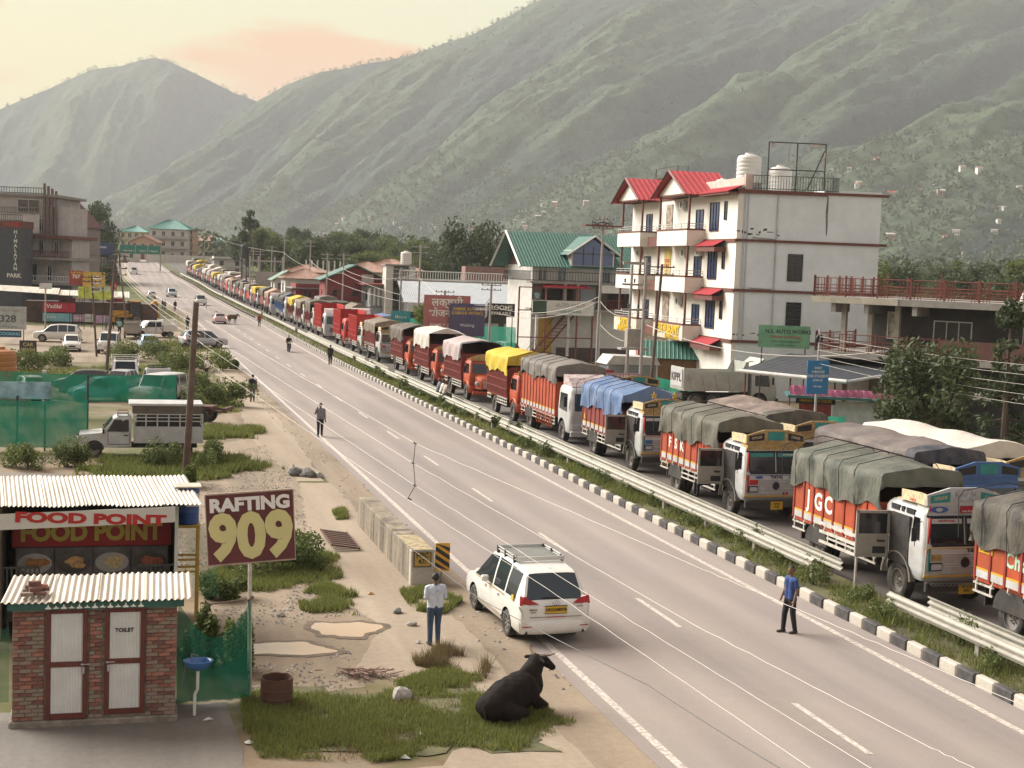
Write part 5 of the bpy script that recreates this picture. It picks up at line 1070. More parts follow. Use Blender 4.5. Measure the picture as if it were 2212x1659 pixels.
  if not roof_low: MB().prism([(.95, 2.66), (-.45, 2.70), (-.45, 3.15), (.35, 3.05)], -1.0, 1.0, 'x').build('wind_deflector', mat('printed_deflector', (.42, .34, .33), .5, 0, .5, 5), root)
 else:      # bonneted cab with round wings
  lv = [(.75, .62, -.80, 1.05), (.85, .68, -.82, 1.10), (1.5, .70, -.82, 1.12), (1.62, .66, -.82, 1.10), (2.30, .50, -.80, 1.04), (2.42, .40, -.74, .96), (2.46, .1, -.6, .8)]
  link('cab_body', cached(('bcab', paint.name), lambda: (lambda m: (m.set_sharp_from_angle(angle=R(40)), m)[1])(cab_shell(lv, .17).mesh('cab_body', paint, True))), root)
  hd = MB(); Pn = []
  for (y, w, zt) in ((.6, .80, 1.66), (1.0, .74, 1.60), (1.4, .66, 1.48), (1.55, .58, 1.36), (1.6, .52, 1.2)): Pn.append([(-w, y, .8), (-w, y, zt - .16), (-w * .75, y, zt - .03), (0, y, zt), (w * .75, y, zt - .03), (w, y, zt - .16), (w, y, .8)])
  hd.grid(Pn).add(Pn[-1], [tuple(range(7))]).build('bonnet', paint, root, smooth=True, angle=40)
  q = lambda z: .66 - (z - 1.62) * .235 + .012
  MB().add([(-.92, q(1.68), 1.68), (.92, q(1.68), 1.68), (.88, q(2.24), 2.24), (-.88, q(2.24), 2.24)], [(1, 0, 3, 2)]).build('windshield', M_LGL, root)
  for sx in (1, -1):
   MB().add([(sx * 1.122, -.60, 1.66), (sx * 1.122, .45, 1.66), (sx * 1.062, .34, 2.22), (sx * 1.062, -.60, 2.22)], [(0, 1, 2, 3), (3, 2, 1, 0)]).build('side_window', M_LGL, root)
   ar = MB(); Pa = []
   for k in range(15): a = R(-5 + 180 * k / 14); Pa.append([(sx * x, .05 + .70 * math.cos(a) * m__, .58 + .62 * math.sin(a) * m__) for x, m__ in ((.5, 1.05), (.8, 1.12), (1.08, 1.06), (1.16, .95))])
   ar.grid(Pa).build('wing', paint, root, smooth=True)
   MB().lathe([(.001, .04), (.11, .03), (.13, 0), (.13, -.2)], 16, M_HEAD, Matrix.Translation((sx * .72, 1.32, 1.12)), 'y').build('headlight', None, root)
  for k in range(5): MB().box(-.45, .45, 1.595, 1.625, .88 + k * .09, .93 + k * .09).build('grille_slat', M_TW, root)
  MB().bev(-1.1, 1.1, 1.55, 1.68, .5, .68, .03).build('bumper', paint, root); MB().box(-.2, .2, 1.68, 1.695, .52, .66).build('number_plate', M_PLY, root)
  MB().prism([(-1.0, 2.42), (1.0, 2.42), (1.0, 2.62), (.3, 2.80), (-.3, 2.80), (-1.0, 2.62)], .40, .46, 'y').build('crown_board', M_GOLD, root)
  if d > 0: MB().box(-1.0, 1.0, -.5, .42, 2.46, 2.50).build('roof_board', paint, root)
 if d > 0 and cab != 'modern':
  for sx in (1, -1):
   mr = MB(); mr.path([(sx * 1.12, 1.0 if cab == 'classic' else .5, 2.2), (sx * 1.38, 1.1 if cab == 'classic' else .6, 2.1), (sx * 1.36, 1.1 if cab == 'classic' else .6, 1.6)], .012, 4).bev(*sorted((sx * 1.30, sx * 1.45)), 1.06 if cab == 'classic' else .55, 1.10 if cab == 'classic' else .59, 1.72, 2.05, .01); mr.build('mirror', M_TRIM, root)
 y1 = yb0 - L_; zf = 1.16
 bb = MB().box(-1.19, 1.19, y1, yb0, zf - .08, zf).box(1.17, 1.205, y1, yb0, zf, bodytop).box(-1.205, -1.17, y1, yb0, zf, bodytop).box(-1.17, 1.17, y1, y1 + .03, zf, bodytop).box(-1.17, 1.17, yb0 - .03, yb0, zf, 2.75 if cab != 'classic' else bodytop)
 cg = bb.build('cargo_body', body, root)
 if not cagebody:
  n = int(L_ / .56)
  if d > 1:
   rm = cached(('rib', bodytop, body.name), lambda: MB().bev(0, .032, -.05, .05, zf - .02, bodytop + .02, .012).mesh('rib', M_TDR if body is M_TO else body))
   for k in range(n + 1):
    y = y1 + .06 + (L_ - .12) * k / n; link('rib', rm, cg, (1.203, y, 0)); o = link('rib', rm, cg, (-1.203, y, 0)); o.rotation_euler = (0, 0, math.pi)
   MB().box(1.206, 1.214, y1, yb0, zf + .02, zf + .20).build('white_band', M_TW, cg); MB().box(1.206, 1.216, y1, yb0, zf + .20, zf + .25).build('yellow_band', M_TY, cg)
   for k in range(n):
    y = y1 + (L_) * (k + .5) / n; MB().path([(1.27, y - .03, zf + .03), (1.31, y, zf - .07), (1.27, y + .04, zf - .11)], .018, 5).build('rope_hook', M_RAIL, cg)
  else:
   rb = MB()
   for k in range(n + 1): y = y1 + .06 + (L_ - .12) * k / n; rb.box(1.205, 1.255, y - .05, y + .05, zf, bodytop); rb.box(-1.255, -1.205, y - .05, y + .05, zf, bodytop)
   if d > 0: rb.build('ribs' if False else 'rib_set', M_TDR if body is M_TO else body, cg)['kind'] = 'stuff'
   if d > 0: MB().box(1.206, 1.216, y1, yb0, zf + .02, zf + .2).build('white_band', M_TW, cg)
 else:       # slatted cage: closely spaced bars
  rb = MB(); n = int(L_ / .22); 
  for k in range(n + 1): y = y1 + .05 + (L_ - .1) * k / n; rb.box(1.205, 1.26, y - .04, y + .04, zf + .02, bodytop); rb.box(-1.26, -1.205, y - .04, y + .04, zf + .02, bodytop)
  for z in (1.55, 2.0, bodytop - .04): rb.box(1.262, 1.285, y1, yb0, z, z + .045)
  o = rb.build('cage_bar', body, cg); o['kind'] = 'stuff'
 if d > 0:       # side guards below the body
  sgd = MB()
  for sx in (1, -1):
   for z in (.70, .86, 1.02): sgd.box(*sorted((sx * 1.16, sx * 1.20)), -L_ + 1.2, yb0 - .1, z, z + .045)
   for k in range(6): y = -L_ + 1.25 + (L_ - 2.4) * k / 5; sgd.box(*sorted((sx * 1.15, sx * 1.19)), y - .025, y + .025, .70, 1.10)
   for z in (.80, 1.0): sgd.box(*sorted((sx * 1.16, sx * 1.20)), y1, -L_ - .15, z, z + .045)
   for y in (y1 + .1, -L_ - .25): sgd.box(*sorted((sx * 1.15, sx * 1.19)), y - .025, y + .025, .80, 1.10)
  sgd.build('side_guard', M_RAIL, root)
  if d > 1: MB().prism([(-L_ + .55 + .66 * math.cos(R(a)), .60 + .60 * math.sin(R(a))) for a in range(0, 181, 15)], 1.0, 1.19, 'x').build('mudguard', M_CHAS, root)
 if tarp:
  tm = cached(('tarp', L_, round(zlow, 2), round(zedge, 2), round(zridge, 2), seed, arch, tarp), lambda: tarp_mesh(L_ + .12, zlow, zedge, zridge, seed, arch, zedge - .35 if cab == 'classic' else bodytop + .25, 1.295 if not cagebody else 1.33, 44 if d > 1 else 24))
  tm2 = tm.copy(); tm2.materials.clear(); tm2.materials.append(TP[tarp])
  if tarp2:
   tm2.materials.append(TP[tarp2])
   for p_ in tm2.polygons:
    if p_.center.y > -.5: p_.material_index = 1
  tp = link('tarpaulin', tm2, root, (0, yb0 + .06, 0))
  if d > 1:
   for k in range(6):
    y = yb0 - .35 - (L_ - .6) * k / 5
    MB().path([(1.34, y + .1, zlow - .05), (1.33, y, zedge - .12), (1.20, y, zedge + .07), (.6, y, (zedge + zridge) / 2 + .08), (0, y, zridge + .085), (-.6, y, (zedge + zridge) / 2 + .08), (-1.2, y, zedge + .07), (-1.33, y, zedge - .1), (-1.34, y - .1, zlow)], .012, 4, M_CHAS).build('rope', None, tp)
 if words:
  n = int(L_ / .56)
  for (txt, sz, k0, z, m_, per) in words.get('side', []):     # per letters to a panel, from panel k0 on
   for k, ch in enumerate(txt):
    y = y1 + .06 + (L_ - .12) * (k0 + (k + .5) / per) / n
    text(ch, sz, m_, cg, (1.212, y, z), 0, .03, 1.0 if per == 1 else .95, rot=(math.pi / 2, 0, math.pi / 2), depth=.003)
 return root
# ------------------------------------------------------------------ the queue of lorries
M_LW = mat('letter_white', (.68, .66, .60), .5, 0, .1); M_LG = mat('letter_mint', (.35, .52, .38), .5); M_LY = mat('letter_yellow', (.60, .42, .05), .5)
l1 = lorry('red lorry with dark tarpaulin lettered Chander Bros cut off by the right frame edge', 26.4, 23.15, 5.6, 'classic', M_TW, M_TO, 'dark', False, 2.02, 3.02, 3.2, 2, seed=3, words=dict(side=[('Chander', .50, 2, 1.80, M_LG, 2), ('BROS', .24, 3.4, 1.52, M_BLK, 3)]))
pl = MB().box(1.212, 1.228, -7.3 + .95, -6.75 + .95, 1.78, 1.92).build('number_plate', M_PLY, l1.children[0] if False else l1); text('HP 11D 6931', .10, M_BLK, pl, (1.231, -6.08, 1.85), 0, .02, .8, rot=(math.pi / 2, 0, math.pi / 2), depth=.002)
l2 = lorry('red and white lorry lettered JGC with green tarpaulin and its door open', 36.2, 22.45, 5.0, 'classic', M_TW, M_TO, 'green', False, 2.16, 3.10, 3.32, 2, door=1, seed=1,
 words=dict(side=[('JGC', .66, 1, 1.78, M_LW, 1)], band=('PERMIT', 'NATIONAL'), bandt=M_RED, plate='HP 51 B\n0635', crown=M_TW, brow=M_TW, cp=M_TEAL, goods=True, tx=-.25, pic=mat('picture_grey', (.35, .35, .36), .5, 0, .5, 9)))
b = MB()
for sx in (1, -1):
 for k in range(2): pass
oe = thing('emblem', None, None); oe.parent = l2
for sx in (.72,):
 MB().prism([(sx + .26 * math.cos(R(a)), 2.50 + .075 * math.sin(R(a))) for a in range(0, 360, 18)], 1.105, 1.125, 'y').build('oval', mat('emblem_blue', (.04, .10, .32), .4), oe); MB().prism([(sx + .10 * math.cos(R(a)), 2.50 + .05 * math.sin(R(a))) for a in range(0, 360, 24)], 1.125, 1.132, 'y').build('oval_centre', M_TW, oe)
pp_ = MB().box(-.35, .12, 1.115, 1.14, 2.42, 2.58).build('permit_plate', mat('permit_red', (.38, .015, .03), .5), l2); text('India Permit', .075, M_LW, pp_, (-.115, 1.144, 2.46), 0, .01, rot=(math.pi / 2, 0, math.pi), depth=.002)
for k in range(11): MB().lathe([(.03, 0), (.052, 0), (.052, .022), (.03, .022), (.03, 0)], 10, M_STEEL, Matrix.Translation((.98 - k * .115, 1.425, .70)) @ Matrix.Diagonal((1.25, 1, .8, 1)), 'y').build('chain_link', None, l2)
text('1615', .14, M_RED, l2, (1.09, .45, 2.66), 0, .03, rot=(R(65), 0, math.pi / 2), depth=.003)
tri = MB(); 
for dx in (-.07, 0, .07): tri.box(.98 + dx - .008, .98 + dx + .008, 1.10, 1.13, 2.62, 2.86 if dx == 0 else 2.80)
tri.box(.90, 1.06, 1.10, 1.13, 2.60, 2.63).box(.97, .99, 1.10, 1.13, 2.44, 2.6).build('trident', M_RED, l2)
l3 = lorry('red lorry lettered FSK with olive tarpaulin and gold GOODS CARRIER crown', 49.5, 23.2, 5.4, 'classic', M_TW, M_TO, 'olive', False, 2.12, 3.08, 3.30, 2, door=1, seed=2,
 words=dict(side=[('FSK', .52, 1, 1.82, M_LW, 1)], band=('\u0939\u0930 \u0939\u0930 \u092e\u0939\u093e\u0926\u0947\u0935', ''), bandm=M_TEAL, bandt=M_LW, plate='HP 64\n0122', goods=True, brow=M_GOLD))
for sx in (1, -1): MB().prism([(sx * .62 + .14 * math.cos(R(a)), 1.50 + .045 * math.sin(R(a))) for a in range(0, 360, 24)], 1.285, 1.294, 'y').build('oval_emblem', mat('emblem_blue', (.04, .10, .32), .4), l3)
l4 = lorry('maroon and white lorry under a bright blue tarpaulin with open door', 61.0, 23.5, 5.4, 'classic', M_TW, M_TM, 'blue', False, 2.1, 3.05, 3.35, 2, door=1, seed=4, words=dict(side=[('6', .36, 0, 1.6, M_LY, 1)], band=('\u0938\u0926\u093e \u0938\u0941\u0916\u0940', ''), bandt=M_BLK, plate='', goods=True))
for x in (-.3, .6): MB().prism([((.16 if k % 2 == 0 else .07) * math.cos(R(90 + 36 * k)) + x, 3.16 + (.16 if k % 2 == 0 else .07) * math.sin(R(90 + 36 * k))) for k in range(10)], 1.08, 1.11, 'y').build('star', M_TY, l4)
l5 = lorry('orange lorry with white modern cab and folded grey tarpaulin', 71.2, 23.45, 6.2, 'modern', M_TW, M_TO, 'grey', False, 2.75, 3.45, 3.72, 2, seed=5, bodytop=2.75)
gd = MB()
for k in range(7):
 for j in range(2): gd.lathe([(.10, 0), (.125, 0), (.125, .03), (.10, .03), (.10, 0)], 10, None, Matrix.Translation((1.21, -1.5 - k * .42, .66 + j * .27)), 'x')
gd.build('ring_guard', M_TO, l5)
l6 = lorry('orange bonneted lorry under a bright yellow tarpaulin', 80.9, 23.45, 4.4, 'bonnet', M_TO, M_TM, 'yellow', False, 2.45, 3.35, 3.62, 1, seed=6, cagebody=True, bodytop=2.6)
l7 = lorry('orange bonneted lorry with pink tarpaulin and navy front flap', 92.9, 23.5, 4.8, 'bonnet', M_TO, M_TM, 'pink', True, 2.35, 3.35, 3.6, 1, seed=7, cagebody=True, bodytop=3.2, tarp2='navy')
l8 = lorry('slatted red lorry under a white tarpaulin with an arched side opening', 103.4, 23.5, 4.9, 'bonnet', M_TO, M_TM, 'white', True, 2.45, 3.5, 3.8, 1, seed=8, cagebody=True, bodytop=3.2)
l9 = lorry('slatted maroon lorry with dark brown tarpaulin behind the white covered one', 113.6, 23.5, 4.9, 'bonnet', M_TO, M_TM, 'brown', True, 2.4, 3.3, 3.6, 1, seed=9, cagebody=True, bodytop=3.1, tarp2='dark')
l10 = lorry('white cabbed lorry with maroon ribbed body and khaki tarpaulin', 127.8, 23.6, 5.4, 'classic', M_TW, M_TM, 'tan', False, 2.3, 3.15, 3.4, 1, seed=10)
l11 = lorry('bright red high-sided lorry with white and yellow cab', 137.2, 23.4, 5.0, 'classic', M_TW, M_TR, None, detail=1, bodytop=3.3, cagebody=True, seed=11)
l12 = lorry('bright red caged lorry with red modern cab', 147.6, 23.4, 5.2, 'modern', M_TR, M_TR, None, detail=1, bodytop=3.4, cagebody=True, seed=12, roof_low=True)
l13 = lorry('bright red caged lorry with tall white modern cab', 162.3, 23.2, 6.0, 'modern', M_TW, M_TR, None, detail=1, bodytop=3.5, cagebody=True, seed=13)
lorry('lorry with rust-striped tarpaulin standing behind the FSK lorry', 52.6, 26.7, 5.6, 'classic', M_TW, M_TM, 'stripe', False, 2.2, 3.05, 3.30, 1, seed=14, tarp2='dark', group='lorries queued in the second row')
lorry('lorry with purple-brown tarpaulin and navy front behind the JGC lorry', 41.2, 26.55, 6.2, 'classic', M_TB, M_TM, 'purple', False, 2.2, 3.05, 3.28, 1, seed=15, tarp2='navy', group='lorries queued in the second row', words=dict(crown=M_TB, brow=M_TB))
lorry('lorry with cream-white roped tarpaulin in the third row at the right', 42.6, 29.35, 6.4, 'classic', M_TW, M_TO, 'white', False, 2.3, 3.05, 3.25, 1, seed=16, group='lorries queued in the second row')
ORD = ['first', 'second', 'third', 'fourth', 'fifth', 'sixth', 'seventh', 'eighth', 'ninth', 'tenth', 'eleventh', 'twelfth', 'thirteenth', 'fourteenth', 'fifteenth', 'sixteenth', 'seventeenth', 'eighteenth', 'nineteenth', 'twentieth', 'twenty-first', 'twenty-second', 'twenty-third', 'twenty-fourth', 'twenty-fifth', 'twenty-sixth', 'twenty-seventh', 'twenty-eighth', 'twenty-ninth', 'thirtieth']
near = [('brown', 'classic', M_TM), ('tan', 'classic', M_TM), ('yellow', 'modern', M_TM), ('navy', 'modern', M_TB), ('brown', 'modern', M_TB), ('peach', 'modern', M_TM), ('olive', 'classic', M_TM), ('yellow', 'classic', M_TM), ('tan', 'modern', M_TR), ('grey', 'modern', M_TM), ('dark', 'classic', M_TM), ('tan', 'classic', M_TM), ('peach', 'modern', M_TR), ('brown', 'classic', M_TM), ('white', 'modern', M_TM), ('yellow', 'classic', M_TM), ('pink', 'modern', M_TM), ('white', 'classic', M_TM), ('brown', 'modern', M_TM), ('yellow', 'classic', M_TM), ('olive', 'classic', M_TM), ('white', 'classic', M_TM)]
s_ = 173.5
for k, (tp_, cb, bd) in enumerate(near):
 lorry(f'lorry with {tp_} tarpaulin, {ORD[k]} beyond the red caged lorries in the nearer lane', s_, 23.4 + random.uniform(-.25, .3), 5.0, cb, M_TW if k != 4 else M_TB, bd, tp_, False, 2.3, 3.15 + random.uniform(-.15, .35), 3.45 + random.uniform(-.1, .3), 1 if k < 5 else 0, seed=30 + k, group='far lorries in the nearer lane'); s_ += 10.6 + random.uniform(-.8, 1.0)
far2 = ['tan', 'dark', 'grey', 'blue', 'lime', 'brown', 'white', 'tan', 'dark', 'tan', 'pink', 'white', 'olive', 'white', 'white', 'brown', 'yellow', 'grey']
s_ = 166.0
for k, tp_ in enumerate(far2):
 if not (183 < s_ < 196): lorry(f'lorry with {tp_} tarpaulin, {ORD[k]} in the farther lane past the red houses', s_, 27.0 + random.uniform(-.25, .3), 5.2, 'classic' if k % 3 else 'modern', M_TW, M_TM, tp_, False, 2.3, 3.1 + random.uniform(-.1, .35), 3.4 + random.uniform(-.1, .3), 0, seed=60 + k, group='far lorries in the farther lane')
 s_ += 14.5 + random.uniform(-2, 3)
for (s, tp_, zz, lb) in ((74.0, None, 2.4, 'empty red high-sided lorry standing behind the yellow covered one'), (121.0, 'tan', 2.6, 'lorry with tan tarpaulin in the second row near the green net'), (146.0, 'blue', 2.9, 'lorry with a blue tarpaulin in the second row behind the red ones')):
 lorry(lb, s, 27.0, 5.2, 'classic', M_TW, M_TR if tp_ is None else M_TM, tp_, False, 2.2, zz, zz + .25, 1, seed=int(s), bodytop=2.2, group='lorries queued in the second row')
# ------------------------------------------------------------------ building helpers
M_PANE = glass_mat('window_pane', (.015, .018, .022), .12); M_PANEB = glass_mat('blue_pane', (.02, .035, .09), .12); M_WFR = mat('dark_window_frame', (.03, .03, .032), .5); M_WFW = mat('white_window_frame', (.55, .55, .52), .5); M_BRN = mat('brown_trim_paint', (.13, .042, .03), .6, 0, .25, 3, dirt=.3, dirtc=(.08, .05, .04))
M_CREAM = mat('cream_wall', (.72, .69, .62), .8, 0, .05, 1, dirt=.25, dirtc=(.48, .44, .38), dscale=.6); M_BLUEW = mat('pale_blue_wall', (.66, .70, .72), .85, 0, .06, .8, .1, 4, dirt=.3, dirtc=(.36, .38, .37), dscale=.5); M_CONCR = mat('raw_concrete', (.24, .225, .205), .9, 0, .2, 1.5, .3, 10); M_DKC = mat('dark_render', (.055, .052, .052), .9, 0, .25, 1.5)
M_REDR = mat('red_tin_roof', (.40, .035, .045), .45, 0, .15, 1.5, dirt=.3, dirtc=(.30, .06, .06)); M_GRNR = mat('green_tin_roof', (.035, .125, .095), .45, 0, .15, 1.5, dirt=.3, dirtc=(.06, .12, .10)); M_BLKI = mat('black_iron', (.025, .024, .024), .5, .2, .2); M_RUSI = mat('rust_red_iron', (.15, .04, .028), .6, 0, .2); M_TANK = mat('white_tank_plastic', (.60, .58, .54), .5, 0, .05, 2)
def vec(o, u, v): return None
def win(parent, face, u, z, w, h, fm=None, pm=None, bars=(1, 1), d=.0, sill=False, louvre=False):
 """a window on a wall. face: (origin, direction along the wall, outward normal) in the parent's frame; (u, z) its lower corner"""
 o, du, n = face; X = Matrix(((du[0], n[0], 0, o[0] + du[0] * u + n[0] * d), (du[1], n[1], 0, o[1] + du[1] * u + n[1] * d), (0, 0, 1, z), (0, 0, 0, 1)))
 e = bpy.data.objects.new('window', None); col.objects.link(e); e.parent = parent
 f = MB(); t = .06; fm = fm or M_WFR
 f.box(-t, 0, -.02, .07, -t, h + t, None, X).box(w, w + t, -.02, .07, -t, h + t, None, X).box(0, w, -.02, .068, -t, 0, None, X).box(0, w, -.02, .068, h, h + t, None, X)
 for k in range(1, bars[0]): f.box(w * k / bars[0] - .025, w * k / bars[0] + .025, .01, .06, 0, h, None, X)
 for k in range(1, bars[1]): f.box(0, w, .012, .055, h * k / bars[1] - .02, h * k / bars[1] + .02, None, X)
 f.build('frame', fm, e); MB().box(0, w, .0, .02, 0, h, None, X).build('pane', pm or M_PANE, e)
 if louvre:
  l = MB()
  for k in range(int(h / .13)): l.box(0, w, .02, .05, k * .13 + .02, k * .13 + .09, None, X)
  l.build('louvre', M_WFR, e)
 if sill: MB().box(-.12, w + .12, -.02, .16, -t - .08, -t - .002, None, X).build('sill', M_CONCR, e)
 return e
def railing(parent, pts, h, m, bar=.16, r=.016, rails=(1.0, .12), name='railing'):
 b = MB()
 for a, e in zip(pts[:-1], pts[1:]):
  a = Vector(a); e = Vector(e)
  for k in rails: b.tube(a + Vector((0, 0, h * k)), e + Vector((0, 0, h * k)), r * 1.3, None, 5)
  n = max(1, int((e - a).length / bar)) if bar else 0
  for k in range(n + 1): q = a.lerp(e, k / max(n, 1)); b.tube(q, q + Vector((0, 0, h)), r, None, 4)
 return b.build(name, m, parent)
def tin_roof(parent, quad4, m, ribs=.22, amp=.03, name='roof', thick=.05):
 """ribbed sheet on a quad (eave a->b, ridge d<-c)"""
 a, b_, c, d = [Vector(p) for p in quad4]; n = max(4, int((b_ - a).length / ribs)) * 4; nr = (b_ - a).cross(d - a).normalized(); P = []
 if nr.z < 0: nr = -nr
 for k in range(n + 1):
  u = k / n; off = nr * (amp if k % 4 == 0 else 0); P.append([a.lerp(b_, u) + off, d.lerp(c, u) + off])
 mb = MB().grid(P); mb.quad(a - nr * thick, b_ - nr * thick, c - nr * thick, d - nr * thick); return mb.build(name, m, parent)
def tank(label, loc, r, h, m=None, group=None):
 o = thing('water_tank', label, 'water tank', loc, 0, group); pf = [(.001, 0), (r, 0), (r, h * .12)]
 k = 5
 for i in range(k): z = h * (.12 + .70 * i / k); pf += [(r * 1.02, z + h * .02), (r * 1.02, z + h * .10), (r * .985, z + h * .125)]
 pf += [(r, h * .84), (r * .86, h * .92), (r * .35, h * .97)]
 MB().lathe(pf, 26).build('shell', m or M_TANK, o, smooth=True, angle=30); MB().lathe([(.001, h * 1.03), (r * .34, h * 1.02), (r * .38, h * .95)], 18).build('lid', m or M_TANK, o); return o
def board(label, loc, rz, w, h, m, lines, z0, legs=True, name='sign_board', d=.05, legm=None, cat='sign'):
 """a sign: panel with its lettering and legs down to the ground; lines: (text, size, x, z, material, xscale, bold)"""
 o = thing(name, label, cat, loc, rz); p = MB().box(-w / 2, w / 2, -d / 2, d / 2, z0, z0 + h).build('panel', m, o)
 for (tx, sz, x, z, mm, xs_, bo) in lines: text(tx, sz, mm, p, (x, -d / 2 - .006, z0 + z), 0, bo, xs_)
 if legs:
  for sx in (-1, 1): MB().tube((sx * w * .42, .05, -.2), (sx * w * .42, .05, z0 + h * .5), .04, None, 6).build('leg', legm or M_BLKI, o)
 return o
# ------------------------------------------------------------------ the white hotel
HO = Vector((15.78, 103.0, 0)); HRZ = math.atan2(.223, .975)
hotel = thing('hotel', 'white four-storey hotel with red tin gables, balconies and a blank pale blue side wall', 'hotel', HO, HRZ)
FZ = [0, 4.25, 7.95, 11.55, 15.1]
FRONT = ((0, 0), (0, 1), (-1, 0)); SB = Vector((10.4, -1.6, 0)); sd_ = SB.normalized(); SIDE = ((0, 0), (sd_.x, sd_.y), (sd_.y, -sd_.x))
MB().prism([(0, 0), (.35, -.06), (.35, 25), (0, 25)], 0, 15.1).build('front_wall', M_CREAM, hotel)
MB().prism([(.35, -.056), (10.4, -1.6), (12, 12), (9, 25), (.35, 25)], 0, 15.1).build('wall', M_BLUEW, hotel)
MB().prism([(6.2, -.95), (10.4, -1.6), (11.0, 4), (6.5, 4)], 15.1, 15.35).build('parapet', M_BLUEW, hotel)
for z in FZ[1:]:
 MB().prism([(-.12, -.16), (10.9, -1.80), (10.9, -1.5), (-.12, .1)], z - .09, z + .09).build('floor_band', M_BRN, hotel); MB().box(-.12, .0, -.1, 25, z - .14, z + .10).build('floor_band', M_BRN, hotel)
for fl, z in enumerate((4.25, 7.95, 11.55)):
 for (y0, y1) in ((6.5, 13.6), (18.1, 24.6)):
  bl = bpy.data.objects.new('balcony', None); col.objects.link(bl); bl.parent = hotel
  MB().box(-1.4, 0, y0, y1, z - .42, z - .10).build('floor', M_CREAM, bl)
  pm = M_CREAM if fl else mat('sign_cream_board', (.55, .50, .40), .6)
  MB().box(-1.46, -1.36, y0, y1, z - .40, z + .78).build('front_panel', pm, bl); MB().box(-1.36, .0, y0 + .002, y0 + .10, z - .40, z + .78).build('side_panel', M_CREAM if fl else M_CREAM, bl)
  MB().box(-1.50, -1.32, y0 - .04, y1 + .04, z + .78, z + .90).box(-1.32, 0, y0 - .04, y0 + .14, z + .78, z + .90).build('coping', M_BRN, bl)
  railing(bl, [(0, y0 + .05, z + .9), (-1.41, y0 + .05, z + .9), (-1.41, y1, z + .9)], .38, M_ALU, 1.2, .022, (1.0, .5))
  for yy in ((y0 + .12, y1 - .1) if y0 < 10 else (y0 + .12, y1 - .9)): MB().box(-1.36, -1.22, yy - .08, yy + .08, z + .9, (FZ[fl + 2]) + .0).build('column', M_BRN, bl)
  win(hotel, FRONT, (y0 + .5) if y0 < 10 else y0 + 1.3, z + .06, 1.5, 2.3, M_WFR, M_PANEB, (2, 1), .0)
 MB().box(-.9, .0, 14.2, 17.6, z - .42, z + .4).build('brown_infill', M_BRN, hotel)
 win(hotel, FRONT, 3.7, z + .75, 1.75, 2.05, M_WFR, M_PANEB, (3, 1)); win(hotel, FRONT, 2.1, z + 1.55, .42, 1.25, M_WFR, M_PANE, (1, 2))
 aw = bpy.data.objects.new('awning', None); col.objects.link(aw); aw.parent = hotel
 tin_roof(aw, [(-1.0, 1.9, z - .45), (-1.0, 6.2, z - .45), (-.02, 6.2, z + .05), (-.02, 1.9, z + .05)], M_REDR, .25, .03, 'sheet'); MB().box(-.92, -.02, 1.95, 6.15, z - .85, z - .52).build('beam', M_BRN, aw)
for (y, z) in ((10.8, 14.1), (10.0, 10.3), (6.6, 10.4), (21.6, 10.3), (10.8, 6.5)):
 ac = bpy.data.objects.new('air_conditioner', None); col.objects.link(ac); ac.parent = hotel
 MB().bev(-.42, -.06, y, y + .85, z, z + .62, .02).build('case', M_WFW, ac); MB().lathe([(.001, -.425), (.22, -.425), (.24, -.43)], 16, M_WFR, Matrix.Translation((0, y + .32, z + .31)), 'x').build('fan', None, ac)
for (z, m_) in ((12.2, mat('picture_strip', (.28, .22, .17), .5, 0, .7, 2.5)), (8.6, mat('yellow_strip', (.55, .43, .12), .5, 0, .2, 2)), (4.9, mat('picture_strip', (.28, .22, .17), .5, 0, .7, 2.5))):
 st2 = MB().box(-.06, 0, 14.1, 15.7, z, z + 2.4).build('banner', m_, hotel)
 if z == 8.6: text('ROOMS\nNON AC\nAC', .42, M_RED, st2, (-.065, 14.9, z + 1.0), 0, .02, .8, rot=(math.pi / 2, 0, -math.pi / 2))
M_YLT = mat('letter_yellow_box', (.65, .42, .02), .45); hs = bpy.data.objects.new('signage', None); col.objects.link(hs); hs.parent = hotel
for (tx, sz, y, z, xs_) in (('RESTAURANT', .95, 10.05, 4.58, .98), ('& PARTY HALL', .55, 8.9, 4.05, .9), ('HOTEL', .85, 21.4, 4.62, 1.0), ('ANJUM REGENCY', .60, 21.4, 4.08, .8)):
 text(tx, sz, M_YLT, hs, (-1.475, y, z), 0, .03, xs_, rot=(math.pi / 2, 0, -math.pi / 2), depth=.04)
for (y0, y1, ya) in ((6.0, 14.1, 10.05), (17.6, 25.3, 21.4)):
 gb = bpy.data.objects.new('gable', None); col.objects.link(gb); gb.parent = hotel; ze = 15.15; zt = 17.0
 MB().prism([(y0 + .5, ze), (y1 - .5, ze), (ya, zt - .35)], -1.45, -1.3, 'x').build('gable_wall', M_CREAM, gb)
 tin_roof(gb, [(-1.9, y0, ze - .15), (2.2, y0, ze - .15), (2.2, ya, zt), (-1.9, ya, zt)], M_REDR, .45, .05); tin_roof(gb, [(2.2, y1, ze - .15), (-1.9, y1, ze - .15), (-1.9, ya, zt), (2.2, ya, zt)], M_REDR, .45, .05)
 for (p, q) in (((-1.92, y0, ze - .2), (-1.92, ya, zt - .02)), ((-1.92, y1, ze - .2), (-1.92, ya, zt - .02))): MB().tube(p, q, .11, None, 4).build('barge_board', M_BRN, gb)
 MB().box(-1.5, 0, y0 + .3, y1 - .3, ze - .12, ze + .0).build('soffit', M_BRN, gb)
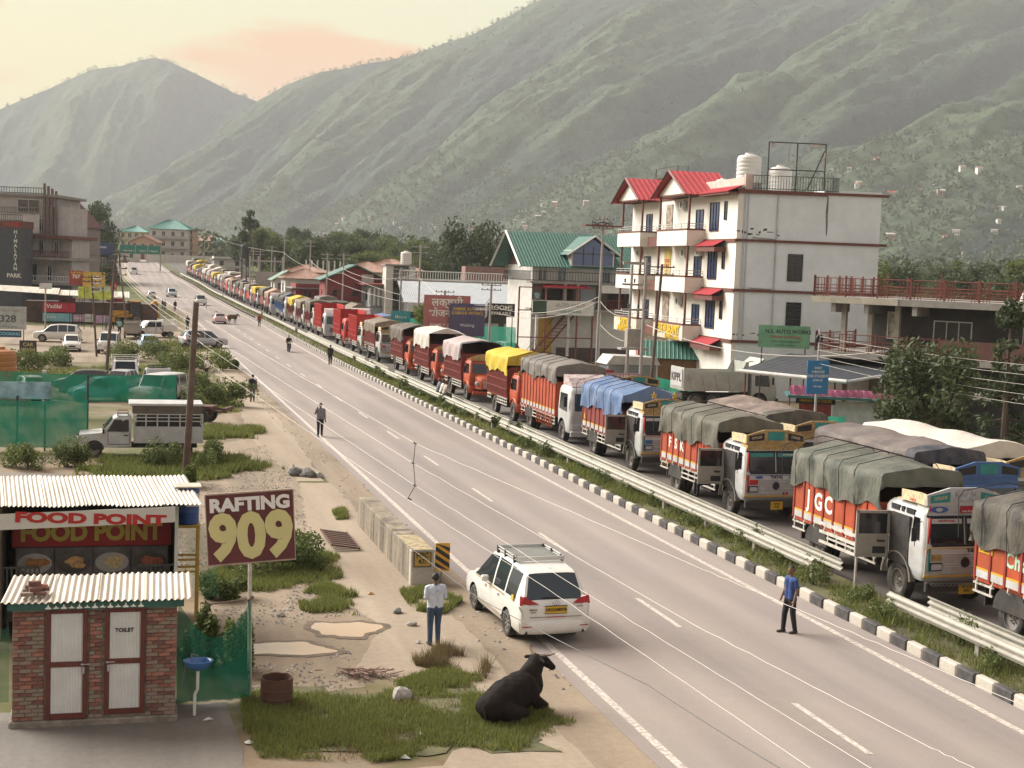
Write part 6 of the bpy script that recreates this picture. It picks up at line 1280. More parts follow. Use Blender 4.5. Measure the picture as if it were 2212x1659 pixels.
tin_roof(hotel, [(-.9, -.3, 15.0), (-.9, 6.2, 15.0), (.4, 6.2, 15.5), (.4, -.3, 15.5)], M_REDR, .4, .04, 'eave_roof'); MB().box(-.85, 0, -.25, 6.1, 14.85, 14.98).build('eave_board', M_BRN, hotel)
MB().box(.5, .75, .1, 12, 15.1, 16.1).box(.5, 1.1, .0, .3, 15.1, 16.3).build('terrace_parapet', mat('pink_plaster', (.55, .44, .38), .85, 0, .15, 1.5, dirt=.4, dirtc=(.36, .30, .25)), hotel)
MB().prism([(0, -.25), (6.4, -1.25), (6.4, -.7), (0, .2)], 14.92, 15.18).build('terrace_edge', M_BRN, hotel)
railing(hotel, [(1.0, -.2, 15.18), (7.2, -1.15, 15.18), (7.4, .4, 15.18)], 1.05, M_BLKI, .2, .02)
railing(hotel, [(1.8, 19.5, 16.2), (1.8, 25.2, 16.2), (5, 25.2, 16.2)], 1.05, M_BLKI, .2, .025); railing(hotel, [(1.8, 19.5, 16.2), (5, 19.5, 16.2)], 1.05, M_BLKI, .2, .025); MB().box(1.5, 5, 19.3, 25.3, 15.1, 16.2).build('stair_house', M_BRN, hotel)
MB().path([(2.2, 19.8, 16.2), (2.2, 19.8, 18.2), (2.2, 25.6, 18.2), (2.2, 25.6, 16.2)], .04, 5).path([(2.2, 17.2, 15.2), (2.2, 17.2, 18.0), (2.2, 19.8, 18.2)], .035, 5).build('pipe_frame', M_BLKI, hotel)
win(hotel, SIDE, 3.9, 8.78, 1.0, 1.85, M_WFR, M_PANE, (2, 2), .0, louvre=True); win(hotel, SIDE, 3.95, 5.4, 1.0, 1.75, M_WFR, M_PANE, (2, 2), .0, louvre=True)
def on_side(u, z, off=.06): p = Vector((0, 0, 0)) + sd_ * u + Vector((sd_.y, -sd_.x, 0)) * off; return (p.x, p.y, z)
MB().path([on_side(.5, 15), on_side(.5, 4.4)], .055, 6).path([on_side(.75, 15), on_side(.75, 4.4)], .035, 6).path([on_side(2.9, 15), on_side(2.9, 4.4)], .05, 6).path([on_side(1.2, 11.8), on_side(2.9, 11.7), on_side(2.95, 12.4)], .05, 6).path([on_side(1.1, 8.15), on_side(2.7, 8.1)], .05, 6).build('drain_pipe', mat('grey_pipe', (.42, .43, .43), .5), hotel)
rr = random.Random(9)
for k in range(16): # peeling plaster patches with a ragged outline
 u = rr.uniform(.2, 3.4); z = 11.95 + rr.uniform(0, .55) if k < 11 else 4.7 + rr.uniform(0, .4); q = blob(u, z, rr.uniform(.06, .30), rr.uniform(.03, .09), k, 18)
 MB().add([on_side(a, b_, .004) for a, b_ in q], [tuple(range(18))]).build('peeled_patch', mat('peeled_black', (.06, .06, .06), .9), hotel)
MB().add([on_side(a, b_, .004) for a, b_ in blob(6.55, 13.6, .09, 1.35, 5, 30)], [tuple(range(30))]).build('damp_streak', mat('damp_black', (.13, .135, .13), .9, 0, .5, 4), hotel)
HM = Matrix.Translation(HO) @ Matrix.Rotation(HRZ, 4, 'Z')
tank('tall white water tank on the hotel roof', HM @ Vector((2.5, 4.5, 15.95)), .9, 2.2); MB().box(1.4, 3.2, 3.6, 5.4, 15.1, 15.95).build('tank_plinth', M_CONCR, hotel)
for k, (x, y, r, h, lb) in enumerate(((4.4, 3.0, .85, 2.1, 'white water tank at the right of the tall one on the hotel roof'), (1.9, 8.2, .55, 1.3, 'small white water tank left of the tall one on the hotel roof'), (1.9, 9.9, .55, 1.3, 'second small white water tank on the hotel roof'), (1.9, 11.4, .5, 1.1, 'leftmost small water tank on the hotel roof'))): tank(lb, HM @ Vector((x, y, 15.15)), r, h)
hb = thing('hoarding_frame', 'empty rusty hoarding frame on the hotel terrace', 'hoarding', HM @ Vector((2.2, .1, 15.18)), HRZ - .14)
b = MB(); 
for x in (0, 2.1, 4.2): b.tube((x, 0, 0), (x, 0, 3.5), .05, None, 5)
for z in (1.55, 3.5): b.tube((0, 0, z), (4.2, 0, z), .045, None, 5)
b.tube((4.1, 0, 3.0), (2.9, -.2, .2), .05, None, 5).build('frame', M_BLKI, hb)
M_RAG = mat('torn_flex', (.45, .36, .30), .7, 0, .5, 3)
for (x, w, z0, z1) in ((.1, .35, 3.05, 3.46), (3.0, .9, 3.25, 3.47), (1.42, .16, 1.9, 3.2), (4.05, .14, 1.3, 2.9)): MB().add([(x, -.06, z1), (x + w, -.06, z1), (x + w * .8, -.05, (z0 + z1) / 2), (x + w * .3, -.08, z0)], [(0, 1, 2, 3)]).build('torn_banner', M_RAG, hb)
# ------------------------------------------------------------------ other houses
def house(label, loc, rz, w, d, h, wall, roof='flat', rm=None, rise=1.6, over=.5, floors=1, wins=2, ww=1.0, wh=1.2, side=1, name='house', cat='house', balcony=None, fm=None, door=True, par=.0):
 o = thing(name, label, cat, loc, rz); rm = rm or M_GRNR
 MB().box(-w / 2, w / 2, 0, d, -.5, h).build('wall', wall, o); fh = h / floors
 FR = ((-w / 2, 0), (1, 0), (0, -1)); LS = ((-w / 2, d), (0, -1), (-1, 0)); RS = ((w / 2, 0), (0, 1), (1, 0))
 for f in range(floors):
  for k in range(wins):
   u = w * (k + .5) / wins - ww / 2
   if f == 0 and door and k == wins // 2: MB().box(-w / 2 + u, -w / 2 + u + 1.0, -.05, .02, 0, 2.1).build('door', M_BRN, o); continue
   win(o, FR, u, f * fh + fh * .32, ww, min(wh, fh * .5), fm or M_WFR, None, (2, 1))
  for k in range(side):
   u = d * (k + .5) / side - ww / 2; win(o, LS, u, f * fh + fh * .32, ww, min(wh, fh * .5), fm or M_WFR, None, (2, 1)); 
  if f: MB().box(-w / 2 - .15, w / 2 + .15, -.15, d + .15, f * fh - .08, f * fh + .10).build('floor_slab', M_CONCR, o)
  if f and balcony:
   bl = bpy.data.objects.new('balcony', None); col.objects.link(bl); bl.parent = o
   MB().box(-w / 2, w / 2, -1.3, -.155, f * fh - .12, f * fh + .06).build('floor', M_CONCR, bl); railing(bl, [(-w / 2, -1.25, f * fh + .06), (w / 2, -1.25, f * fh + .06)], .95, balcony, .3, .025)
 X0, X1, Y0, Y1 = -w / 2 - over, w / 2 + over, -over, d + over
 if roof == 'flat':
  MB().box(X0, X1, Y0, Y1, h, h + .18).build('roof', M_CONCR, o)
  if par: MB().box(-w / 2, w / 2, 0, .15, h + .18, h + .18 + par).box(-w / 2, -w / 2 + .15, .15, d, h + .18, h + .18 + par).box(w / 2 - .15, w / 2, .15, d, h + .18, h + .18 + par).build('parapet', wall, o)
 elif roof == 'hip':
  r = min(w, d) / 2; rx = max(0, w / 2 - r); ry0 = r if w > d else d / 2 - max(0, d / 2 - r); zt = h + rise; ya, yb = (d / 2, d / 2) if w >= d else (r, d - r)
  A = (-rx, ya, zt); B_ = (rx, yb, zt)
  tin_roof(o, [(X0, Y0, h), (X1, Y0, h), B_ if w >= d else A, A], rm, .3, .03); tin_roof(o, [(X1, Y1, h), (X0, Y1, h), A if w >= d else B_, B_], rm, .3, .03)
  tin_roof(o, [(X0, Y1, h), (X0, Y0, h), A, A if w >= d else B_], rm, .3, .03); tin_roof(o, [(X1, Y0, h), (X1, Y1, h), B_, B_ if w >= d else A], rm, .3, .03)
 elif roof == 'gable_x':       # ridge along x
  tin_roof(o, [(X0, Y0, h - .1), (X1, Y0, h - .1), (X1, d / 2, h + rise), (X0, d / 2, h + rise)], rm, .3, .035); tin_roof(o, [(X1, Y1, h - .1), (X0, Y1, h - .1), (X0, d / 2, h + rise), (X1, d / 2, h + rise)], rm, .3, .035)
  for sx in (-1, 1): MB().prism([(0, h), (d, h), (d / 2, h + rise - .1)], sx * w / 2 - .05, sx * w / 2 + .05, 'x').build('gable_wall', wall, o)
 elif roof == 'gable_y':
  tin_roof(o, [(X0, Y1, h - .1), (X0, Y0, h - .1), (0, Y0, h + rise), (0, Y1, h + rise)], rm, .3, .035); tin_roof(o, [(X1, Y0, h - .1), (X1, Y1, h - .1), (0, Y1, h + rise), (0, Y0, h + rise)], rm, .3, .035)
  MB().prism([(-w / 2, h), (w / 2, h), (0, h + rise - .12)], .0, .12, 'y').build('gable_wall', wall, o)
  for sx in (-1, 1): MB().tube((sx * (w / 2 + over), -over - .02, h - .12), (0, -over - .02, h + rise - .02), .12, None, 4).build('barge_board', rm, o)
 elif roof == 'shed': tin_roof(o, [(X0, Y0, h - .1), (X1, Y0, h - .1), (X1, Y1, h + rise), (X0, Y1, h + rise)], rm, .22, .03)
 return o
def GP(px, y, dz=0.0): p = at(px, 600, y); return Vector((p.x, y, gz(y) + dz))
M_REDW = mat('red_brick_render', (.21, .045, .045), .85, 0, .15, 2); M_GREYW = mat('grey_render', (.33, .35, .37), .85, 0, .1, 1.5, dirt=.3, dirtc=(.25, .25, .24)); M_WHW = mat('whitewash', (.52, .50, .46), .85, 0, .12, 1.2, dirt=.4, dirtc=(.33, .30, .26)); M_PINKR = mat('rusted_pink_roof', (.36, .22, .165), .7, 0, .3, 1.5, dirt=.4, dirtc=(.22, .13, .10)); M_ALR = mat('bare_tin_roof', (.40, .42, .44), .4, .4, .12, 1.5, dirt=.3, dirtc=(.28, .27, .26)); M_YELW = mat('cream_yellow_wall', (.52, .45, .30), .85, 0, .1, 1.5); M_PEACH = mat('peach_wall', (.48, .31, .22), .85, 0, .12, 1.5)
M_BLUG = glass_mat('blue_mirror_glass', (.02, .035, .12), .1); M_SHUT = mat('grey_shutter', (.36, .35, .32), .6, .2, .12, 3)
GH = GP(1150, 139); gh = thing('guest_house', 'guest house with green tin roof and blue glazed dormer left of the white hotel', 'guest house', GH, RA)
MB().box(0, 13, 0, 9, -.3, 9.3).build('wall', M_WHW, gh); MB().box(-.6, 13, -1.4, 0, 7.55, 7.75).box(-.6, 13, -1.6, 0, 4.9, 5.15).build('balcony_floor', M_CONCR, gh)
tin_roof(gh, [(-1.6, -1.2, 9.15), (13.5, -1.2, 9.15), (13.5, 4.5, 12.6), (-1.6, 4.5, 12.6)], M_GRNR, .32, .04); tin_roof(gh, [(13.5, 10.2, 9.15), (-1.6, 10.2, 9.15), (-1.6, 4.5, 12.6), (13.5, 4.5, 12.6)], M_GRNR, .32, .04)
MB().prism([(0, 9.3), (9, 9.3), (4.5, 12.2)], .0, .15, 'x').build('gable_wall', mat('dark_timber', (.10, .06, .045), .8, 0, .3, 3), gh)
for y in (-1.2, 10.2): MB().tube((-1.62, y, 9.1), (-1.62, 4.5, 12.6), .13, None, 4).build('barge_board', M_WFW, gh)
dm = bpy.data.objects.new('dormer', None); col.objects.link(dm); dm.parent = gh
MB().box(3.6, 8.0, -1.0, 3, 9.35, 10.9).build('wall', M_WHW, dm); MB().prism([(3.75, 9.4), (7.85, 9.4), (7.85, 10.6), (5.8, 12.0), (3.75, 10.6)], -1.05, -1.0, 'y').build('glazing', M_BLUG, dm)
for x in (4.8, 5.8, 6.8): MB().box(x - .04, x + .04, -1.09, -1.05, 9.4, 11.2).build('mullion', M_WFR, dm)
MB().box(3.75, 7.85, -1.09, -1.05, 10.5, 10.6).build('transom', M_WFR, dm)
tin_roof(dm, [(3.0, 3.6, 10.4), (3.0, -1.5, 10.4), (5.8, -1.5, 12.3), (5.8, 3.6, 12.3)], M_GRNR, .3, .03); tin_roof(dm, [(8.6, -1.5, 10.4), (8.6, 3.6, 10.4), (5.8, 3.6, 12.3), (5.8, -1.5, 12.3)], M_GRNR, .3, .03)
for sx in (-1, 1): MB().tube((5.8 + sx * 2.8, -1.52, 10.38), (5.8, -1.52, 12.3), .10, None, 4).build('barge_board', M_WFW, dm)
FRG = ((0, 0), (1, 0), (0, -1))
for u in (.6, 2.6, 7.2, 9.6): win(gh, FRG, u, 7.85, .8, 1.15 if u > 5 else 1.3, M_WFW, None, (2, 1))
MB().box(0, 13, -.03, .0, 5.15, 7.5).build('verandah_shade_panel', mat('verandah_shade_brown', (.13, .105, .095), .9, 0, .3, 1.5), gh); MB().box(1.0, 4.2, -.06, -.032, 5.15, 7.4).build('doorway', M_INT, gh); MB().box(5.0, 6.6, -.06, .02, 5.15, 7.4).build('curtain', M_GREYW, gh); MB().box(7.8, 10, -.05, .02, 5.15, 7.3).build('doorway', M_INT, gh)  # dark brown panel stands in for the shade of the recessed verandah
railing(gh, [(-.6, 8.5, 7.75), (-.6, -1.35, 7.75), (10, -1.35, 7.75)], .95, M_BLKI, .28, .025); railing(gh, [(6.5, -1.55, 5.15), (12.5, -1.55, 5.15)], .95, M_RUSI, .22, .025)
for x in (3.0, 4.3): MB().box(x - .15, x + .15, -1.35, -1.05, 5.15, 7.55).build('pillar', mat('stone_pillar', (.34, .28, .24), .9, 0, .5, 6), gh)
tin_roof(gh, [(.6, -2.3, 7.15), (5.2, -2.3, 7.15), (5.2, -.9, 7.5), (.6, -.9, 7.5)], M_REDR, .3, .03, 'red_canopy'); MB().box(6.4, 10.6, -2.4, -1.61, 6.8, 7.55).build('cream_fascia', M_WHW, gh)
for x in (.2, 3.4, 6.6): MB().box(x - .12, x + .12, -1.5, -1.25, 0, 4.9).build('pillar', M_WFW, gh)
MB().box(.6, 2.2, -.05, .02, 0, 4.2).build('yellow_door', mat('door_yellow', (.42, .27, .03), .5), gh); MB().box(2.7, 12, -.04, .02, 0, 1.3).build('dado', mat('dado_brown', (.09, .06, .055), .8), gh)
bd_ = MB().box(-.6, 5.6, -2.5, -2.35, 4.55, 5.95).build('shop_board', mat('dirty_white_board', (.50, .48, .44), .6, 0, .15, 2), gh); MB().box(-.6, .8, -2.52, -2.501, 4.6, 5.9).build('green_panel', mat('dark_green_panel', (.03, .06, .035), .6), bd_)
text('AUTO PARTS', .5, M_GREYP, bd_, (3.2, -2.52, 5.5), 0, .02); text('SALES & SERVICE', .3, M_TEAL, bd_, (3.2, -2.52, 4.9), 0, .01)
stp = thing('steel_stair', 'rust-red steel stair and scaffold frame in front of the guest house', 'stair', W(132.0, 37.6), RA)
for sx in (0, 1.0):
 MB().tube((sx + .5, -.6, .1), (sx + 5.0, .4, 5.1), .09, None, 4).build('stringer', M_RUSI, stp); MB().tube((sx + .5, -.6, 1.1), (sx + 5.0, .4, 6.1), .035, None, 5).build('handrail', M_RUSI, stp)
for k in range(16): u = k / 15; MB().box(.5 + 4.5 * u, 1.5 + 4.5 * u, -.75 + 1.0 * u, -.45 + 1.0 * u, .2 + 5 * u, .25 + 5 * u).build('tread', M_RUSI, stp)
for x in (-.5, 2.2, 5.4, 7.0): MB().box(x - .07, x + .07, -.9, -.76, 0, 7.2 if x < 6 else 6.3).build('post', M_RUSI, stp)
for z in (2.3, 4.9, 7.1): MB().box(-.5, 7.0, -.86, -.80, z, z + .1).build('beam', M_RUSI, stp)
st3 = thing('metal_stair', 'narrow pale metal stair rising to the shop board left of the guest house', 'stair', W(134.0, 34.8), RA)
for sx in (0, .8): MB().tube((-3.2, sx, .1), (.4, sx, 4.9), .07, None, 4).build('stringer', M_GREYP, st3); MB().tube((-3.2, sx, 1.1), (.4, sx, 5.9), .04, None, 4).build('handrail', M_GREYP, st3)
for k in range(14): u = k / 13; MB().box(-3.3 + 3.6 * u, -3.0 + 3.6 * u, 0, .8, .15 + 4.7 * u, .2 + 4.7 * u).build('tread', M_GREYP, st3)
sh = house('long open workshop shed with pale corrugated tin roof', GP(1020, 152), RA - .12, 13.0, 9, 5.0, M_DKC, 'shed', M_ALR, 2.0, .8, 1, 0, side=0, name='workshop_shed', cat='shed', door=False)
MB().box(-6.9, 6.9, -.9, -.8, 3.9, 4.9).build('fascia', M_WHW, sh)
for k in range(4): MB().box(-6 + k * 3.2, -3.4 + k * 3.2, -.06, -.0, 0, 2.9).build('shutter', M_SHUT, sh)
text('SERVICE', .6, M_TB, sh, (2.6, -.92, 4.4), 0, .02)
tb2 = house('flat-roofed concrete building with white balustrade behind the tin shed', GP(1000, 196), RA - .1, 17, 10, 6.6, M_CONCR, 'flat', None, 0, .8, 2, 4, side=2, name='concrete_block', cat='building'); railing(tb2, [(-8.8, -.6, 6.78), (8.8, -.6, 6.78)], 1.2, M_WFW, .35, .05)
MB().box(1.0, 7.0, 5, 9, 6.78, 8.9).build('rooftop_room', M_REDW if False else mat('plain_brick', (.22, .13, .11), .9, 0, .3, 3), tb2)
rh = house('red brick house with green gable roof behind the red lorries', GP(768, 203), RA - .05, 8.6, 9, 6.3, M_REDW, 'gable_y', M_GRNR, 2.2, .7, 2, 3, .55, .6, 1, balcony=None, door=False)
MB().box(.9, 2.6, -.10, -.0, 0, 7.2).build('white_stair_bay', M_WHW, rh); MB().box(-4.3, 4.3, -.07, -.0, 2.9, 3.2).build('white_band', M_WHW, rh)
gw = house('grey house wing with white pillars beside the red gabled house', GP(850, 198), RA, 6.2, 7, 5.6, M_GREYW, 'flat', None, 0, .5, 2, 1, side=1, door=False)
for k in range(5): MB().box(-3.4 + k * .6, -3.15 + k * .6, -.35, -.06, 3.0, 5.4).build('pillar', M_WFW, gw)
MB().box(-4.2, 3.6, -.9, 7.3, 5.8, 6.0).build('red_eave', mat('maroon_eave', (.22, .05, .05), .6), gw)
wt = thing('water_tower', 'tall white concrete stair tower with a water tank on top', 'tower', GP(868, 196), RA); MB().box(-2.2, -1.2, 0, 3, 0, 8.6).box(1.0, 1.9, 0, 3, 0, 8.6).box(-2.2, 1.9, 2.4, 3, 0, 8.6).build('wall', M_WHW, wt); MB().box(-2.4, 2.1, -.2, 3.2, 8.6, 8.8).build('roof', M_CONCR, wt)
tank('white water tank on the stair tower beside the grey wing', GP(876, 197, 8.85), .75, 1.8)
for (px, y, w, d, h, wl, rf, rm, ri, lb) in ((800, 240, 9, 8, 7.2, M_YELW, 'hip', M_PINKR, 1.7, 'yellow house with rusty pink hip roof behind the red gabled house'), (852, 246, 9.5, 8, 7.6, M_PEACH, 'hip', M_PINKR, 1.9, 'peach house with rusty hip roof, right of the yellow house'), (662, 222, 6.5, 6, 6.0, M_WHW, 'hip', M_PINKR, 1.5, 'small white house with pink hip roof left of the red houses'),
 (690, 214, 7, 7, 4.6, M_REDW, 'flat', None, 0, 'low red flat-roofed house left of the gabled red house'), (622, 246, 4.5, 6, 5.2, M_WHW, 'gable_y', mat('pale_green_roof', (.16, .25, .18), .6), 1.6, 'small white shed with pale green gable roof near the poles'), (700, 300, 8, 7, 5.6, M_CONCR, 'flat', None, 0, 'unfinished concrete house with bare pillars on its roof'), (800, 330, 13, 8, 5.0, M_CONCR, 'flat', None, 0, 'half-built open concrete frame among the trees'),
 (495, 395, 8.5, 8, 4.6, M_WHW, 'flat', None, 0, 'pale blue-white flat-roofed house above the far lorries'), (1085, 250, 6, 6, 6.4, M_PEACH, 'hip', M_PINKR, 1.6, 'small peach house with hip roof behind the guest house'), (665, 262, 7, 6, 6.4, M_PEACH, 'hip', M_PINKR, 1.4, 'peach house with hip roof among the trees left of the red houses')):
 h_ = house(lb, GP(px, y), RA, w, d, h, wl, rf, rm, ri, .6, 2 if h > 4.5 else 1, 2, side=1, par=.6 if 'flat-roofed' in lb else 0)
 if 'pillars' in lb:
  for k in range(7): MB().box(-3.9 + k * 1.2, -3.65 + k * 1.2, .2, .45, h + .18, h + 2.6).build('pillar', M_WHW, h_)
RB = Vector((19.3, 88.0, 0)); rb_ = thing('railed_building', 'unfinished dark building with rust-red balcony railings at the right edge', 'building', RB, math.atan2(-8, 9.5) + .06)
MB().box(4.4, 26, 1.0, 12, -.2, 7.6).box(.6, 4.4, 5, 12, -.2, 7.6).build('wall', M_DKC, rb_); MB().box(-.5, 26.5, -1.2, 12.3, 7.55, 7.95).build('roof_slab', M_CONCR, rb_); MB().box(-.3, 26.5, -1.0, 12, 4.25, 4.6).build('floor_slab', M_CONCR, rb_)
MB().box(-.52, 5.0, -1.24, -1.2, 7.56, 7.94).build('slab_edge', mat('pale_slab_edge', (.38, .35, .29), .9, 0, .2, 2), rb_)
for x in (.9, 3.0, 6.0, 12.5): MB().prism([(x - .15, 7.0), (x + .15, 7.0), (x + .15, 7.55), (x - .15, 7.55)], -1.1, 1.0, 'y').build('bracket', M_CONCR, rb_)
for x in (1.2, 2.9, 4.6): MB().box(x - .15, x + .15, -.2, .1, 4.6, 7.55).build('column', mat('pale_column', (.34, .31, .26), .9, 0, .2, 2), rb_)
for x in (2.0, 3.7): win(rb_, ((x, 5.0), (1, 0), (0, -1)), 0, 5.4, .55, 1.6, M_WFW, mat('bright_opening', (.42, .38, .30), .9, 0, .5, 3), (1, 2))
FRB = ((0, 1.0), (1, 0), (0, -1))
for u in (6.5, 11.0, 16): win(rb_, FRB, u, 4.95, 2.2, 1.75, M_WFW, mat('brown_pane', (.05, .045, .04), .4), (3, 1), louvre=True)
def fancy_rail(parent, p0, p1, z, h, m):
 p0 = Vector(p0); p1 = Vector(p1); n = max(1, round((p1 - p0).length / 2.0)); b = MB()
 for k in range(n + 1): q = p0.lerp(p1, k / n); b.box(q.x - .05, q.x + .05, q.y - .05, q.y + .05, z, z + h + .12)
 for zz in (.08, .3, .5, .7, h - .02): b.tube(p0 + Vector((0, 0, z + zz)), p1 + Vector((0, 0, z + zz)), .025, None, 4)
 for k in range(n):
  for f in (.12, .22, .30, .78, .88): q = p0.lerp(p1, (k + f) / n); b.tube(q + Vector((0, 0, z)), q + Vector((0, 0, z + h)), .02, None, 4)
 return b.build('railing', m, parent)
fancy_rail(rb_, (-.4, -1.1, 0), (26, -1.1, 0), 7.95, 1.15, M_RUSI); fancy_rail(rb_, (-.4, -1.1, 0), (-.4, 8, 0), 7.95, 1.15, M_RUSI); fancy_rail(rb_, (-.2, -.9, 0), (7.5, -.9, 0), 4.6, 1.1, M_RUSI); fancy_rail(rb_, (-.2, -.9, 0), (-.2, 5, 0), 4.6, 1.1, M_RUSI)
fancy_rail(rb_, (-.4, 8, 0), (10, 11.5, 0), 7.95, 1.15, M_RUSI); MB().box(7.5, 26, -.95, -.88, 4.6, 5.7).build('balcony_sheet', mat('brown_sheet', (.10, .045, .035), .6, 0, .3, 2), rb_)
MB().tube((13.6, -.9, 7.95), (13.6, -.9, 10.6), .14, None, 8).build('white_pipe', M_WFW, rb_); MB().tube((12.0, -.5, 7.95), (12.1, -.3, 8.9), .22, .06, 8).build('wrapped_bundle', M_TANK, rb_)
for x in (2.2, 5.6, 16): MB().path([(x, 4, 7.95), (x, 4, 9.4)], .02, 4).path([(x + .25, 4, 7.95), (x + .25, 4, 9.2)], .02, 4).path([(x + .12, 3.8, 7.95), (x + .12, 3.8, 9.6)], .02, 4).build('rebar', M_RUSI, rb_)
MB().box(-1.0, 3.4, 2.0, 8, 0, 3.9).build('shop_wall', M_CONCR, rb_)
for k in range(2): MB().box(-.9 + k * 1.7, .5 + k * 1.7, 1.9, 1.99, .2, 2.9).build('shutter', M_SHUT, rb_)
tin_roof(rb_, [(-3.6, -4.2, 3.25), (3.6, -4.6, 3.15), (6.6, .8, 4.05), (-3.0, 1.5, 4.15)], mat('charcoal_tin_roof', (.06, .065, .075), .5, .2, .15, 1.5), .5, .02, 'leanto_roof'); MB().tube((-3.6, -4.3, 3.2), (3.6, -4.7, 3.1), .12, None, 8).tube((3.6, -4.7, 3.1), (6.7, .7, 3.98), .09, None, 6).build('gutter', M_WFW, rb_)
for (x, y) in ((-3.3, -4.0), (-.2, -4.2), (3.2, -4.3), (1.9, -2.5)): MB().tube((x, y, -.2), (x, y, 3.2), .055, None, 6).build('post', M_RUSI, rb_)
MB().box(9.0, 26, -3.2, -1.2, 2.55, 2.85).box(9.2, 9.7, -3.0, -2.5, -.2, 2.55).box(13.5, 14.0, -3.0, -2.5, -.2, 2.55).build('lower_canopy', M_CONCR, rb_); MB().box(14, 26, -1.6, -1.4, 0, 2.55).build('brown_shutter', mat('brown_shutter', (.16, .075, .055), .7), rb_)
board('N.S. AUTO WORKS green sign board on the roof by the hotel side wall', at(1692, 760, 92) - Vector((0, 0, 4.6)), -.12, 3.3, 1.45, mat('green_print', (.16, .36, .22), .5, 0, .3, 1), [('N.S. AUTO WORKS', .34, .25, 1.05, M_BLK, 1.0, .02), ('Denting and Painting', .24, .1, .72, M_RED, .95, .01), ('Mechanic Electrician Body work', .15, .1, .42, M_BLK, .95, 0), ('all kinds of heavy vehicles', .13, .1, .18, M_BLK, .95, 0)], 4.85)
kk = house('wooden kiosk with green tin roof and red barge boards in front of the hotel', GP(1472, 110), RA - .35, 4.9, 3.8, 2.5, mat('kiosk_wood', (.20, .11, .055), .8, 0, .25, 4), 'gable_x', M_GRNR, 1.15, .6, 1, 1, .9, .8, 0, name='kiosk', cat='kiosk', door=False)
for sx in (-1, 1):
 for (y, ) in ((-.6,), (4.4,)): MB().tube((sx * 3.1, y, 2.35), (sx * 3.1, 1.9, 3.65), .13, None, 4).build('barge_board', mat('barge_red', (.28, .03, .03), .6), kk)
bo = thing('glass_booth', 'white framed glass booth with curved roof left of the kiosk', 'booth', GP(1375, 104), RA); MB().box(-1.9, 1.9, 0, 2, 0, 1.0).build('base', M_WFW, bo); MB().box(-1.85, 1.85, .05, 1.95, 1.0, 2.2).build('glazing', glass_mat('booth_glass', (.22, .24, .25), .15), bo)
for x in (-1.9, -.6, .7, 1.9): MB().box(x - .05, x + .05, -.04, .02, 0, 2.3).build('mullion', M_WFW, bo)
MB().prism([(-2.1, 2.2), (2.1, 2.2), (1.8, 2.75), (-1.6, 2.85)], -.2, 2.2, 'y').build('roof', mat('pale_roof', (.42, .41, .38), .6), bo)
M_PINKB = mat('pink_banner', (.45, .25, .27), .6, 0, .2, 2); M_DRED = mat('deep_red_sheet', (.22, .02, .02), .6)
board('pink HOTEL ANJUM banner with meal lettering beside the wooden kiosk', GP(1338, 92), RA - .1, 3.5, 1.9, M_PINKB, [('HOTEL ANJUM', .5, 0, 1.6, M_LW, .85, .02), ('REGENCY RESTAURANT', .3, 0, 1.18, M_LW, .85, .01), ('GOOD FOOD', .28, 0, .8, M_DRED, .9, .01), ('LUNCH DINNER', .34, 0, .35, M_LW, .85, .01)], .5, name='banner', cat='banner')
board('small red and white ANJUM banner left of the pink one', GP(1300, 96), RA, 1.7, 1.2, M_PINKB, [('ANJUM', .5, 0, .6, M_LW, .9, .02)], 1.2, name='banner', cat='banner'); board('plain deep red sheet between the two ANJUM banners', GP(1322, 94.5), RA, .8, 1.6, M_DRED, [], .8, name='banner', cat='banner')
fc = thing('food_corner', 'small food corner stall with pink curtains and food posters near the big tree', 'stall', W(72.5, 38.6), RA - .4)
MB().box(-1.8, 3.6, 0, 2, 0, .02).box(.6, 3.6, .1, .2, 0, 2.1).build('wall', mat('pale_green_wall', (.42, .47, .45), .8), fc); MB().box(-2.0, 4.4, -.7, 2.2, 2.25, 2.4).build('roof', mat('teal_edge', (.04, .14, .13), .6), fc)
ps = MB().box(-1.3, .5, .02, .1, .4, 2.0).build('poster', mat('poster_maroon', (.20, .03, .02), .5, 0, .4, 3), fc); MB().box(-1.5, .7, -.05, .0, 1.9, 2.25).build('name_board', M_BLK, fc); text('HIMANSHI FOOD CORNER', .21, M_YLT, fc, (-.4, -.07, 2.08), 0, .01, .7)
for x in (-.85, .05): MB().lathe([(.001, 0), (.26, 0), (.28, -.02), (.001, -.022)], 18, None, Matrix.Translation((x, .01, 1.0)) @ Matrix.Diagonal((1, 1, .6, 1)), 'y').build('dish', M_FOOD[0], ps)
b = MB(); P = []
for k in range(60): x = -1.9 + k * .105; P.append([(x, -.72 + .05 * math.sin(k * 1.7), 2.42 + .02 * math.sin(k)), (x, -.70 + .06 * math.sin(k * 1.7 + 1), 2.95 + .05 * math.sin(k * .2) - k * .004)])
b.grid(P).build('curtain', mat('pink_curtain', (.50, .17, .30), .8, 0, .45, 1.2), fc)
bs2 = thing('notice_board', 'blue ONE STUDENT notice board on a striped street pole', 'sign', W(66.9, 35.2), RA); MB().tube((0, 0, -.2), (.05, 0, 6.4), .075, .06, 8).build('pole', mat('grey_pole', (.35, .37, .38), .5, .3), bs2); MB().tube((0, 0, 0), (.005, 0, 1.6), .085, .08, 8).build('yellow_base', M_TY, bs2)
p = MB().box(-.62, .62, -.12, -.08, 3.0, 4.75).build('panel', mat('notice_blue', (.03, .17, .36), .5, 0, .15, 1), bs2)
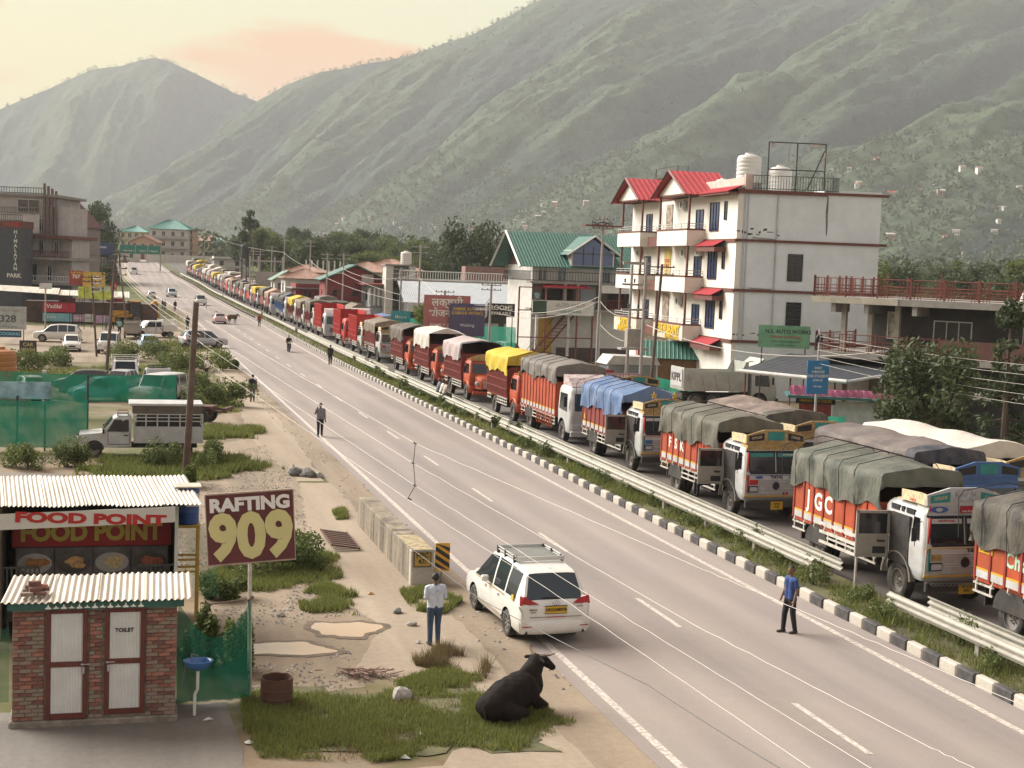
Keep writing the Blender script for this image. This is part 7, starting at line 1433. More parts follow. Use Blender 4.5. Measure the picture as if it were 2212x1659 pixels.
for (tx, sz, z) in (('EVERY', .17, 4.35), ('2 MINUTES', .17, 4.15), ('ONE STUDENT', .2, 3.93), ('JOINS US', .15, 3.72), ('Call today', .13, 3.4)): text(tx, sz, M_LW, p, (0, -.126, z), 0, .015, .9)
MB().lathe([(.001, 0), (.2, 0), (.22, .08), (.001, .09)], 16, None, Matrix.Translation((.05, -.05, 5.9)), 'y').build('meter_box', M_BLK, bs2)
net('shade_net', 'green site net between the lorries and the food corner', W(74, 33.0), W(66, 36.5), .2, 1.9, M_NETT, .25, .1, 24, 7); net('shade_net', 'green net fence beside the dump truck tail', W(93, 36.5), W(89, 38.5), .2, 1.7, M_NETT, .15, .08, 20, 8)
net('shade_net', 'large green net fence in front of the tin workshop shed', W(146, 28.8), W(128, 36.0), .2, 3.4, M_NETT, .2, .1, 40, 9)
b = MB().box(-.1, .1, 0, 22, 0, 1.5); tag(b.build('boundary_wall', mat('low_grey_wall', (.36, .36, .34), .85, 0, .15, 2), None, W(97, 35.0), RA - .05), 'low grey boundary wall behind the orange lorry', 'wall')
# ------------------------------------------------------------------ vehicles and signs on the left
M_PALE = mat('pale_blue_paint', (.30, .42, .50), .3, 0, .05, 1, coat=.4); M_TEALC = mat('turquoise_paint', (.12, .45, .55), .3, 0, .06, 1, coat=.4); M_SILV = mat('silver_paint', (.42, .43, .45), .28, .4, .05, 1, coat=.4); M_DKCAR = mat('dark_brown_paint', (.06, .05, .045), .35, 0, .1, 1)
LIT = mat('lit_brake_lamp', (.5, .05, .03), .3, 0, .05, emit=(1.0, .12, .06), estr=14.0)
PB = math.pi / 2
def pickup(label, loc, rz, paint=None, bed='cage', bl=2.6, load=False, crew=False, plate=None, rack=True, cat='pickup'):
 paint = paint or M_WHITE; o = thing('pickup_truck', label, cat, loc, rz); w = .84; ce = -.95 if crew else -.15
 prof = [(2.05, .55), (2.12, .80), (2.06, 1.02), (1.12, 1.10), (.62, 1.72), (.40, 1.80), (ce + .1, 1.80), (ce, 1.72), (ce, .50), (1.0, .45)]
 b = MB(); n = len(prof)
 vs = [(sx * (w if z < 1.2 else w - .10), y, z) for sx in (1, -1) for (y, z) in prof]; b.add(vs, [tuple(range(n)), tuple(range(2 * n - 1, n - 1, -1))] + [(i, n + i, n + (i + 1) % n, (i + 1) % n) for i in range(n)]); b.build('cab', paint, o)
 MB().add([(-.66, 1.07, 1.17), (.66, 1.07, 1.17), (.62, .66, 1.70), (-.62, .66, 1.70)], [(0, 1, 2, 3), (3, 2, 1, 0)]).build('windshield', M_GLASS, o).location = (0, .035, .02)
 for sx in (1, -1):
  for (y0, y1) in (((ce + .12, .40),) if not crew else ((ce + .1, -.25), (-.15, .40))):
   MB().add([(sx * .845, y0, 1.16), (sx * .845, y1 + (.5 if y1 > 0 else 0), 1.16), (sx * .755, y1 + (.18 if y1 > 0 else 0), 1.68), (sx * .755, y0, 1.68)], [(0, 1, 2, 3), (3, 2, 1, 0)]).build('window', M_GLASS, o)
   MB().path([(sx * .848, y0 - .04, 1.12), (sx * .848, y0 - .04, .60), (sx * .848, y1 + .45 if y1 > 0 else y1, .60), (sx * .848, y1 + .45 if y1 > 0 else y1, 1.12)], .010, 4).build('door_seam', M_TRIM, o)
  MB().box(*sorted((sx * .845, sx * .87)), ce + .15, ce + .32, .98, 1.02).build('door_handle', M_TRIM, o); MB().bev(*sorted((sx * .45, sx * .78)), 2.08, 2.14, .78, .96, .02).build('headlight', M_HEAD, o)
  MB().bev(*sorted((sx * .88, sx * 1.05)), 1.0, 1.08, 1.1, 1.3, .02).build('mirror', M_TRIM, o)
  for y in (1.42, -bl + .55): wheel(o, sx * .76, y, .35, .2, 1)
  MB().prism([(1.42 + .42 * math.cos(R(a)), .36 + .42 * math.sin(R(a))) for a in range(0, 181, 20)], sx * .80, sx * .846, 'x').build('wheel_arch', M_TRIM, o)
 MB().bev(-.8, .8, 2.08, 2.20, .40, .58, .03).build('bumper', M_TRIM, o); MB().box(-.38, .38, 2.10, 2.14, .78, .98).build('grille', M_TRIM, o); MB().box(-.6, .6, -bl, 1.9, .42, .55).build('chassis', M_CHAS, o)
 if rack: railing(o, [(-.6, ce + .15, 1.8), (.6, ce + .15, 1.8), (.6, .45, 1.8), (-.6, .45, 1.8), (-.6, ce + .15, 1.8)], .16, M_BLKI, .3, .014)
 bd = bpy.data.objects.new('load_bed', None); col.objects.link(bd); bd.parent = o; yb = ce - .12; ye = -bl - .2; hw = .90 if bl > 2.4 else .84
 MB().box(-hw, hw, ye, yb, .66, .76).box(hw - .04, hw, ye, yb, .76, 1.40 if bed == 'cage' else 1.2).box(-hw, -hw + .04, ye, yb, .76, 1.40 if bed == 'cage' else 1.2).box(-hw + .04, hw - .04, yb - .04, yb, .76, 1.40).box(-hw + .04, hw - .04, ye, ye + .04, .76, 1.40 if bed == 'cage' else 1.2).build('side_panel', paint, bd)
 n = 6
 rb = MB()
 for k in range(n + 1):
  y = ye + (yb - ye) * k / n
  for sx in (1, -1): rb.box(*sorted((sx * hw, sx * (hw + .035))), y - .03, y + .03, .66, 1.95)
 for z in (1.62, 1.78, 1.92):
  for sx in (1, -1): rb.box(*sorted((sx * (hw + .0), sx * (hw + .03))), ye, yb, z, z + .045)
  rb.box(-hw, hw, yb - .03, yb, z, z + .045).box(-hw, hw, ye, ye + .03, z, z + .045)
 if bed == 'cage': rb.build('cage', paint, bd)
 if load: MB().box(-.80, .80, ye + .1, yb - .1, .8, 1.9).build('crate_load', M_INT, bd); MB().bev(-.93, .93, ye - .02, yb + .25, 2.32, 2.42, .02).build('roof_board', M_TW, bd); MB().box(-.88, .88, ye + .02, yb + .1, 1.97, 2.32).build('folded_tarpaulin', TP['brown'], bd)
 for sx in (1, -1): MB().box(*sorted((sx * .55, sx * .82)), ye - .03, ye - .002, .70, .80).build('taillight', M_TAIL, bd)
 return o
bp_ = pickup('old white caged pickup with painted side panels parked beside the green net', W(65.2, .55), RA + PB, M_TW, 'cage', 3.0, True)
for k, (y, c) in enumerate(((-.75, 'painted_green'), (-1.25, 'painted_brown'), (-1.75, 'painted_brown'), (-2.3, 'painted_dark'))):
 m_ = mat(c, {'painted_green': (.03, .13, .05), 'painted_brown': (.15, .09, .05), 'painted_dark': (.04, .045, .05)}[c], .6)
 MB().prism([(yy, zz) for yy, zz in blob(y, 1.08, .13, .16, 30 + k, 18)], .905, .912, 'x').build('painted_motif', m_, bp_); MB().prism([(yy, zz) for yy, zz in blob(y, 1.22, .05, .05, 50 + k, 12)], .913, .916, 'x').build('painted_flower', M_TW, bp_)
pickup('white pickup with cage seen from the front behind the wrecked cars', W(99.5, .6), RA + math.pi, M_WHITE, 'cage', 2.6); pickup('white crew-cab pickup with railed bed parked near the digger', W(158.5, 3.6), RA + 1.95, M_WHITE, 'cage', 2.4, crew=True, rack=False)
pickup('grey caged pickup seen from behind next to the crew-cab pickup', W(155.5, 1.6), RA, M_GREYP, 'cage', 2.4, rack=False); pickup('white old cab without bed cage standing by the scrap yard', W(92.5, 2.6), RA + .15, M_TW, 'box', 2.0, rack=True)
car('jeep', 'old white jeep with a rolled canvas on its roof in the scrap yard', W(87.8, 2.5), RA + 2.6, 'suv', M_TW, None, 'jeep'); car('parked_car', 'turquoise hatchback wreck with a battered windscreen behind the green net', W(89.5, -.9), RA + 1.85, 'hatch', M_TEALC); car('parked_car', 'dark brown hatchback wreck left of the turquoise one', W(95, -2.0), RA + 1.5, 'hatch', M_DKCAR); car('parked_car', 'white sedan wreck behind the orange water tank', W(90, -5.0), RA + .3, 'sedan', M_WHITE); car('parked_car', 'dusty grey hatchback between the turquoise car and the jeep', W(95.0, .3), RA + 2.8, 'hatch', M_SILV)
car('parked_car', 'white estate car parked side-on by the 328 board', W(147.2, -5.6), RA + 1.50, 'xuv', M_WHITE); car('parked_car', 'small white car facing the camera beside the estate car', W(134.3, -3.9), RA + math.pi + .05, 'hatch', M_WHITE, plate='HP 02'); car('parked_car', 'white boxy off-roader facing the camera between the leaning poles', W(132.6, -.6), RA + math.pi - .1, 'suv', M_WHITE, plate='HP 66'); car('parked_car', 'pale blue hatchback facing away behind the bush', W(138, 2.8), RA + .1, 'hatch', M_PALE)
car('moving_car', 'silver crossover with lit tail lamps turning onto the road', W(142.3, 8.2), RA - 1.30, 'xuv', M_SILV, lights=LIT); car('moving_car', 'red-lit saloon braking on the road, seen from behind', WR(194.5, 12.6), heading(195, 12.5), 'sedan', mat('pinkish_white_paint', (.55, .42, .40), .3, 0, .05, 1, coat=.4), lights=LIT, plate='HP 58'); car('moving_car', 'white off-roader driving towards the camera along the bend', WR(259, 14.2), heading(259, 14) + math.pi, 'suv', M_WHITE, plate='HP 01'); car('moving_car', 'silver car driving towards the camera behind the white off-roader', WR(293, 12.3), heading(293, 12) + math.pi, 'xuv', M_SILV); car('moving_car', 'white car driving away left of the silver one', WR(283, 8.4), heading(283, 9), 'hatch', M_WHITE); car('moving_car', 'small white car far up the road below the gantry', WR(402, 11.0), heading(402, 11) + math.pi, 'suv', M_WHITE)
car('parked_car', 'white car with a red tail lamp parked under the steel stair', W(134.5, 36.6), RA + .2, 'xuv', M_WHITE)
ct = thing('cart_frame', 'broken trailer frame with a large wheel beside the caged pickup', 'trailer', W(77.6, 4.6), RA + 1.2); 
for sx in (1, -1): MB().tube((sx * .5, -1.4, .75), (sx * .2, 2.0, .9), .07, None, 5).build('beam', M_RUST, ct); wheel(ct, sx * .85, 0, .47, .24, 1)
MB().box(-.8, .8, -.07, .07, .42, .54).box(-.7, .7, -1.4, -1.2, .76, .95).box(-.6, .5, -.6, .5, .85, 1.0).build('axle', M_RUST, ct)
jc = thing('digger', 'yellow backhoe digger with raised front arm beside the road', 'digger', WR(186, .8), RA + 1.75); M_JCB = mat('digger_yellow', (.55, .27, .02), .5, 0, .15, 2, dirt=.4, dirtc=(.30, .18, .06))
MB().bev(-.55, .55, -.2, 1.9, .9, 1.75, .08).build('bonnet', M_JCB, jc); MB().box(-.75, .75, -1.5, -.2, .95, 1.3).build('deck', M_JCB, jc); MB().bev(-.78, .78, -1.55, -.1, 2.85, 2.98, .04).build('cab_roof', M_JCB, jc); MB().box(-.70, .70, -1.45, -.2, 1.3, 2.85).build('cab_glass', M_GLASS, jc)
for sx in (1, -1):
 for y in (-1.48, -.18): MB().box(sx * .72 - .04, sx * .72 + .04, y - .04, y + .04, 1.3, 2.86).build('cab_pillar', M_TRIM, jc)
 wheel(jc, sx * .85, -1.0, .72, .42, 1); wheel(jc, sx * .85, 1.4, .45, .30, 1); MB().tube((sx * .62, 0, 1.6), (sx * .62, 2.5, .9), .10, None, 6).build('loader_arm', M_JCB, jc)
MB().prism([(2.4, .25), (3.1, .2), (2.9, .35), (2.75, .9), (2.5, 1.0)], -1.1, 1.1, 'x').build('bucket', M_JCB, jc)
jb = thing('digger_arm', None, None); jb.parent = jc; MB().prism([(-1.6, 1.1), (-1.5, 1.5), (-3.4, 3.1), (-3.7, 2.8)], -.16, .16, 'x').build('boom', M_JCB, jb); MB().prism([(-3.4, 3.1), (-3.75, 3.0), (-4.0, .9), (-3.75, .8)], -.14, .14, 'x').build('dipper', M_JCB, jb); MB().prism([(-4.1, .9), (-3.6, .8), (-3.3, .25), (-3.9, .15)], -.35, .35, 'x').build('hoe_bucket', M_CHAS, jb)
text('JCB', .5, M_BLK, jb, (.165, -2.6, 2.2), 0, .03, rot=(math.pi / 2, R(40), math.pi / 2))
pickup('small yellow lorry cab behind the digger', WR(196, 2.0), RA + math.pi, M_TY, 'box', 2.6, rack=False, cat='lorry')
M_TIP = mat('tipper_grey', (.42, .43, .39), .6, 0, .1, 2, dirt=.5, dirtc=(.26, .23, .18))
dt = thing('tipper_lorry', 'grey tipper lorry marked KIPPL parked in front of the hotel', 'tipper', W(89.0, 42.0), RA - PB)      # drives to the right
link('cab_body', arch_cut(cab_shell([(.6, 1.25, -.55, 1.10), (.7, 1.32, -.6, 1.15), (1.5, 1.32, -.6, 1.17), (2.35, 1.15, -.6, 1.12), (2.6, .95, -.55, 1.0), (2.68, .5, -.4, .8)], .2).mesh('cab_body', M_TW, True)), dt)
for sx in (1, -1):
 for (y, ) in ((0,), (-3.3,), (-4.6,)): wheel(dt, sx * .98, y, .53, .32, 1)
 MB().add([(sx * 1.185, -.35, 1.6), (sx * 1.185, .75, 1.55), (sx * 1.135, .62, 2.3), (sx * 1.135, -.35, 2.3)], [(0, 1, 2, 3), (3, 2, 1, 0)]).build('side_window', M_LGL, dt); MB().bev(*sorted((sx * 1.25, sx * 1.40)), .85, .95, 1.7, 2.2, .02).build('mirror', M_TRIM, dt)
 for k in range(4): X = Matrix.Translation((0, -1.7 - k * .95, 0)) @ Matrix.Rotation(R(14), 4, 'X'); MB().box(*sorted((sx * 1.20, sx * 1.27)), -.12, .12, 1.35, 2.45, None, X).build('rib', M_TIP, dt)
MB().add([(-.95, 1.30, 1.58), (.95, 1.30, 1.58), (.9, 1.13, 2.3), (-.9, 1.13, 2.3)], [(1, 0, 3, 2)]).build('windshield', M_LGL, dt).location.y = .02; MB().box(-.6, .6, -5.4, 1.0, .6, 1.0).build('chassis', M_CHAS, dt); MB().bev(-1.15, 1.15, 1.28, 1.42, .5, .75, .03).build('bumper', M_TRIM, dt)
MB().box(-1.2, 1.2, -5.5, -.9, 1.2, 1.3).box(1.14, 1.2, -5.5, -.9, 1.3, 2.55).box(-1.2, -1.14, -5.5, -.9, 1.3, 2.55).box(-1.14, 1.14, -5.56, -5.5, 1.3, 2.75).box(-1.14, 1.14, -.96, -.9, 1.3, 3.2).build('tip_body', M_TIP, dt); MB().prism([(-1.0, 2.5), (-.85, 2.5), (.35, 3.35), (.25, 3.45)], -1.15, 1.15, 'x').build('cab_guard', M_TIP, dt)
for sx in (1, -1): MB().prism([(-1.4, 2.55), (-.9, 2.55), (-.9, 3.2), (-.5, 3.25), (-.7, 3.3), (-1.1, 3.2)], sx * 1.17 - .03, sx * 1.17 + .03, 'x').build('wing_plate', M_TIP, dt)
MB().box(-1.0, 1.0, -5.62, -5.57, 1.45, 2.65).build('tail_panel', M_TW, dt); text('KIPPL', .75, M_BLK, dt, (0, -5.63, 2.05), 0, .02, .95)
def bike(label, loc, rz, m=None, rider=None):
 o = thing('motorcycle', label, 'motorcycle', loc, rz); m = m or M_BLK
 for y in (.66, -.66): e = wheel(o, .001, y, .30, .11, 1); e.location.x = 0
 MB().path([(0, -.66, .3), (0, -.2, .42), (0, .1, .75), (0, .45, .82)], .035, 6).path([(0, .66, .3), (0, .45, .85), (0, .38, 1.02)], .03, 6).path([(-.34, .28, 1.04), (0, .40, 1.0), (.34, .28, 1.04)], .018, 6).build('frame', M_TRIM, o)
 MB().bev(-.14, .14, -.02, .42, .74, .96, .05).build('fuel_tank', m, o); MB().bev(-.13, .13, -.65, .0, .76, .84, .03).build('seat', M_TRIM, o); MB().bev(-.15, .15, -.15, .3, .32, .62, .04).build('engine', M_RIMD, o); MB().lathe([(.001, .05), (.09, .04), (.10, -.05)], 12, M_HEAD, Matrix.Translation((0, .55, .92)), 'y').build('headlamp', None, o); MB().box(-.09, .09, -1.0, -.6, .66, .72).box(-.08, .08, .45, .95, .60, .63).build('mudguard', m, o); return o
moto = bike('dark motorcycle ridden towards the camera on the road', W(138.4, 16.1), RA + math.pi); bike('black motorcycle parked on the verge before the crossover', W(139.5, 7.0), RA + 1.4); bike('white scooter parked beside the blue bin', W(134.5, 33.3), RA + 1.3, M_TW); bike('second motorcycle parked beside the white car under the stair', W(135.2, 35.0), RA + 1.2)
bn_ = thing('blue_bin', 'large blue garbage container under the pale metal stair', 'bin', W(133.5, 32.6), RA); MB().prism([(-1.1, 0), (1.1, 0), (1.25, 1.9), (-1.25, 1.9)], 0, 1.8, 'y').build('body', mat('bin_blue', (.03, .07, .14), .5, 0, .2, 2), bn_); MB().box(-1.3, 1.3, -.05, 1.85, 1.9, 2.0).build('lid', M_TRIM, bn_)
tank('ribbed orange water tank on a brick platform at the left edge', W(87.5, -6.6, .95), 1.0, 2.3, mat('orange_tank', (.36, .15, .05), .5, 0, .1, 2)); tag(MB().box(-1.6, 1.8, -1.2, 1.2, 0, .94).build('brick_platform', mat('platform_brick', (.20, .13, .10), .9, 0, .3, 3, .4, 12), None, W(87.5, -6.6), RA), 'low brick platform under the orange water tank', 'platform')
tag(MB().bev(-.12, .12, -.12, .12, 0, 2.2, .02).build('gate_pillar', M_TW, None, W(84.5, -3.9), RA), 'white square pillar beside the orange water tank', 'pillar')
net('shade_net', 'upper teal net fence behind the caged pickup', W(81, -6.8), W(79.5, 3.2), .9, 2.45, M_NETT, .12, .15, 50, 11); net('shade_net', 'lower teal net fence at the left of the caged pickup', W(66.5, -7.0), W(66.0, -1.2), .2, 2.4, M_NETT, .1, .12, 40, 12)
for k, (s, t, h) in enumerate(((66.1, -1.2, 3.5), (66.4, -4.2, 2.5), (79.6, 3.2, 2.4))): tag(MB().tube((0, 0, -.1), (0, 0, h), .045, None, 6).build('fence_post', M_BLKI, None, W(s, t), RA), ('tall black post at the corner of the lower teal net', 'black post in the middle of the lower teal net', 'black post at the right end of the upper teal net')[k], 'post')
board('landscape picture banner above the lower teal net', W(66.6, -4.3), RA, 3.0, .75, mat('landscape_print', (.22, .36, .42), .5, 0, .7, 1.2), [], 2.35, True, 'banner', cat='banner')
def board_px(label, x0, y0, x1, y1, s, m, lines=(), legs=True, **k):
 """a board standing square to the road at distance s, sized from its outline"""
 def hit(px, py): d = ray(px, py); q = s / (d.x * SX + d.y * SY); return (d.x * TX + d.y * TY) * q, CAM_H + d.z * q
 t0, za = hit(x0, y0); t1, zb = hit(x1, y1); w = t1 - t0; h = za - zb
 return board(label, W(s, (t0 + t1) / 2), RA, w, h, m, [(tx, sz * h, x * w, z * h, mm, xs_, bo) for (tx, sz, x, z, mm, xs_, bo) in lines], zb, legs and zb > .3, **k)
M_LDK = mat('letter_dark', (.09, .09, .09), .6); M_LOC = mat('letter_ochre', (.5, .42, .16), .5)
board_px('grey PARATHAS 328 board at the left edge', -16, 661, 57, 712, 143, mat('faded_board', (.36, .38, .37), .6, 0, .25, 1.5), [('PARATHAS', .2, 0, .82, M_CONCR, .9, .01), ('328', .42, -.05, .45, M_LDK, 1.1, .03), ('rafting point', .13, 0, .12, M_LDK, 1, 0)]); board_px('blue COOKING banner below the 328 board', -10, 713, 46, 729, 142.8, mat('dark_blue_banner', (.02, .07, .13), .5, 0, .3, 1), [('COOKING', .62, .05, .5, mat('letter_cyan', (.25, .5, .6), .5), 1, .02)], False)
board_px('dark CAR WASH board with yellow letters', 42, 735, 79, 768, 123, M_DKC, [('CAR', .33, 0, .72, M_LOC, 1, .02), ('WASH', .33, 0, .38, M_LOC, .95, .02)])
M_VAD = mat('ice_cream_red', (.40, .015, .04), .5); M_VT = mat('teal_banner', (.20, .42, .48), .5, 0, .3, .8); M_VP = mat('mauve_banner', (.48, .30, .42), .5, 0, .25, .8); M_LIME = mat('lime_print', (.42, .50, .08), .5, 0, .5, 1.5); M_MAR = mat('board_maroon', (.25, .04, .035), .5, 0, .3, 1)
for a in (('red ice cream fascia lettered Vadilal', 92, 653, 163, 675, 184, M_VAD, [('Vadilal', .6, -.15, .6, M_LW, 1, .02)]), ('teal banner under the red Vadilal fascia', 92, 676, 155, 695, 184.1, M_VT, [('Enjoy', .5, -.2, .55, M_LW, 1, .0)]), ('mauve Vadilal banner right of the teal one', 155, 679, 182, 695, 184.2, M_VP, [('Vadilal', .5, 0, .5, M_LW, .9, .02)]), ('white banner between the two mauve ones', 182, 678, 201, 696, 184.3, M_BOARD, [('Dairy', .35, 0, .5, M_TB, 1, 0)]), ('last mauve banner at the right end of the stall row', 207, 681, 235, 699, 184.1, M_VP, []),
 ('yellow billboard on black legs over the stall row', 179, 587, 227, 621, 172, mat('billboard_ochre', (.48, .32, .05), .5, 0, .25, 1.5), [('40%', .36, .12, .62, M_LW, 1, .02), ('OFF', .22, .12, .3, M_LW, 1, .02), ('on summer wear', .12, 0, .1, M_LW, 1, 0)]), ('lime green menu board below the yellow billboard', 169, 619, 200, 645, 174, M_LIME, []), ('second lime green board right of the first', 200, 628, 239, 647, 174.5, M_LIME, []), ('red RAFTING 707 board behind the yellow billboard', 149, 584, 180, 616, 180, M_MAR, [('RAFTING', .2, 0, .85, M_YLT, .9, .02), ('707', .36, 0, .58, M_LW, 1, .02)]), ('narrow red board among the poles right of the billboard', 239, 609, 252, 626, 186, M_VAD, [('AJI', .5, 0, .5, M_LW, .9, .02)]), ('low red banner behind the digger', 230, 644, 265, 669, 192, M_MAR, []), ('small red and black board on the stall roof', 127, 643, 163, 655, 187, M_MAR, [('OPEN', .5, -.2, .5, M_BLK, 1, .02)])):
 board_px(*a)
stl = thing('stall_row', 'row of low roadside stalls with tin roofs behind the ice cream banners', 'stall', W(185, -3), RA); MB().box(-8, 8, 1, 6, 0, 2.6).build('wall', mat('stall_brown', (.10, .06, .05), .8, 0, .4, 1), stl); tin_roof(stl, [(-12, -1, 3.9), (-4, -1.3, 3.6), (-4, 5, 4.2), (-12, 5, 4.4)], M_TIN, .3, .03); tin_roof(stl, [(-4, -.5, 3.5), (4.5, -.5, 3.4), (4.5, 5, 4.0), (-4, 5, 4.0)], M_TIN, .3, .03)
sp = thing('solar_lamp', 'solar street lamp pole beside the 328 board', 'street lamp', W(150, -6.9), RA); MB().tube((0, 0, -.2), (0, 0, 5.2), .09, .07, 8).build('pole', M_GREYP, sp); MB().box(-.6, .6, -.45, .45, -.03, .03, None, Matrix.Translation((0, 0, 5.4)) @ Matrix.Rotation(R(35), 4, 'X')).build('solar_panel', M_CONCR, sp)
for (px, y, w, h, z0, c, ln, lb) in ((968, 131, 4.3, 3.6, 2.6, (.36, .13, .12), [('\u0932\u0915\u094d\u0937\u094d\u092e\u0940', 1.0, 0, 2.9, M_LW, 1, .02), ('\u092d\u094b\u091c\u0928\u093e\u0932\u092f', .9, 0, 1.9, M_LW, 1, .02), ('FAMILY DHABA', .45, 0, .8, M_LW, 1, .01)], 'red Hindi dhaba board over the net fence'), (1012, 131, 3.3, 3.0, 2.5, (.08, .07, .14), [('SAMAR AUTO &\nKAMANI WORKS', .42, 0, 2.3, M_YLT, .9, .01), ('Welding', .4, 0, 1.0, M_LW, 1, 0)], 'purple SAMAR AUTO board right of the red Hindi board'), (975, 128, 3.0, 1.2, 1.2, (.30, .02, .07), [('THALI', .6, -.3, .6, M_LW, 1, .02)], 'small crimson board below the red Hindi board'), (868, 140, 1.9, 2.1, 2.2, (.05, .30, .32), [('Metro', .45, 0, 1.5, M_LW, 1, .01)], 'small teal board on poles behind the lorries'), (1085, 128, 2.5, 1.2, 4.5, (.015, .015, .02), [('ROOMS', .6, 0, .8, M_LW, 1, .02), ('AVAILABLE', .42, 0, .3, M_LW, .9, .02)], 'black ROOMS AVAILABLE sign on a pole')):
 board(lb, GP(px, y), RA - .1, w, h, mat('board_' + lb.split()[1] + lb.split()[2], c, .5, 0, .2, 1.5), ln, z0)
gn = thing('road_gantry', 'green overhead direction sign gantry across the far road', 'gantry', (0, 0, 0), 0); pr_ = at(346, 586, 408); pl_ = at(258, 586, 408)
for p in (pr_, pl_): MB().tube(p - Vector((0, 0, 1)), p + Vector((0, 0, 7.3)), .18, None, 8).build('post', M_GREYP, gn)
MB().box(pl_.x, pr_.x, 407.8, 408.2, pr_.z + 4.7, pr_.z + 5.0).build('beam', M_GREYP, gn); gp_ = MB().box(pl_.x + .2, pr_.x, 407.4, 407.7, pr_.z + 4.9, pr_.z + 7.2).build('sign_panel', mat('highway_green', (.01, .16, .12), .4, 0, .05), gn); text('\u2196 Bhuntar Airport  5', .62, M_LW, gp_, (pl_.x + 2.6, 407.38, pr_.z + 5.6), 0, .01, .62); text('\u2191 Kullu 15', .68, M_LW, gp_, (pl_.x + 6.6, 407.38, pr_.z + 5.6), 0, .01, .7); text('\u2191 Manali 55', .68, M_LW, gp_, (pl_.x + 9.8, 407.38, pr_.z + 5.6), 0, .01, .7)
for x in (4.7, 8.2): MB().box(pl_.x + x - .04, pl_.x + x + .04, 407.37, 407.4, pr_.z + 5.0, pr_.z + 7.1).build('divider', M_LW, gp_)
# ------------------------------------------------------------------ far-left hotel and the houses at the end of the road
hl = thing('grey_hotel', 'grey unfinished hotel with HIMALAYAN PARK sign tower at the left edge', 'hotel', at(152, 680, 215) * 1.0, 0); hl.location.z = 0; M_BLOCK = mat('grey_block_wall', (.38, .36, .35), .9, 0, .15, 1)
MB().box(-18, -3, 0, 14, 0, 16.9).build('wall', M_BLOCK, hl); MB().box(-18, -4.7, -.25, -.01, 11.4, 14.4).box(-7.4, -4.9, -.25, -.01, 8.9, 10.7).build('white_plaster', M_WHW, hl)
for (z, h, m_) in ((3.8, .4, M_CONCR), (7.5, .4, M_CONCR), (10.7, .5, M_BRN)): MB().box(-18, .4, -2.4, 12, z, z + h).build('floor_slab', m_, hl)
MB().box(-18, -2, -.6, 14, 16.9, 17.3).build('roof_slab', M_CONCR, hl); MB().box(-3, -.2, 1, 10, 0, 10.7).box(-3, -.6, .5, 10, 10.7, 15.5).build('stair_wall', M_BLOCK, hl)
for k in range(4): MB().box(-4.0 + k * .5, -3.75 + k * .5, -.9 + k * .25, -.4 + k * .25, 11.2, 18.9 - k * .35).build('fin', mat('brown_fin', (.16, .11, .10), .85), hl)
for (x, z, w, h) in ((-4.7, 11.8, .6, 1.8), (-4.7, 8.4, .6, 1.9), (-2.4, 8.4, .6, 1.9), (-6.9, 4.4, 1.9, 2.4), (-3.4, 4.4, .6, 2.2), (-8, 14.6, 3.2, 1.8)): win(hl, ((0, 0), (1, 0), (0, -1)), x, z, w, h, M_WFW, None, (2, 1), .26)
for (z, a, e, m_) in ((14.3, -18, -5, M_CONCR), (7.9, -8, .4, M_BRN), (17.3, -18, -4, M_BLKI), (4.2, -6.5, .4, M_WFW)): railing(hl, [(a, -2.3 if z < 14 else -.5, z), (e, -2.3 if z < 14 else -.5, z)], .9, m_, .4 if z != 7.9 else .18, .045)
MB().box(-9, .4, -2.2, -.3, 0, 3.8).build('shop_front', M_DKC, hl); tw = MB().box(-12, -4.45, -8.5, -4, 0, 12.0).build('sign_tower', mat('slate_panel', (.055, .06, .07), .6, 0, .2, 1), hl); MB().box(-12, -4.35, -8.6, -3.9, 12.0, 13.0).build('tower_cap', M_BRN, hl); railing(hl, [(-12, -8.5, 13.0), (-4.45, -8.5, 13.0)], .9, M_BLKI, .3, .04)
for k in range(9): text('HIMALAYAN'[k], .72, M_LW, tw, (-5.4, -8.53, 11.4 - k * .66), 0, .02)
text('PARK', .85, M_LW, tw, (-5.6, -8.53, 5.1), 0, .02); text('HOTEL', .75, M_RED, tw, (-5.8, -8.62, 12.5), 0, .02)
for k in range(5): text('HOTEL'[k], .5, M_LW, hl, (-4.45, -.3, 16.3 - k * .5), 0, .02)
house('brown timber house with steep maroon roof behind the grey hotel', Vector((-75.6, 236, 0)), 0, 8, 9, 13.0, mat('grey_timber', (.20, .18, .17), .85), 'gable_y', mat('maroon_roof', (.13, .07, .075), .6), 4.5, .5, 3, 2, side=0, door=False)
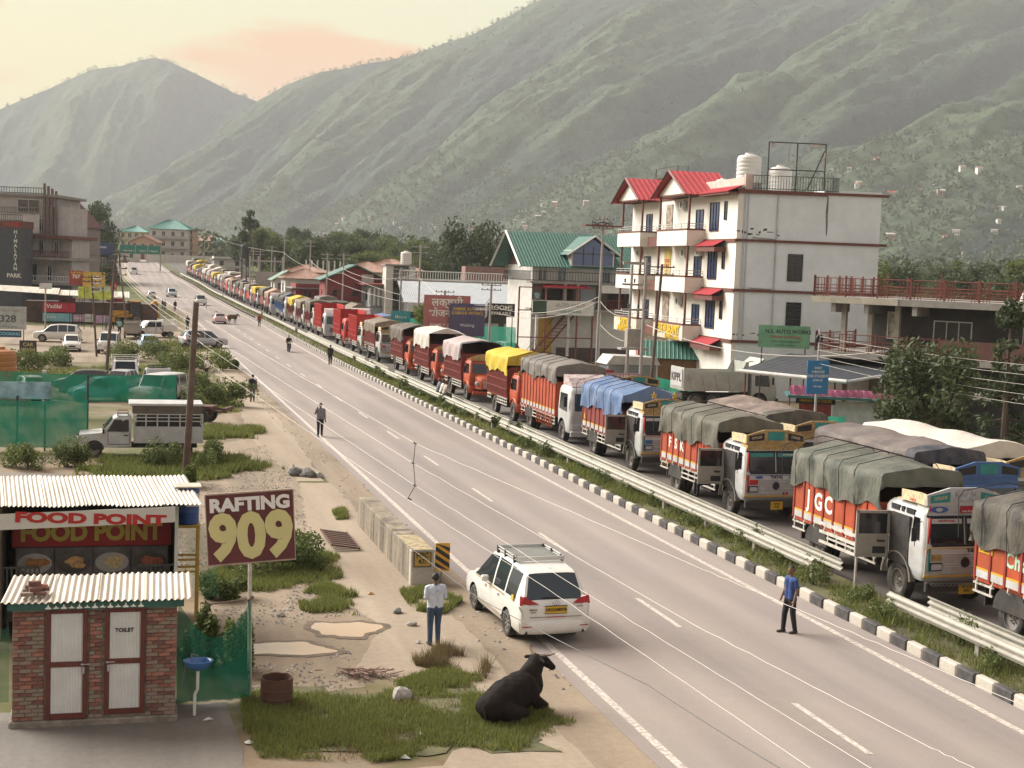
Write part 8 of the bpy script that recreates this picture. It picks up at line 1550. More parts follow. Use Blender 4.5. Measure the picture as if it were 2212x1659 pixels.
for (px, y, w, d, h, wl, rf, rm, ri, fl, lb) in ((362, 525, 14, 11, 11.0, M_WHW, 'hip', mat('sea_green_roof', (.05, .20, .165), .5), 3.6, 3, 'large white hotel with sea-green hip roof at the end of the road'), (286, 540, 10, 9, 9.5, M_YELW, 'hip', mat('sea_green_roof', (.06, .30, .24), .5), 2.4, 3, 'yellow house with green roof left of the far hotel'), (308, 505, 9, 8, 6.2, M_PEACH, 'gable_y', M_PINKR, 2.4, 2, 'peach gabled house in front of the far yellow house'), (398, 530, 6, 9, 11.0, M_PEACH, 'flat', None, 0, 4, 'peach block with white windows right of the far hotel'), (428, 560, 9, 8, 7.2, M_YELW, 'gable_x', M_PINKR, 2, 2, 'yellow house with brown roof right of the far hotel'), (455, 575, 12, 8, 6.6, M_WHW, 'gable_x', M_GRNR, 2, 2, 'white row house with green roof beyond the far lorries'), (495, 590, 10, 8, 6.4, M_PEACH, 'flat', None, 0, 2, 'low peach house at the right of the far row'), (180, 330, 12, 9, 7.0, M_DKC, 'flat', None, 0, 2, 'dark flat-roofed shop block behind the leaning poles'), (270, 470, 6, 7, 4, M_WHW, 'flat', None, 0, 1, 'small white hut beside the left gantry post')):
 house(lb, GP(px, y), 0.0, w, d, h, wl, rf, rm, ri, .9, fl, 4 if w > 9 else 3, 1.2, 1.6, 0, balcony=M_CONCR if fl > 2 else None, fm=M_WFW)
board('wide blue billboard on the dark shop block', GP(212, 322), 0, 6.5, 2.6, mat('billboard_navy', (.03, .045, .14), .5), [('Holiday Homes', .9, -1, 1.7, M_LW, 1, .01)], 7.2); b = MB().box(-14, 14, 0, .3, 0, 2.6); tag(b.build('bridge_parapet', M_WHW, None, GP(408, 470, .2), .05), 'long pale panelled bridge parapet behind the far lorries', 'parapet')
wtw = thing('black_water_tower', 'black cylindrical water tank on a stand above the trees', 'water tank', GP(527, 300), 0); MB().lathe([(.001, 8.0), (.75, 8.0), (.75, 10.5), (.6, 10.9), (.001, 11.0)], 18).build('tank', M_BLK, wtw)
for (x, y) in ((-.5, -.5), (.5, -.5), (-.5, .5), (.5, .5)): MB().tube((x, y, -.3), (x, y, 8.0), .09, None, 5).build('leg', M_BLK, wtw)
# ------------------------------------------------------------------ crash barriers on the median
M_GALV = mat('galvanised_steel', (.42, .40, .345), .5, .35, .12, 3, dirt=.4, dirtc=(.33, .28, .21), dscale=2)
WB = [(0, .0), (.0, .045), (.075, .085), (.075, .125), (0, .165), (0, .205), (.075, .245), (.075, .285), (0, .325), (0, .37)]
def barrier(label, s0, s1, t=19.85, flip=1, posts=True, dz=.42, group='crash barriers along the median'):
 o = thing('crash_barrier', label, 'crash barrier', (0, 0, 0), 0, group); n = max(1, int(round((s1 - s0) / 4.0))); st = (s1 - s0) / n
 for k in range(n):
  a, e = s0 + k * st, s0 + (k + 1) * st + .05; P = []
  for s in (a, (a + e) / 2, e):
   r = []
   for (d, z) in WB: p = WR(s, t - flip * d); r.append((p.x, p.y, p.z + dz + z + .004 * (k % 2)))
   P.append(r)
  MB().grid(P).build('rail', M_GALV, o)
  if posts:
   p = WR(a + .3, t + flip * .12); MB().box(-.05, .05, -.08, .08, -.2, .72).box(-.08, .08, -.1, .1, .5, .7).build('post', M_GREYP, o, p, RA)
 p = WR(s0, t); return o
RUNS = [(12.0, 33.1, 'nearest'), (37.4, 73.4, 'second'), (75.3, 110.0, 'third'), (112.5, 122, 'fourth'), (124, 168, 'fifth'), (171, 215, 'sixth'), (218, 290, 'seventh'), (292, 400, 'farthest')]
for (a, e, nm) in RUNS:
 barrier(f'{nm} run of steel crash barrier on the road side of the median', a, e)
 if a < 130: barrier(f'{nm} run of steel crash barrier on the lorry side of the median', a + .3, e - .2, 20.9, -1, False, .30)
mk = thing('median_marker', 'white gate-like marker frame on a post at the barrier gap', 'marker', W(36.0, 20.5), RA); MB().tube((0, 0, 0), (0, 0, 1.75), .045, None, 6).build('post', M_RAIL, mk)
for z in (1.1, 1.4, 1.65): MB().box(-.04, .0, -.0, 2.2, z, z + .08).build('bar', M_RAIL, mk)
# ------------------------------------------------------------------ poles and wires
M_POLE = mat('rusty_pole', (.09, .055, .045), .75, .1, .3, 2, dirt=.5, dirtc=(.22, .20, .18), dscale=.8); M_PGREY = mat('cement_pole', (.30, .28, .26), .8, 0, .15, 1); M_WIRE = mat('wire_grey', (.34, .31, .27), .5, .2, .1); M_WIRED = mat('wire_dark', (.05, .05, .05), .6)
def pole(label, base, top, r=.12, m=None, arms=2, aw=1.6, rz=0.0, name='electric_pole'):
 o = thing(name, label, 'pole', base, 0); d = Vector(top) - Vector(base); MB().tube((0, 0, -.3), d, r, r * .72, 9).build('shaft', m or M_POLE, o)
 for k in range(arms):
  c = d * (1 - .055 * (k + .4)); ax = Vector((math.cos(rz), math.sin(rz), 0)) * aw / 2; a_ = MB().tube(c - ax, c + ax, .045, None, 5).build('crossarm', m or M_POLE, o)
  for f in (-.9, -.35, .35, .9): MB().lathe([(.02, 0), (.05, .03), (.035, .06), (.05, .1), (.02, .14)], 8, None, Matrix.Translation(c + ax * f), 'z').build('insulator', M_TRIM, a_)
 return o
def wire(label, pts, r=.014, m=None, sag=.5, n=18, wob=0.0, group=None):
 b = MB(); Q = []
 for a, e in zip(pts[:-1], pts[1:]):
  a = Vector(a); e = Vector(e)
  for k in range(n): u = k / n; Q.append(a.lerp(e, u) - Vector((0, 0, sag * 4 * u * (1 - u) + wob * math.sin(u * 37) * (1 - u))))
 Q.append(Vector(pts[-1])); o = b.path(Q, r, 4).build('overhead_wire', m or M_WIRE); return tag(o, label, 'wire', group)
pole('near leaning rusty and grey electric pole behind the food stall', W(57.6, 2.72), at(424, 652, 54.5), .15, M_POLE, 0); pole('thin leaning pole left of the white off-roader', W(127.4, -1.6), at(198, 595, 122), .10, M_POLE, 2, 1.5, .3); pole('leaning rusty pole behind the caged white pickup', W(106.3, -.7), at(249, 560, 104), .13, M_POLE, 3, 1.8, .3); pole('leaning pole in the cluster near the yellow billboard', W(170, 1.2), at(256, 540, 166), .12, M_POLE, 3, 2.2, .4)
for (px, y, h, lb) in ((1296, 118, 13.5, 'grey pole with a platform of coils before the guest house'), (1392, 101, 10.0, 'right leg of the transformer poles before the hotel'), (1362, 103, 9.5, 'left leg of the transformer poles before the hotel'), (1414, 100, 9.6, 'leaning rusty pole beside the transformer poles'), (1060, 126, 7.5, 'slim pole behind the yellow covered lorry'), (960, 133, 6.6, 'slim pole before the red Hindi board'), (865, 155, 8.5, 'pole beside the tin workshop shed'), (740, 192, 10, 'tall pole before the red gabled house'), (705, 200, 10, 'tall pole left of the red gabled house'), (668, 225, 12, 'far pole by the small pink-roofed house'), (612, 250, 13, 'far tall pole right of the substation'), (585, 260, 11, 'far pole left of the substation'), (440, 420, 15, 'tall street lamp by the far lorries'), (560, 270, 10, 'left pole of the substation frame'), (545, 275, 10, 'second left pole of the substation frame'), (905, 150, 11, 'dark pole near the stair tower')):
 b0 = GP(px, y); tp_ = b0 + Vector((.5 if 'leaning' in lb else .1, 0, h)); pole(lb, b0, tp_, .13, M_PGREY if 'leaning' not in lb else M_POLE, 2 if y > 110 or y < 100.5 else 0, 1.8)
tf = thing('transformer', 'grey transformer hung between the two poles before the hotel', 'transformer', GP(1377, 102), RA)
MB().box(-.6, .5, -.1, .5, 3.6, 4.9).build('tank', M_GREYP, tf); MB().box(-1.1, 1.0, -.25, .6, 3.4, 3.55).box(-1.1, 1.0, 0, .15, 6.2, 6.35).box(-1.1, 1.0, 0, .15, 8.0, 8.15).box(-1.1, 1.0, 0, .15, 9.5, 9.7).build('platform', M_PGREY, tf)
for k in range(6): MB().lathe([(.04, 0), (.09, .08), (.05, .14), (.09, .22), (.04, .3)], 8, None, Matrix.Translation((-.9 + k * .36, .07, 6.4 if k % 2 else 8.2)), 'z').build('insulator', M_TRIM, tf)
cp = thing('coil_platform', 'rusty platform with coiled cable on the grey pole', 'platform', GP(1296, 118, 12.6), RA); MB().box(-1.6, 1.6, -.5, .5, 0, .12).build('deck', M_RUSI, cp); MB().path([(.9 * math.cos(a / 3), .3 * math.sin(a / 3), .25 + .12 * math.sin(a)) for a in range(20)], .05, 4).build('cable_coil', M_WIRED, cp)
A0 = at(424, 656, 54.6)
WL = [((441, 690, 53), (897, 958, 34), (1500, 1222, 23.5), (1790, 1345, 20), (2212, 1525, 16.5)), ((436, 715, 53), (893, 1001, 34), (1500, 1350, 22), (2000, 1610, 17.2), (2212, 1710, 15.5)), ((432, 740, 53), (897, 1049, 34), (1280, 1290, 25), (1850, 1640, 17), (2212, 1860, 14.5)), ((428, 770, 53), (880, 1078, 34), (1180, 1270, 26.5), (1750, 1659, 17.5), (2100, 1900, 14.5))]
for k, w_ in enumerate(WL): wire(('uppermost', 'second', 'third', 'lowest')[k] + ' of the four pale wires slung across the near road', [at(*p) for p in w_], .0048, M_WIRE, .0, 14, .012)
wire('dark cable crossing low over the people carrier', [at(560, 870, 48), at(760, 1085, 36), at(1030, 1290, 26), at(1400, 1480, 19.5), at(1720, 1680, 16)], .008, M_WIRED, .02, 14)
spc = thing('wire_spacer', 'dark spacer rod tying the four wires together above the road', 'spacer', at(893, 1015, 34), 0); MB().path([at(897, 958, 34) - spc.location, at(893, 1001, 34) - spc.location, at(897, 1049, 34) - spc.location, at(880, 1078, 34) - spc.location], .009, 5).build('rod', M_WIRED, spc)
for k, (q) in enumerate(((897, 958), (893, 1001), (897, 1049), (885, 1078))): MB().tube(at(q[0] - 4, q[1] - 2, 34) - spc.location, at(q[0] + 4, q[1] + 2, 34) - spc.location, .018, None, 6).build('clamp', M_WIRED, spc)
for k in range(4): wire(f'{ORD[k]} pale wire from the near pole up to the pole cluster at the left', [A0 - Vector((0, 0, .5 + .35 * k)) + Vector((.1 * k, 0, 0)), at(250 + 2 * k, 570 + 7 * k, 104), at(256, 548 + 4 * k, 166)], .008, M_WIRE, .3, 14)
for k in range(4): wire(f'{ORD[k]} sagging wire between the two leaning poles at the left', [at(198, 600 + 10 * k, 122), at(250, 575 + 8 * k, 118)], .03, M_WIRED, .5, 10)
for k in range(5): wire(f'{ORD[k]} wire running right from the notice board pole past the tree', [W(66.9, 35.2, 6.0 - .35 * k), W(40, 40.5, 6.2 - .5 * k)], .010, M_WIRE, .5, 12)
for k, (x0, y0, d0, x1, y1, d1) in enumerate(((1296, 640, 118, 1060, 660, 126), (1296, 650, 118, 1060, 672, 126), (1060, 660, 126, 740, 590, 192), (1060, 670, 126, 705, 600, 200), (1392, 660, 101, 1296, 650, 118), (740, 580, 192, 668, 560, 225), (740, 590, 192, 612, 545, 250), (612, 545, 250, 440, 500, 420), (1392, 700, 101, 1900, 760, 75), (1414, 720, 100, 1296, 700, 118), (905, 590, 150, 740, 580, 192), (905, 600, 150, 1060, 665, 126))): wire(f'{ORD[k]} of the thin wires strung along the poles behind the lorries', [at(x0, y0, d0), at(x1, y1, d1)], .022, M_WIRE, 1.0, 12)
sb2 = thing('substation_frame', 'lattice substation frame of grey poles behind the far lorries', 'substation', GP(575, 262), 0); MB().box(-3, 3, 0, .3, 8.0, 8.3).box(-3, 3, 0, .3, 6.0, 6.2).box(-2, 2, 0, .8, 3.0, 6.0).build('beam', M_PGREY, sb2)
for x in (-3, -1.5, 1.5, 3): MB().tube((x, .1, -.3), (x, .1, 9.0), .14, None, 6).build('post', M_PGREY, sb2)
# ------------------------------------------------------------------ people and animals: one skin grown over a jointed skeleton
SKIN = mat('skin', (.16, .085, .055), .6, 0, .12, 6); HAIR = mat('black_hair', (.012, .010, .009), .6, 0, .2); SHOE = mat('dark_shoe', (.05, .045, .04), .7)
def cloth(n, c): return mat('cloth_' + n, c, .9, 0, .22, 5, .4, 14)
_ico = bmesh.new(); bmesh.ops.create_icosphere(_ico, subdivisions=2, radius=1); _iv = [v.co.copy() for v in _ico.verts]; _if = [tuple(v.index for v in f.verts) for f in _ico.faces]; _ico.free()
def grow(caps, voxel, mats, assign=None, smooth=3):
 """caps: (p0, r0, p1, r1, slot). The blobs are fused into one continuous surface, each face takes the slot of its nearest bone"""
 b = MB()
 for (p0, r0, p1, r1, k) in caps:
  p0 = Vector(p0); p1 = Vector(p1); L_ = (p1 - p0).length; n = max(1, int(L_ / (min(r0, r1) * .45 + 1e-6)))
  for i in range(n + 1): u = i / n; c = p0.lerp(p1, u); r = r0 + (r1 - r0) * u; b.add([c + q * r for q in _iv], _if)
 me = b.mesh('body'); o = bpy.data.objects.new('t', me); _bench.collection.objects.link(o); m = o.modifiers.new('r', 'REMESH'); m.mode = 'VOXEL'; m.voxel_size = voxel
 m = o.modifiers.new('s', 'SMOOTH'); m.factor = .5; m.iterations = smooth
 res = baked(o); bpy.data.objects.remove(o); bpy.data.meshes.remove(me)
 n = len(res.polygons); C = np.empty(n * 3, np.float32); res.polygons.foreach_get('center', C); C = C.reshape(-1, 3); D_ = np.empty((len(caps), n))
 for i, (p0, r0, p1, r1, k) in enumerate(caps):
  a = np.array(p0); d = np.array(p1) - a; u = np.clip(((C - a) @ d) / (d @ d + 1e-9), 0, 1); D_[i] = np.linalg.norm(C - a - u[:, None] * d, axis=1) - (r0 + (r1 - r0) * u)
 sl = np.array([c[4] for c in caps])[D_.argmin(0)]
 if assign: sl = assign(C, sl)
 for mm in mats: res.materials.append(mm)
 res.polygons.foreach_set('material_index', sl.astype(np.int32)); res.polygons.foreach_set('use_smooth', np.ones(n, bool)); return res
def person(label, loc, rz, shirt, pants, sleeve='short', armL=None, armR=None, stride=0.0, sit=False, voxel=.02, cap=None, helmet=None, hold=None, fingers=False, bend=0.0):
 """faces local +Y. slots: 0 skin 1 shirt 2 trousers 3 shoes 4 hair"""
 K = []; hz = .93 if not sit else .10; dy = bend
 def T(z): return (z - .93) + hz
 for sx in (-.08, .08): K += [((sx, 0, T(.93)), .118, (sx, dy * .5, T(1.15)), .112, 1), ((sx, dy * .5, T(1.15)), .112, (sx * 1.2, dy, T(1.34)), .125, 1)]
 K += [((-.09, -.01, T(.90)), .11, (.09, -.01, T(.90)), .11, 2), ((-.15, dy, T(1.40)), .070, (.15, dy, T(1.40)), .070, 1), ((0, dy, T(1.44)), .058, (0, dy + .01, T(1.54)), .052, 0)]
 hy = dy + .01; K += [((0, hy - .015, T(1.63)), .085, (0, hy, T(1.66)), .088, 0), ((0, hy + .035, T(1.575)), .056, (0, hy + .03, T(1.62)), .065, 0), ((0, hy + .095, T(1.612)), .013, (0, hy + .085, T(1.64)), .010, 0), ((-.088, hy - .01, T(1.61)), .014, (-.09, hy - .015, T(1.65)), .016, 0), ((.088, hy - .01, T(1.61)), .014, (.09, hy - .015, T(1.65)), .016, 0)]
 for sx, arm in ((-1, armL), (1, armR)):
  e, w = arm or ((.235, -.03, 1.14), (.25, .05, .90)); sh = (sx * .20, dy, T(1.39)); e = (sx * e[0], e[1] + dy, T(e[2])); w = (sx * w[0], w[1] + dy, T(w[2])); sl = 1 if sleeve == 'long' else 0; md = Vector(sh).lerp(Vector(e), .62)
  K += [(sh, .066, md, .058, 1), (md, .048, e, .044, sl), (e, .046 if sl else .043, w, .034 if not sl else .042, sl)]
  d = (Vector(w) - Vector(e)).normalized(); hnd = Vector(w) + d * .075; K.append((w, .030, hnd, .034, 0))
  if fingers:
   q = d.cross(Vector((0, 1, .2))).normalized()
   for f in range(4): a = hnd + q * (f - 1.5) * .019 + d * .01; m1 = a + d * (.040 + .006 * (f in (1, 2))); K.append((a, .011, m1, .010, 0)); K.append((m1, .010, m1 + d * .028 + Vector((0, .014, 0)), .008, 0))
   a = Vector(w) + d * .03 + Vector((-sx * .025, .02, 0)); K.append((a, .012, a + d * .05 + Vector((-sx * .012, .02, 0)), .010, 0))
  else: K.append((hnd, .028, hnd + d * .06, .018, 0))
  if sit: kn = (sx * .13, .42, T(.86)); an = (sx * .13, .44, T(.48))
  else: kn = (sx * .098, .03 + stride * sx * .55, .50); an = (sx * .105, stride * sx, .095)
  hp = (sx * .095, 0, T(.90)); K += [(hp, .105, kn, .076, 2), (kn, .076, an, .06, 2)]; fz = an[2] - .045; K.append(((an[0], an[1] - .04, fz), .045, (an[0] * 1.12, an[1] + .15, fz - .008), .036, 3))
 def asg(C, sl):
  h = C[:, 2] > T(1.535); back = (C[:, 1] < hy - .022) & (C[:, 2] > T(1.56)); top = C[:, 2] > T(1.685) + .0 * C[:, 1]; sl = np.where(h & (back | top) & (np.abs(C[:, 0]) < .13) & (sl == 0), 4, sl)
  if not sit: sl = np.where((sl == 1) & (C[:, 2] < .90), 2, sl); sl = np.where((sl == 2) & (C[:, 2] > .99), 1, sl)
  return sl
 o = thing('person', label, 'person', loc, rz); link('body', grow(K, voxel, [SKIN, shirt, pants, SHOE, HAIR], asg), o)
 if cap or helmet: MB().lathe([(.001, .135), (.06, .12), (.10, .07), (.112, .0), (.113, -.06 if helmet else .0), (.10, -.07 if helmet else .0)], 16).build('helmet' if helmet else 'cap', helmet or cap, o, (0, hy - .01, T(1.66)), smooth=True)
 if hold: hold(o, T)
 return o
WS = cloth('pale_blue_shirt', (.50, .54, .62)); JN = cloth('blue_jeans', (.045, .075, .13)); BT = cloth('royal_blue', (.03, .06, .18)); DK = cloth('black', (.016, .016, .02)); GT = cloth('grey', (.17, .18, .20)); GP_ = cloth('grey_trousers', (.10, .095, .09)); CR = cloth('cream', (.50, .45, .38)); RD = cloth('red', (.25, .03, .03)); WT = cloth('white', (.60, .58, .54)); OC = cloth('ochre', (.38, .22, .04)); TL_ = cloth('teal', (.22, .36, .36))
F1 = ((.25, -.02, 1.16), (.10, .20, 1.16)); UP = ((.27, .02, 1.17), (.20, .14, 1.42))
person('man in pale blue shirt and jeans with his back to us beside the people carrier', W(32.3, 7.35), RA + .1, WS, JN, 'long', F1, ((.26, .0, 1.15), (.13, .20, 1.14)), .02, voxel=.012, fingers=True)
person('man in royal blue T-shirt and dark trousers standing on the right road edge', W(32.2, 16.55), RA + PB + .1, BT, DK, 'short', None, ((.22, .03, 1.14), (.16, .16, .93)), .11, voxel=.012, fingers=True)
person('man in grey T-shirt walking towards us with a phone at his ear', W(72.2, 10.1), RA + math.pi, GT, DK, 'short', None, UP, .10, voxel=.014, fingers=True); person('man in black T-shirt walking away along the left footpath', W(89.6, 8.25), RA, DK, GP_, 'short', stride=.13, voxel=.015, fingers=True)
person('person in black walking beside the kerb on the right', W(122.4, 17.85), RA, DK, DK, stride=.14); person('man in dark clothes with a pale helmet riding the motorcycle', W(138.4, 16.1, .74), RA + math.pi, DK, DK, 'long', ((.27, .18, 1.18), (.28, .42, 1.04)), ((.27, .18, 1.18), (.28, .42, 1.04)), sit=True, helmet=M_GREYP, bend=.08)
for (s, c, lb) in ((89.4, GT, 'man in a grey jacket sitting on the crash barrier, left of three'), (88.4, WT, 'man in white sitting on the crash barrier, middle of three'), (87.5, CR, 'man in cream shirt sitting on the crash barrier, right of three')): person(lb, W(s, 20.05, .80), RA - PB, c, GP_, 'long', F1, F1, sit=True, bend=.12)
for (px, py, a, sh_, pa, lb) in ((378, 672, .2, DK, DK, 'person in black walking along the road near the digger'), (356, 671, .5, GT, JN, 'person in grey standing by the digger arm, left of a pair'), (351, 669, 2, DK, GP_, 'person in dark shirt standing by the digger arm, right behind'), (405, 712, .3, DK, JN, 'man in black T-shirt and jeans by the near pole top'), (417, 706, 1.2, GT, GP_, 'person in grey next to the man in jeans at the roadside'), (229, 713, 2.6, GT, GP_, 'man in grey shirt left of three by the grey pickup'), (243, 712, 3, OC, DK, 'man in ochre shirt in the middle of three by the grey pickup'), (258, 723, .1, TL_, DK, 'heavy man in teal shirt right of three by the grey pickup'), (446, 822, 1.0, WT, DK, 'person in white carrying a child among the bushes'), (1075, 792, .2, CR, GP_, 'man in cream shirt and white cap behind the yellow covered lorry'), (560, 706, .1, RD, GP_, 'person in red shirt at the crash barrier by the brown lorries'), (445, 668, 1, WT, WT, 'person in white leaning at the far crash barrier')):
 p = g(px, py); person(lb, p, RA + a, sh_, pa, 'short' if a < 2 else 'long', voxel=.03, cap=M_TANK if 'white cap' in lb else None)
person('man in red sitting at the foot of the steel stair', W(131.0, 38.6, .45), RA + math.pi, RD, DK, sit=True, voxel=.03); person('driver leaning out of the open door of the FSK lorry', W(49.6, 21.75, 1.05), RA + PB, cloth('brown', (.10, .05, .03)), DK, 'short', UP, F1, sit=True, voxel=.025, bend=.1)
person('person in teal scarf standing on the first-floor balcony of the guest house', GH + Matrix.Rotation(RA, 3, 'Z') @ Vector((.3, -1.0, 5.15)), RA + math.pi, TL_, DK, voxel=.03)
FUR = mat('black_brown_fur', (.012, .009, .008), .8, 0, .45, 3, .5, 40, spec=.12, dirt=.35, dirtc=(.03, .02, .014), dscale=2)
def horn(o, pts, r): 
 b = MB()
 for i, (a, e) in enumerate(zip(pts[:-1], pts[1:])): b.tube(a, e, r * (1 - i / len(pts)), r * (1 - (i + 1) / len(pts)) + .004, 8)
 b.build('horn', mat('horn', (.16, .12, .09), .45), o)
bl_ = thing('bull', 'black bull lying on the grass beside the road', 'bull', W(26.85, 7.75), RA - R(52))
K = [((0, -.62, .34), .32, (0, -.2, .42), .40, 0), ((0, -.2, .42), .40, (0, .30, .48), .40, 0), ((0, .30, .48), .40, (0, .55, .54), .33, 0), ((0, .30, .72), .14, (0, .52, .82), .13, 0), ((0, .52, .62), .27, (0, .78, .90), .19, 0), ((.0, .82, .99), .135, (.10, .98, .95), .11, 0), ((.10, .98, .95), .11, (.17, 1.16, .80), .075, 0), ((0, .72, .40), .12, (0, .85, .62), .09, 0),
  ((.28, -.50, .26), .21, (.36, -.05, .15), .11, 0), ((.36, -.05, .15), .09, (.40, -.42, .07), .055, 0), ((-.28, -.50, .26), .21, (-.38, -.05, .15), .11, 0), ((-.38, -.05, .15), .09, (-.42, -.42, .07), .055, 0), ((.24, .50, .26), .13, (.27, .80, .10), .085, 0), ((.27, .80, .10), .075, (.26, .45, .06), .05, 0), ((-.24, .50, .26), .13, (-.26, .82, .10), .085, 0), ((-.26, .82, .10), .075, (-.25, .45, .06), .05, 0),
  ((-.10, .82, 1.06), .035, (-.24, .78, 1.02), .045, 0), ((.13, .80, 1.05), .035, (.26, .74, 1.0), .045, 0), ((0, -.90, .42), .03, (.12, -.98, .1), .02, 0)]
link('body', grow(K, .022, [FUR], None, 6), bl_); horn(bl_, [(-.06, .84, 1.09), (-.14, .85, 1.12), (-.20, .87, 1.17), (-.22, .89, 1.22)], .038); horn(bl_, [(.07, .85, 1.09), (.17, .87, 1.11), (.28, .90, 1.13), (.36, .95, 1.18)], .042)
def cow(label, loc, rz, m):
 o = thing('cow', label, 'cow', loc, rz); K = [((0, -.55, 1.0), .30, (0, .45, .98), .31, 0), ((0, .5, 1.1), .2, (0, .85, 1.25), .13, 0), ((0, .85, 1.25), .12, (0, 1.2, 1.05), .07, 0)]
 for sx in (-.17, .17): K += [((sx, .42, .85), .12, (sx, .45, .45), .06, 0), ((sx, .45, .45), .055, (sx, .43, .06), .05, 0), ((sx, -.52, .9), .17, (sx, -.45, .55), .08, 0), ((sx, -.45, .55), .07, (sx, -.62, .40), .055, 0), ((sx, -.62, .40), .05, (sx, -.58, .06), .05, 0)]
 K.append(((0, -.85, 1.1), .03, (0, -.92, .5), .025, 0)); link('body', grow(K, .04, [m], None, 3), o); horn(o, [(.06, .86, 1.36), (.2, .86, 1.45), (.22, .9, 1.56)], .03); horn(o, [(-.06, .86, 1.36), (-.2, .86, 1.45), (-.22, .9, 1.56)], .03)
cow('black cow standing at the far kerb', g(473, 694), RA + 2.6, FUR); cow('brown cow grazing on the median behind the black cow', g(502, 700), RA - 1.0, mat('brown_fur', (.10, .06, .04), .8))
# ------------------------------------------------------------------ grass and weeds
def gp(l): return [g(x, y) for x, y in l]
LAWN = gp([(520, 1500), (570, 1478), (640, 1482), (760, 1495), (870, 1470), (960, 1440), (1040, 1465), (1080, 1500), (1200, 1530), (1250, 1560), (1200, 1590), (1245, 1645), (1150, 1640), (1000, 1628), (800, 1650), (560, 1640), (525, 1580)])
lc = sum((Vector(p[:2]) for p in LAWN), Vector((0, 0))) / len(LAWN); sheet('lawn_soil', ragged([lc + (Vector(p[:2]) - lc) * .86 for p in LAWN], .26, .35, 20), .022, mat('grassy_soil', (.10, .095, .045), .95, 0, .5, 2, .5, 20))
blades('lawn_grass', LAWN, 60000, (.04, .15), .011, thr=.40, seed=2, z=.02, fade=.7)
for k, (pl_, n) in enumerate(((gp([(640, 1290), (700, 1262), (780, 1290), (790, 1330), (700, 1335), (650, 1320)]), 9000), (gp([(860, 1275), (925, 1268), (1000, 1300), (960, 1330), (890, 1320)]), 8000), (gp([(450, 1290), (560, 1285), (740, 1250), (735, 1200), (560, 1180), (450, 1240)]), 16000), (gp([(715, 1100), (748, 1092), (752, 1122), (725, 1125)]), 3500), (gp([(140, 1030), (420, 1045), (640, 1010), (480, 985), (200, 995)]), 16000), (gp([(440, 925), (570, 920), (580, 950), (430, 950)]), 6000), (gp([(430, 820), (520, 850), (530, 890), (420, 900), (370, 850)]), 9000), (gp([(20, 800), (330, 790), (420, 770), (420, 820), (240, 840), (20, 830)]), 14000), (gp([(290, 735), (470, 745), (470, 760), (330, 765)]), 5000), (gp([(280, 640), (330, 640), (400, 690), (350, 700), (300, 690)]), 7000))):
 blades('rough_grass', pl_, n, (.06, .22 if k < 4 else .34), .014 if k < 4 else .03, thr=.40, seed=30 + k, z=.015)
zf = lambda x, y: np.full(len(x), .10)
def pebbles(name, poly, n, r, m, seed):
 rg = np.random.default_rng(seed); P = np.array([p[:2] for p in poly]); lo, hi = P.min(0), P.max(0); x = rg.uniform(lo[0], hi[0], n * 2); y = rg.uniform(lo[1], hi[1], n * 2); k = inpoly(x, y, P) & (fbm(x * .8, y * .8, 3) > .42)
 for (px, py) in ((610, 1403), (748, 1360)): c = g(px, py); k &= np.hypot(x - c.x, y - c.y) > 1.25
 x = x[k][:n]; y = y[k][:n]; n = len(x)
 O = np.array([(1, 0, 0), (0, 1, 0), (-1, 0, 0), (0, -1, 0), (0, 0, .8)]); R_ = r * rg.uniform(.4, 1.8, (n, 1, 1)); V = np.stack([x, y, np.full(n, .015)], 1)[:, None] + O * R_ * rg.uniform(.6, 1.4, (n, 5, 1)); b = np.arange(n)[:, None] * 5
 stuff(link(name, np_mesh(name, V.reshape(-1, 3), np.concatenate([b + np.array(f) for f in ((0, 1, 4), (1, 2, 4), (2, 3, 4), (3, 0, 4))]), m)))
for k, m_ in enumerate((M_STONE, mat('brown_gravel', (.20, .15, .11), .9, 0, .3, 4), M_STONEG)): pebbles('gravel', [W(29, 2.4), W(29.2, 5.2), W(38, 5.8), W(57, 7), W(69, 7), W(60, 1), W(41, 1.5), W(38, 2.4)], 4600, .022, m_, k); pebbles('gravel', [W(25, 8.3), W(29, 9.7), W(100, 9.9), W(100, 8.4), W(40, 8.6)], 1500, .03, m_, k + 5)
for k, (s0, s1, n, w_) in enumerate(((10, 40, 30000, .012), (40, 75, 30000, .018), (75, 130, 26000, .028))): blades('median_grass', [W(s0, 18.95), W(s1, 18.95), W(s1, 20.95), W(s0, 20.95)], n, (.06, .30), w_, thr=.38, seed=50 + k, zf=zf)
P_ = [WR(s, 18.95) for s in range(130, 400, 10)] + [WR(s, 21.0) for s in range(390, 129, -10)]; blades('median_grass', P_, 30000, (.1, .45), .06, thr=.3, seed=60, zf=lambda x, y: gza(y) + .1)
blades('dry_weeds', gp([(870, 1415), (960, 1400), (1060, 1440), (1050, 1470), (900, 1440)]), 5000, (.1, .35), .008, M_GRASSD, seed=70, thr=.35); blades('dry_weeds', LAWN, 6000, (.04, .14), .010, M_GRASSD, seed=71, thr=.5, z=.02)
rr = random.Random(4)
for k in range(46):      # weeds under the barriers
 s = 14 + k * 2.3 + rr.uniform(-.6, .6); bush('leafy weed growing under the crash barrier', W(s, 19.9 + rr.uniform(-.3, .5), .08), .5, .4, rr.uniform(.4, .85), 420 if s < 60 else 260, .055 if s < 60 else .09, M_LEAF, k % 7, 'weed', 'weeds on the median', 'weed')
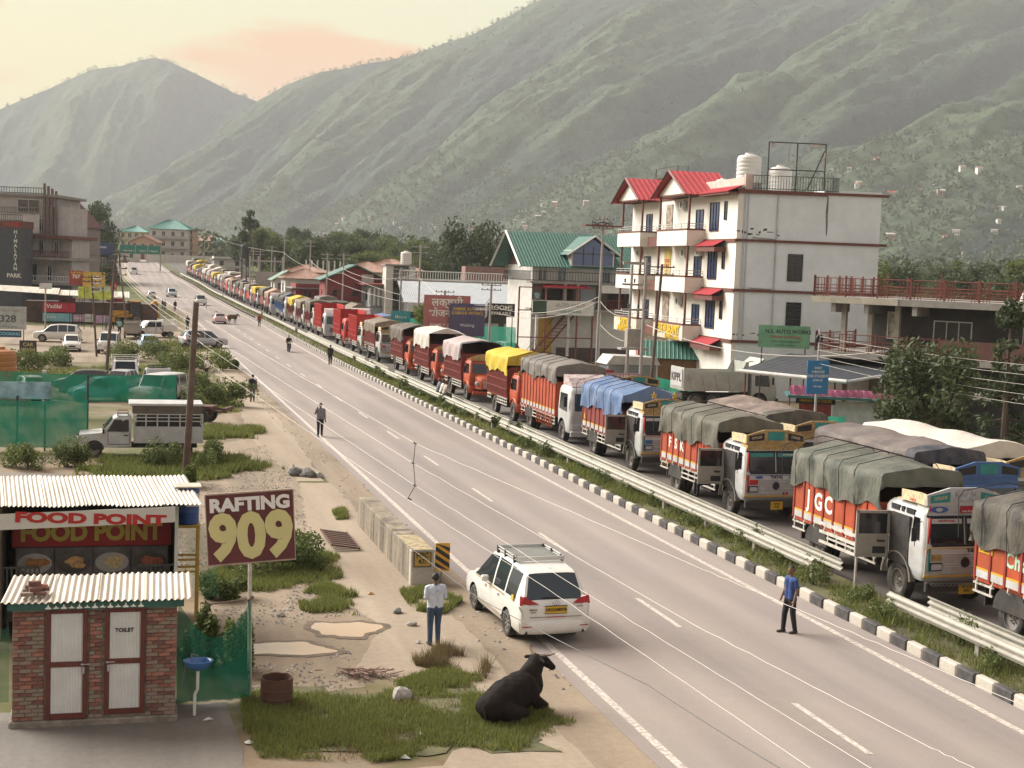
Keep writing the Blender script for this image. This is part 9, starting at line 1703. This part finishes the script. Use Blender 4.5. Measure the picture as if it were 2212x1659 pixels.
BU = [(560, 1235, 1.4, 1.0, .9, 'bushy weeds below the RAFTING sign, left part'), (650, 1225, 1.3, 1.0, .95, 'bushy weeds below the RAFTING sign, right part'), (480, 1290, .9, .6, .6, 'low weeds behind the green net'), (445, 1440, .7, .35, 1.3, 'dark leafy shrub behind the sagging green net'), (500, 1450, .6, .35, 1.2, 'second dark shrub behind the sagging green net'), (60, 1015, 1.8, .7, 1.0, 'bush in front of the lower teal net'), (140, 1008, 1.6, .7, 1.1, 'bush at the nose of the caged pickup'), (350, 1012, 1.3, .6, 1.2, 'bush under the caged pickup bed'), (450, 1008, 1.2, .6, 1.1, 'bush right of the near electric pole'), (410, 1055, .6, .4, .8, 'small pale bush at the foot of the near pole'), (440, 800, 2.2, 1.6, 1.9, 'tall green bush by the footpath behind the parked bike'), (400, 850, 2.0, 1.5, 1.5, 'bush between the old cab and the footpath'), (470, 880, 2.2, 1.2, 1.5, 'bush at the footpath edge near the walking man'), (380, 800, 2.2, 1.4, 1.6, 'bush left of the person carrying a child'), (120, 790, 2.4, 1.6, 1.5, 'bush in front of the small white car'), (270, 778, 2.6, 1.6, 1.6, 'bush in front of the white off-roader'), (340, 775, 2.0, 1.4, 1.7, 'bush in front of the pale blue hatchback'), (320, 690, 3, 1.6, 1.6, 'bush below the digger arm'), (60, 800, 2.2, 1.5, 1.6, 'bush below the CAR WASH board'), (497, 797, .8, .6, .8, 'small bush on the left road verge')]
for k, (x, y, rx, ry, h, lb) in enumerate(BU): bush(lb, g(x, y), rx, ry, h, 3400 if y > 1000 else 2200, .06 if y > 1000 else .11, (M_LEAF, M_LEAFY, M_LEAFD)[0 if k not in (9, 10) else 1], 100 + k)
# ------------------------------------------------------------------ trees
tree('large leafy green tree in front of the dark building at the right', GP(2040, 67), 6.9, .95, 'round', 1, M_LEAFD); tree('dark conifer at the right frame edge', GP(2190, 73), 8.4, .8, 'tall', 2); tree('small bright tree before the tin workshop shed', GP(935, 136), 5.4, .95, 'round', 3, M_LEAFY); tree('very large round tree behind the concrete building', GP(1020, 255), 18.5, .78, 'round', 1); tree('bright lower tree beside the very large round one', GP(1010, 235), 7, .9, 'round', 4, M_LEAFY); tree('tall open eucalyptus above the far lorries', GP(537, 335), 18, .9, 'open', 1); tree('second eucalyptus right of the tall one', GP(566, 335), 13, .9, 'open', 2); tree('round dark tree above the dark shop block', GP(214, 345), 19, .6, 'round', 2); tree('broad dark tree right of the grey hotel', GP(186, 258), 7.6, .95, 'round', 3); tree('dark tree left of the gantry', GP(222, 300), 6, .9, 'round', 4)
rr = random.Random(8); n_ = 0; KIND = {'round': 'spreading', 'tall': 'pointed', 'open': 'open-crowned'}
for (x0, x1, d0, d1, h0, h1, cnt, grp) in ((420, 900, 300, 470, 8, 14, 44, 'trees behind the lorry queue'), (640, 1120, 290, 430, 8, 13, 22, 'trees behind the red houses'), (1860, 2260, 170, 330, 7, 13, 44, 'woods behind the dark building'), (1380, 1900, 260, 420, 6, 9, 14, 'trees behind the white hotel'), (140, 246, 480, 640, 6, 9, 10, 'trees left of the far road'), (1040, 1330, 200, 330, 7, 11, 12, 'trees behind the guest house')):
 for k in range(cnt):
  y = d0 + (d1 - d0) * (k + rr.random()) / cnt; x = rr.uniform(x0, x1); kd = rr.choice(['round', 'round', 'tall' if x > 1800 else 'round', 'open' if x > 1800 else 'round'])
  if x < 700 and 290 < y < 480 and g(x, 600).x < 0 and GP(x, y).x * TX + y * TY < 34: x = x0 + (x1 - x0) * .6 + rr.uniform(0, 150)
  tree(f'{KIND[kd]} tree in the row of {grp}', GP(x, y), rr.uniform(h0, h1), rr.uniform(.75, 1.15), kd, rr.randrange(4), M_LEAFD if k % 3 else M_LEAF, group=grp)
rg = np.random.default_rng(5)
def clumps(name, P, h, per, q, m):
 n = len(P); hh = rg.uniform(h[0], h[1], n); C = np.repeat(P, per, 0); H2 = np.repeat(hh, per); v = rg.normal(size=(n * per, 3)); v /= np.linalg.norm(v, axis=1)[:, None]
 C = C + v * (H2 * .34)[:, None] * np.array([1, 1, 1.25]); C[:, 2] += H2 * .5; n2 = len(C); V, F4 = leaf_cloud(C, q, rg); stuff(link(name, np_mesh(name, V, F4, m)))
y = rg.uniform(480, 1900, 2600); x = (rg.uniform(380, 2300, 2600) - 1106) / 3069 * y; clumps('valley_wood', np.stack([x, y, gza(y)], 1), (6, 14), 34, 1.3, M_LEAFD)
def slope_pts(V, n, r0, r1): i = rg.integers(r0, r1, n); j = rg.integers(1, V.shape[1] - 1, n); a = rg.uniform(0, 1, (n, 1)); return V[i, j] * a + V[i + 1, j - 1] * (1 - a)
clumps('slope_wood', slope_pts(V2, 9000, 2, 90), (5, 11), 7, 2.6, M_LEAFD); clumps('slope_wood', slope_pts(V2, 2600, 90, 297), (5, 10), 4, 2.6, M_LEAFD)
for V, r, n in ((V2, 299, 420), (V1, 149, 260)): j = rg.integers(1, V.shape[1] - 1, n); clumps('ridge_wood', V[r, j] - np.array([0, 0, 4.]), (8, 19), 22, 2.0, M_LEAFD)
HMS = []
for k in range(6):
 w, d, h = 6 + 1.5 * (k % 3), 6, 4.5 + 2.5 * (k % 2); wm = MB().box(-w / 2, w / 2, -d / 2, d / 2, -4, h, (M_WHW, M_CREAM, M_PEACH)[k % 3])
 for f in range(1 + k % 2):
  for x in (-w / 3, 0, w / 3): wm.box(x - .6, x + .6, -d / 2 - .05, -d / 2, 1 + f * 2.6, 2.4 + f * 2.6, M_PANE)
 HMS.append((wm.mesh('wall'), MB().prism([(-d / 2 - .6, h), (d / 2 + .6, h), (0, h + 1.6)], -w / 2 - .5, w / 2 + .5, 'x').mesh('roof', (M_GREYP, M_PINKR, M_REDR, M_ALR, M_GREYP, M_WHW)[k])))
for k in range(150):
 if k < 105: i = rg.integers(6, 46); j = rg.integers(150, 400)
 else: i = rg.integers(12, 70); j = rg.integers(400, 500)
 p = V2[i, j]; q = rg.integers(6); o = thing('hillside_house', 'small far house among the trees on the hillside', 'house', tuple(p), rg.uniform(-.5, .5), 'far houses on the hillside'); sc_ = rg.uniform(.45, .85); o.scale = (sc_, sc_, sc_); link('wall', HMS[q][0], o); link('roof', HMS[q][1], o)
M_LIT = mat('litter_white', (.6, .6, .58), .6, 0, .1)
for k, (x, y, lb) in enumerate(((538, 1608, 'crumpled white paper near the concrete apron'), (690, 1602, 'white crumpled bag on the lawn, left one'), (908, 1590, 'white crumpled bag on the lawn, right one'), (875, 1640, 'pale scrap at the lower lawn edge'), (555, 1560, 'white cup on the lawn near the rusty drum'), (450, 1558, 'white scrap on the concrete near the basin'), (800, 1285, 'brown cardboard scrap on the footpath'), (610, 1218, 'scrap of paper on the weeds'))): tag(MB().add([(.09 * math.cos(a + k) * (1 + .4 * math.sin(3 * a + k)), .07 * math.sin(a) * (1 + .3 * math.cos(2 * a)), .03 + .02 * math.sin(5 * a)) for a in [i * .628 for i in range(10)]] + [(0, 0, .09)], [(i, (i + 1) % 10, 10) for i in range(10)]).build('litter', M_LIT if k != 6 else M_FOOD[1], None, g(x, y)), lb, 'litter')
b = MB(); rr = random.Random(2)
for k in range(70): a = rr.uniform(0, 3.14); q = rr.uniform(.1, .3); c = Vector((rr.gauss(0, .28), rr.gauss(0, .16), rr.uniform(.02, .14))); d = Vector((math.cos(a), math.sin(a), rr.uniform(-.3, .3))) * q; b.tube(c - d, c + d, .014, .010, 4)
tag(b.build('stick_heap', mat('pale_sticks', (.24, .16, .13), .9, 0, .4, 8), None, g(790, 1460)), 'heap of pale roots and sticks on the gravel', 'sticks')
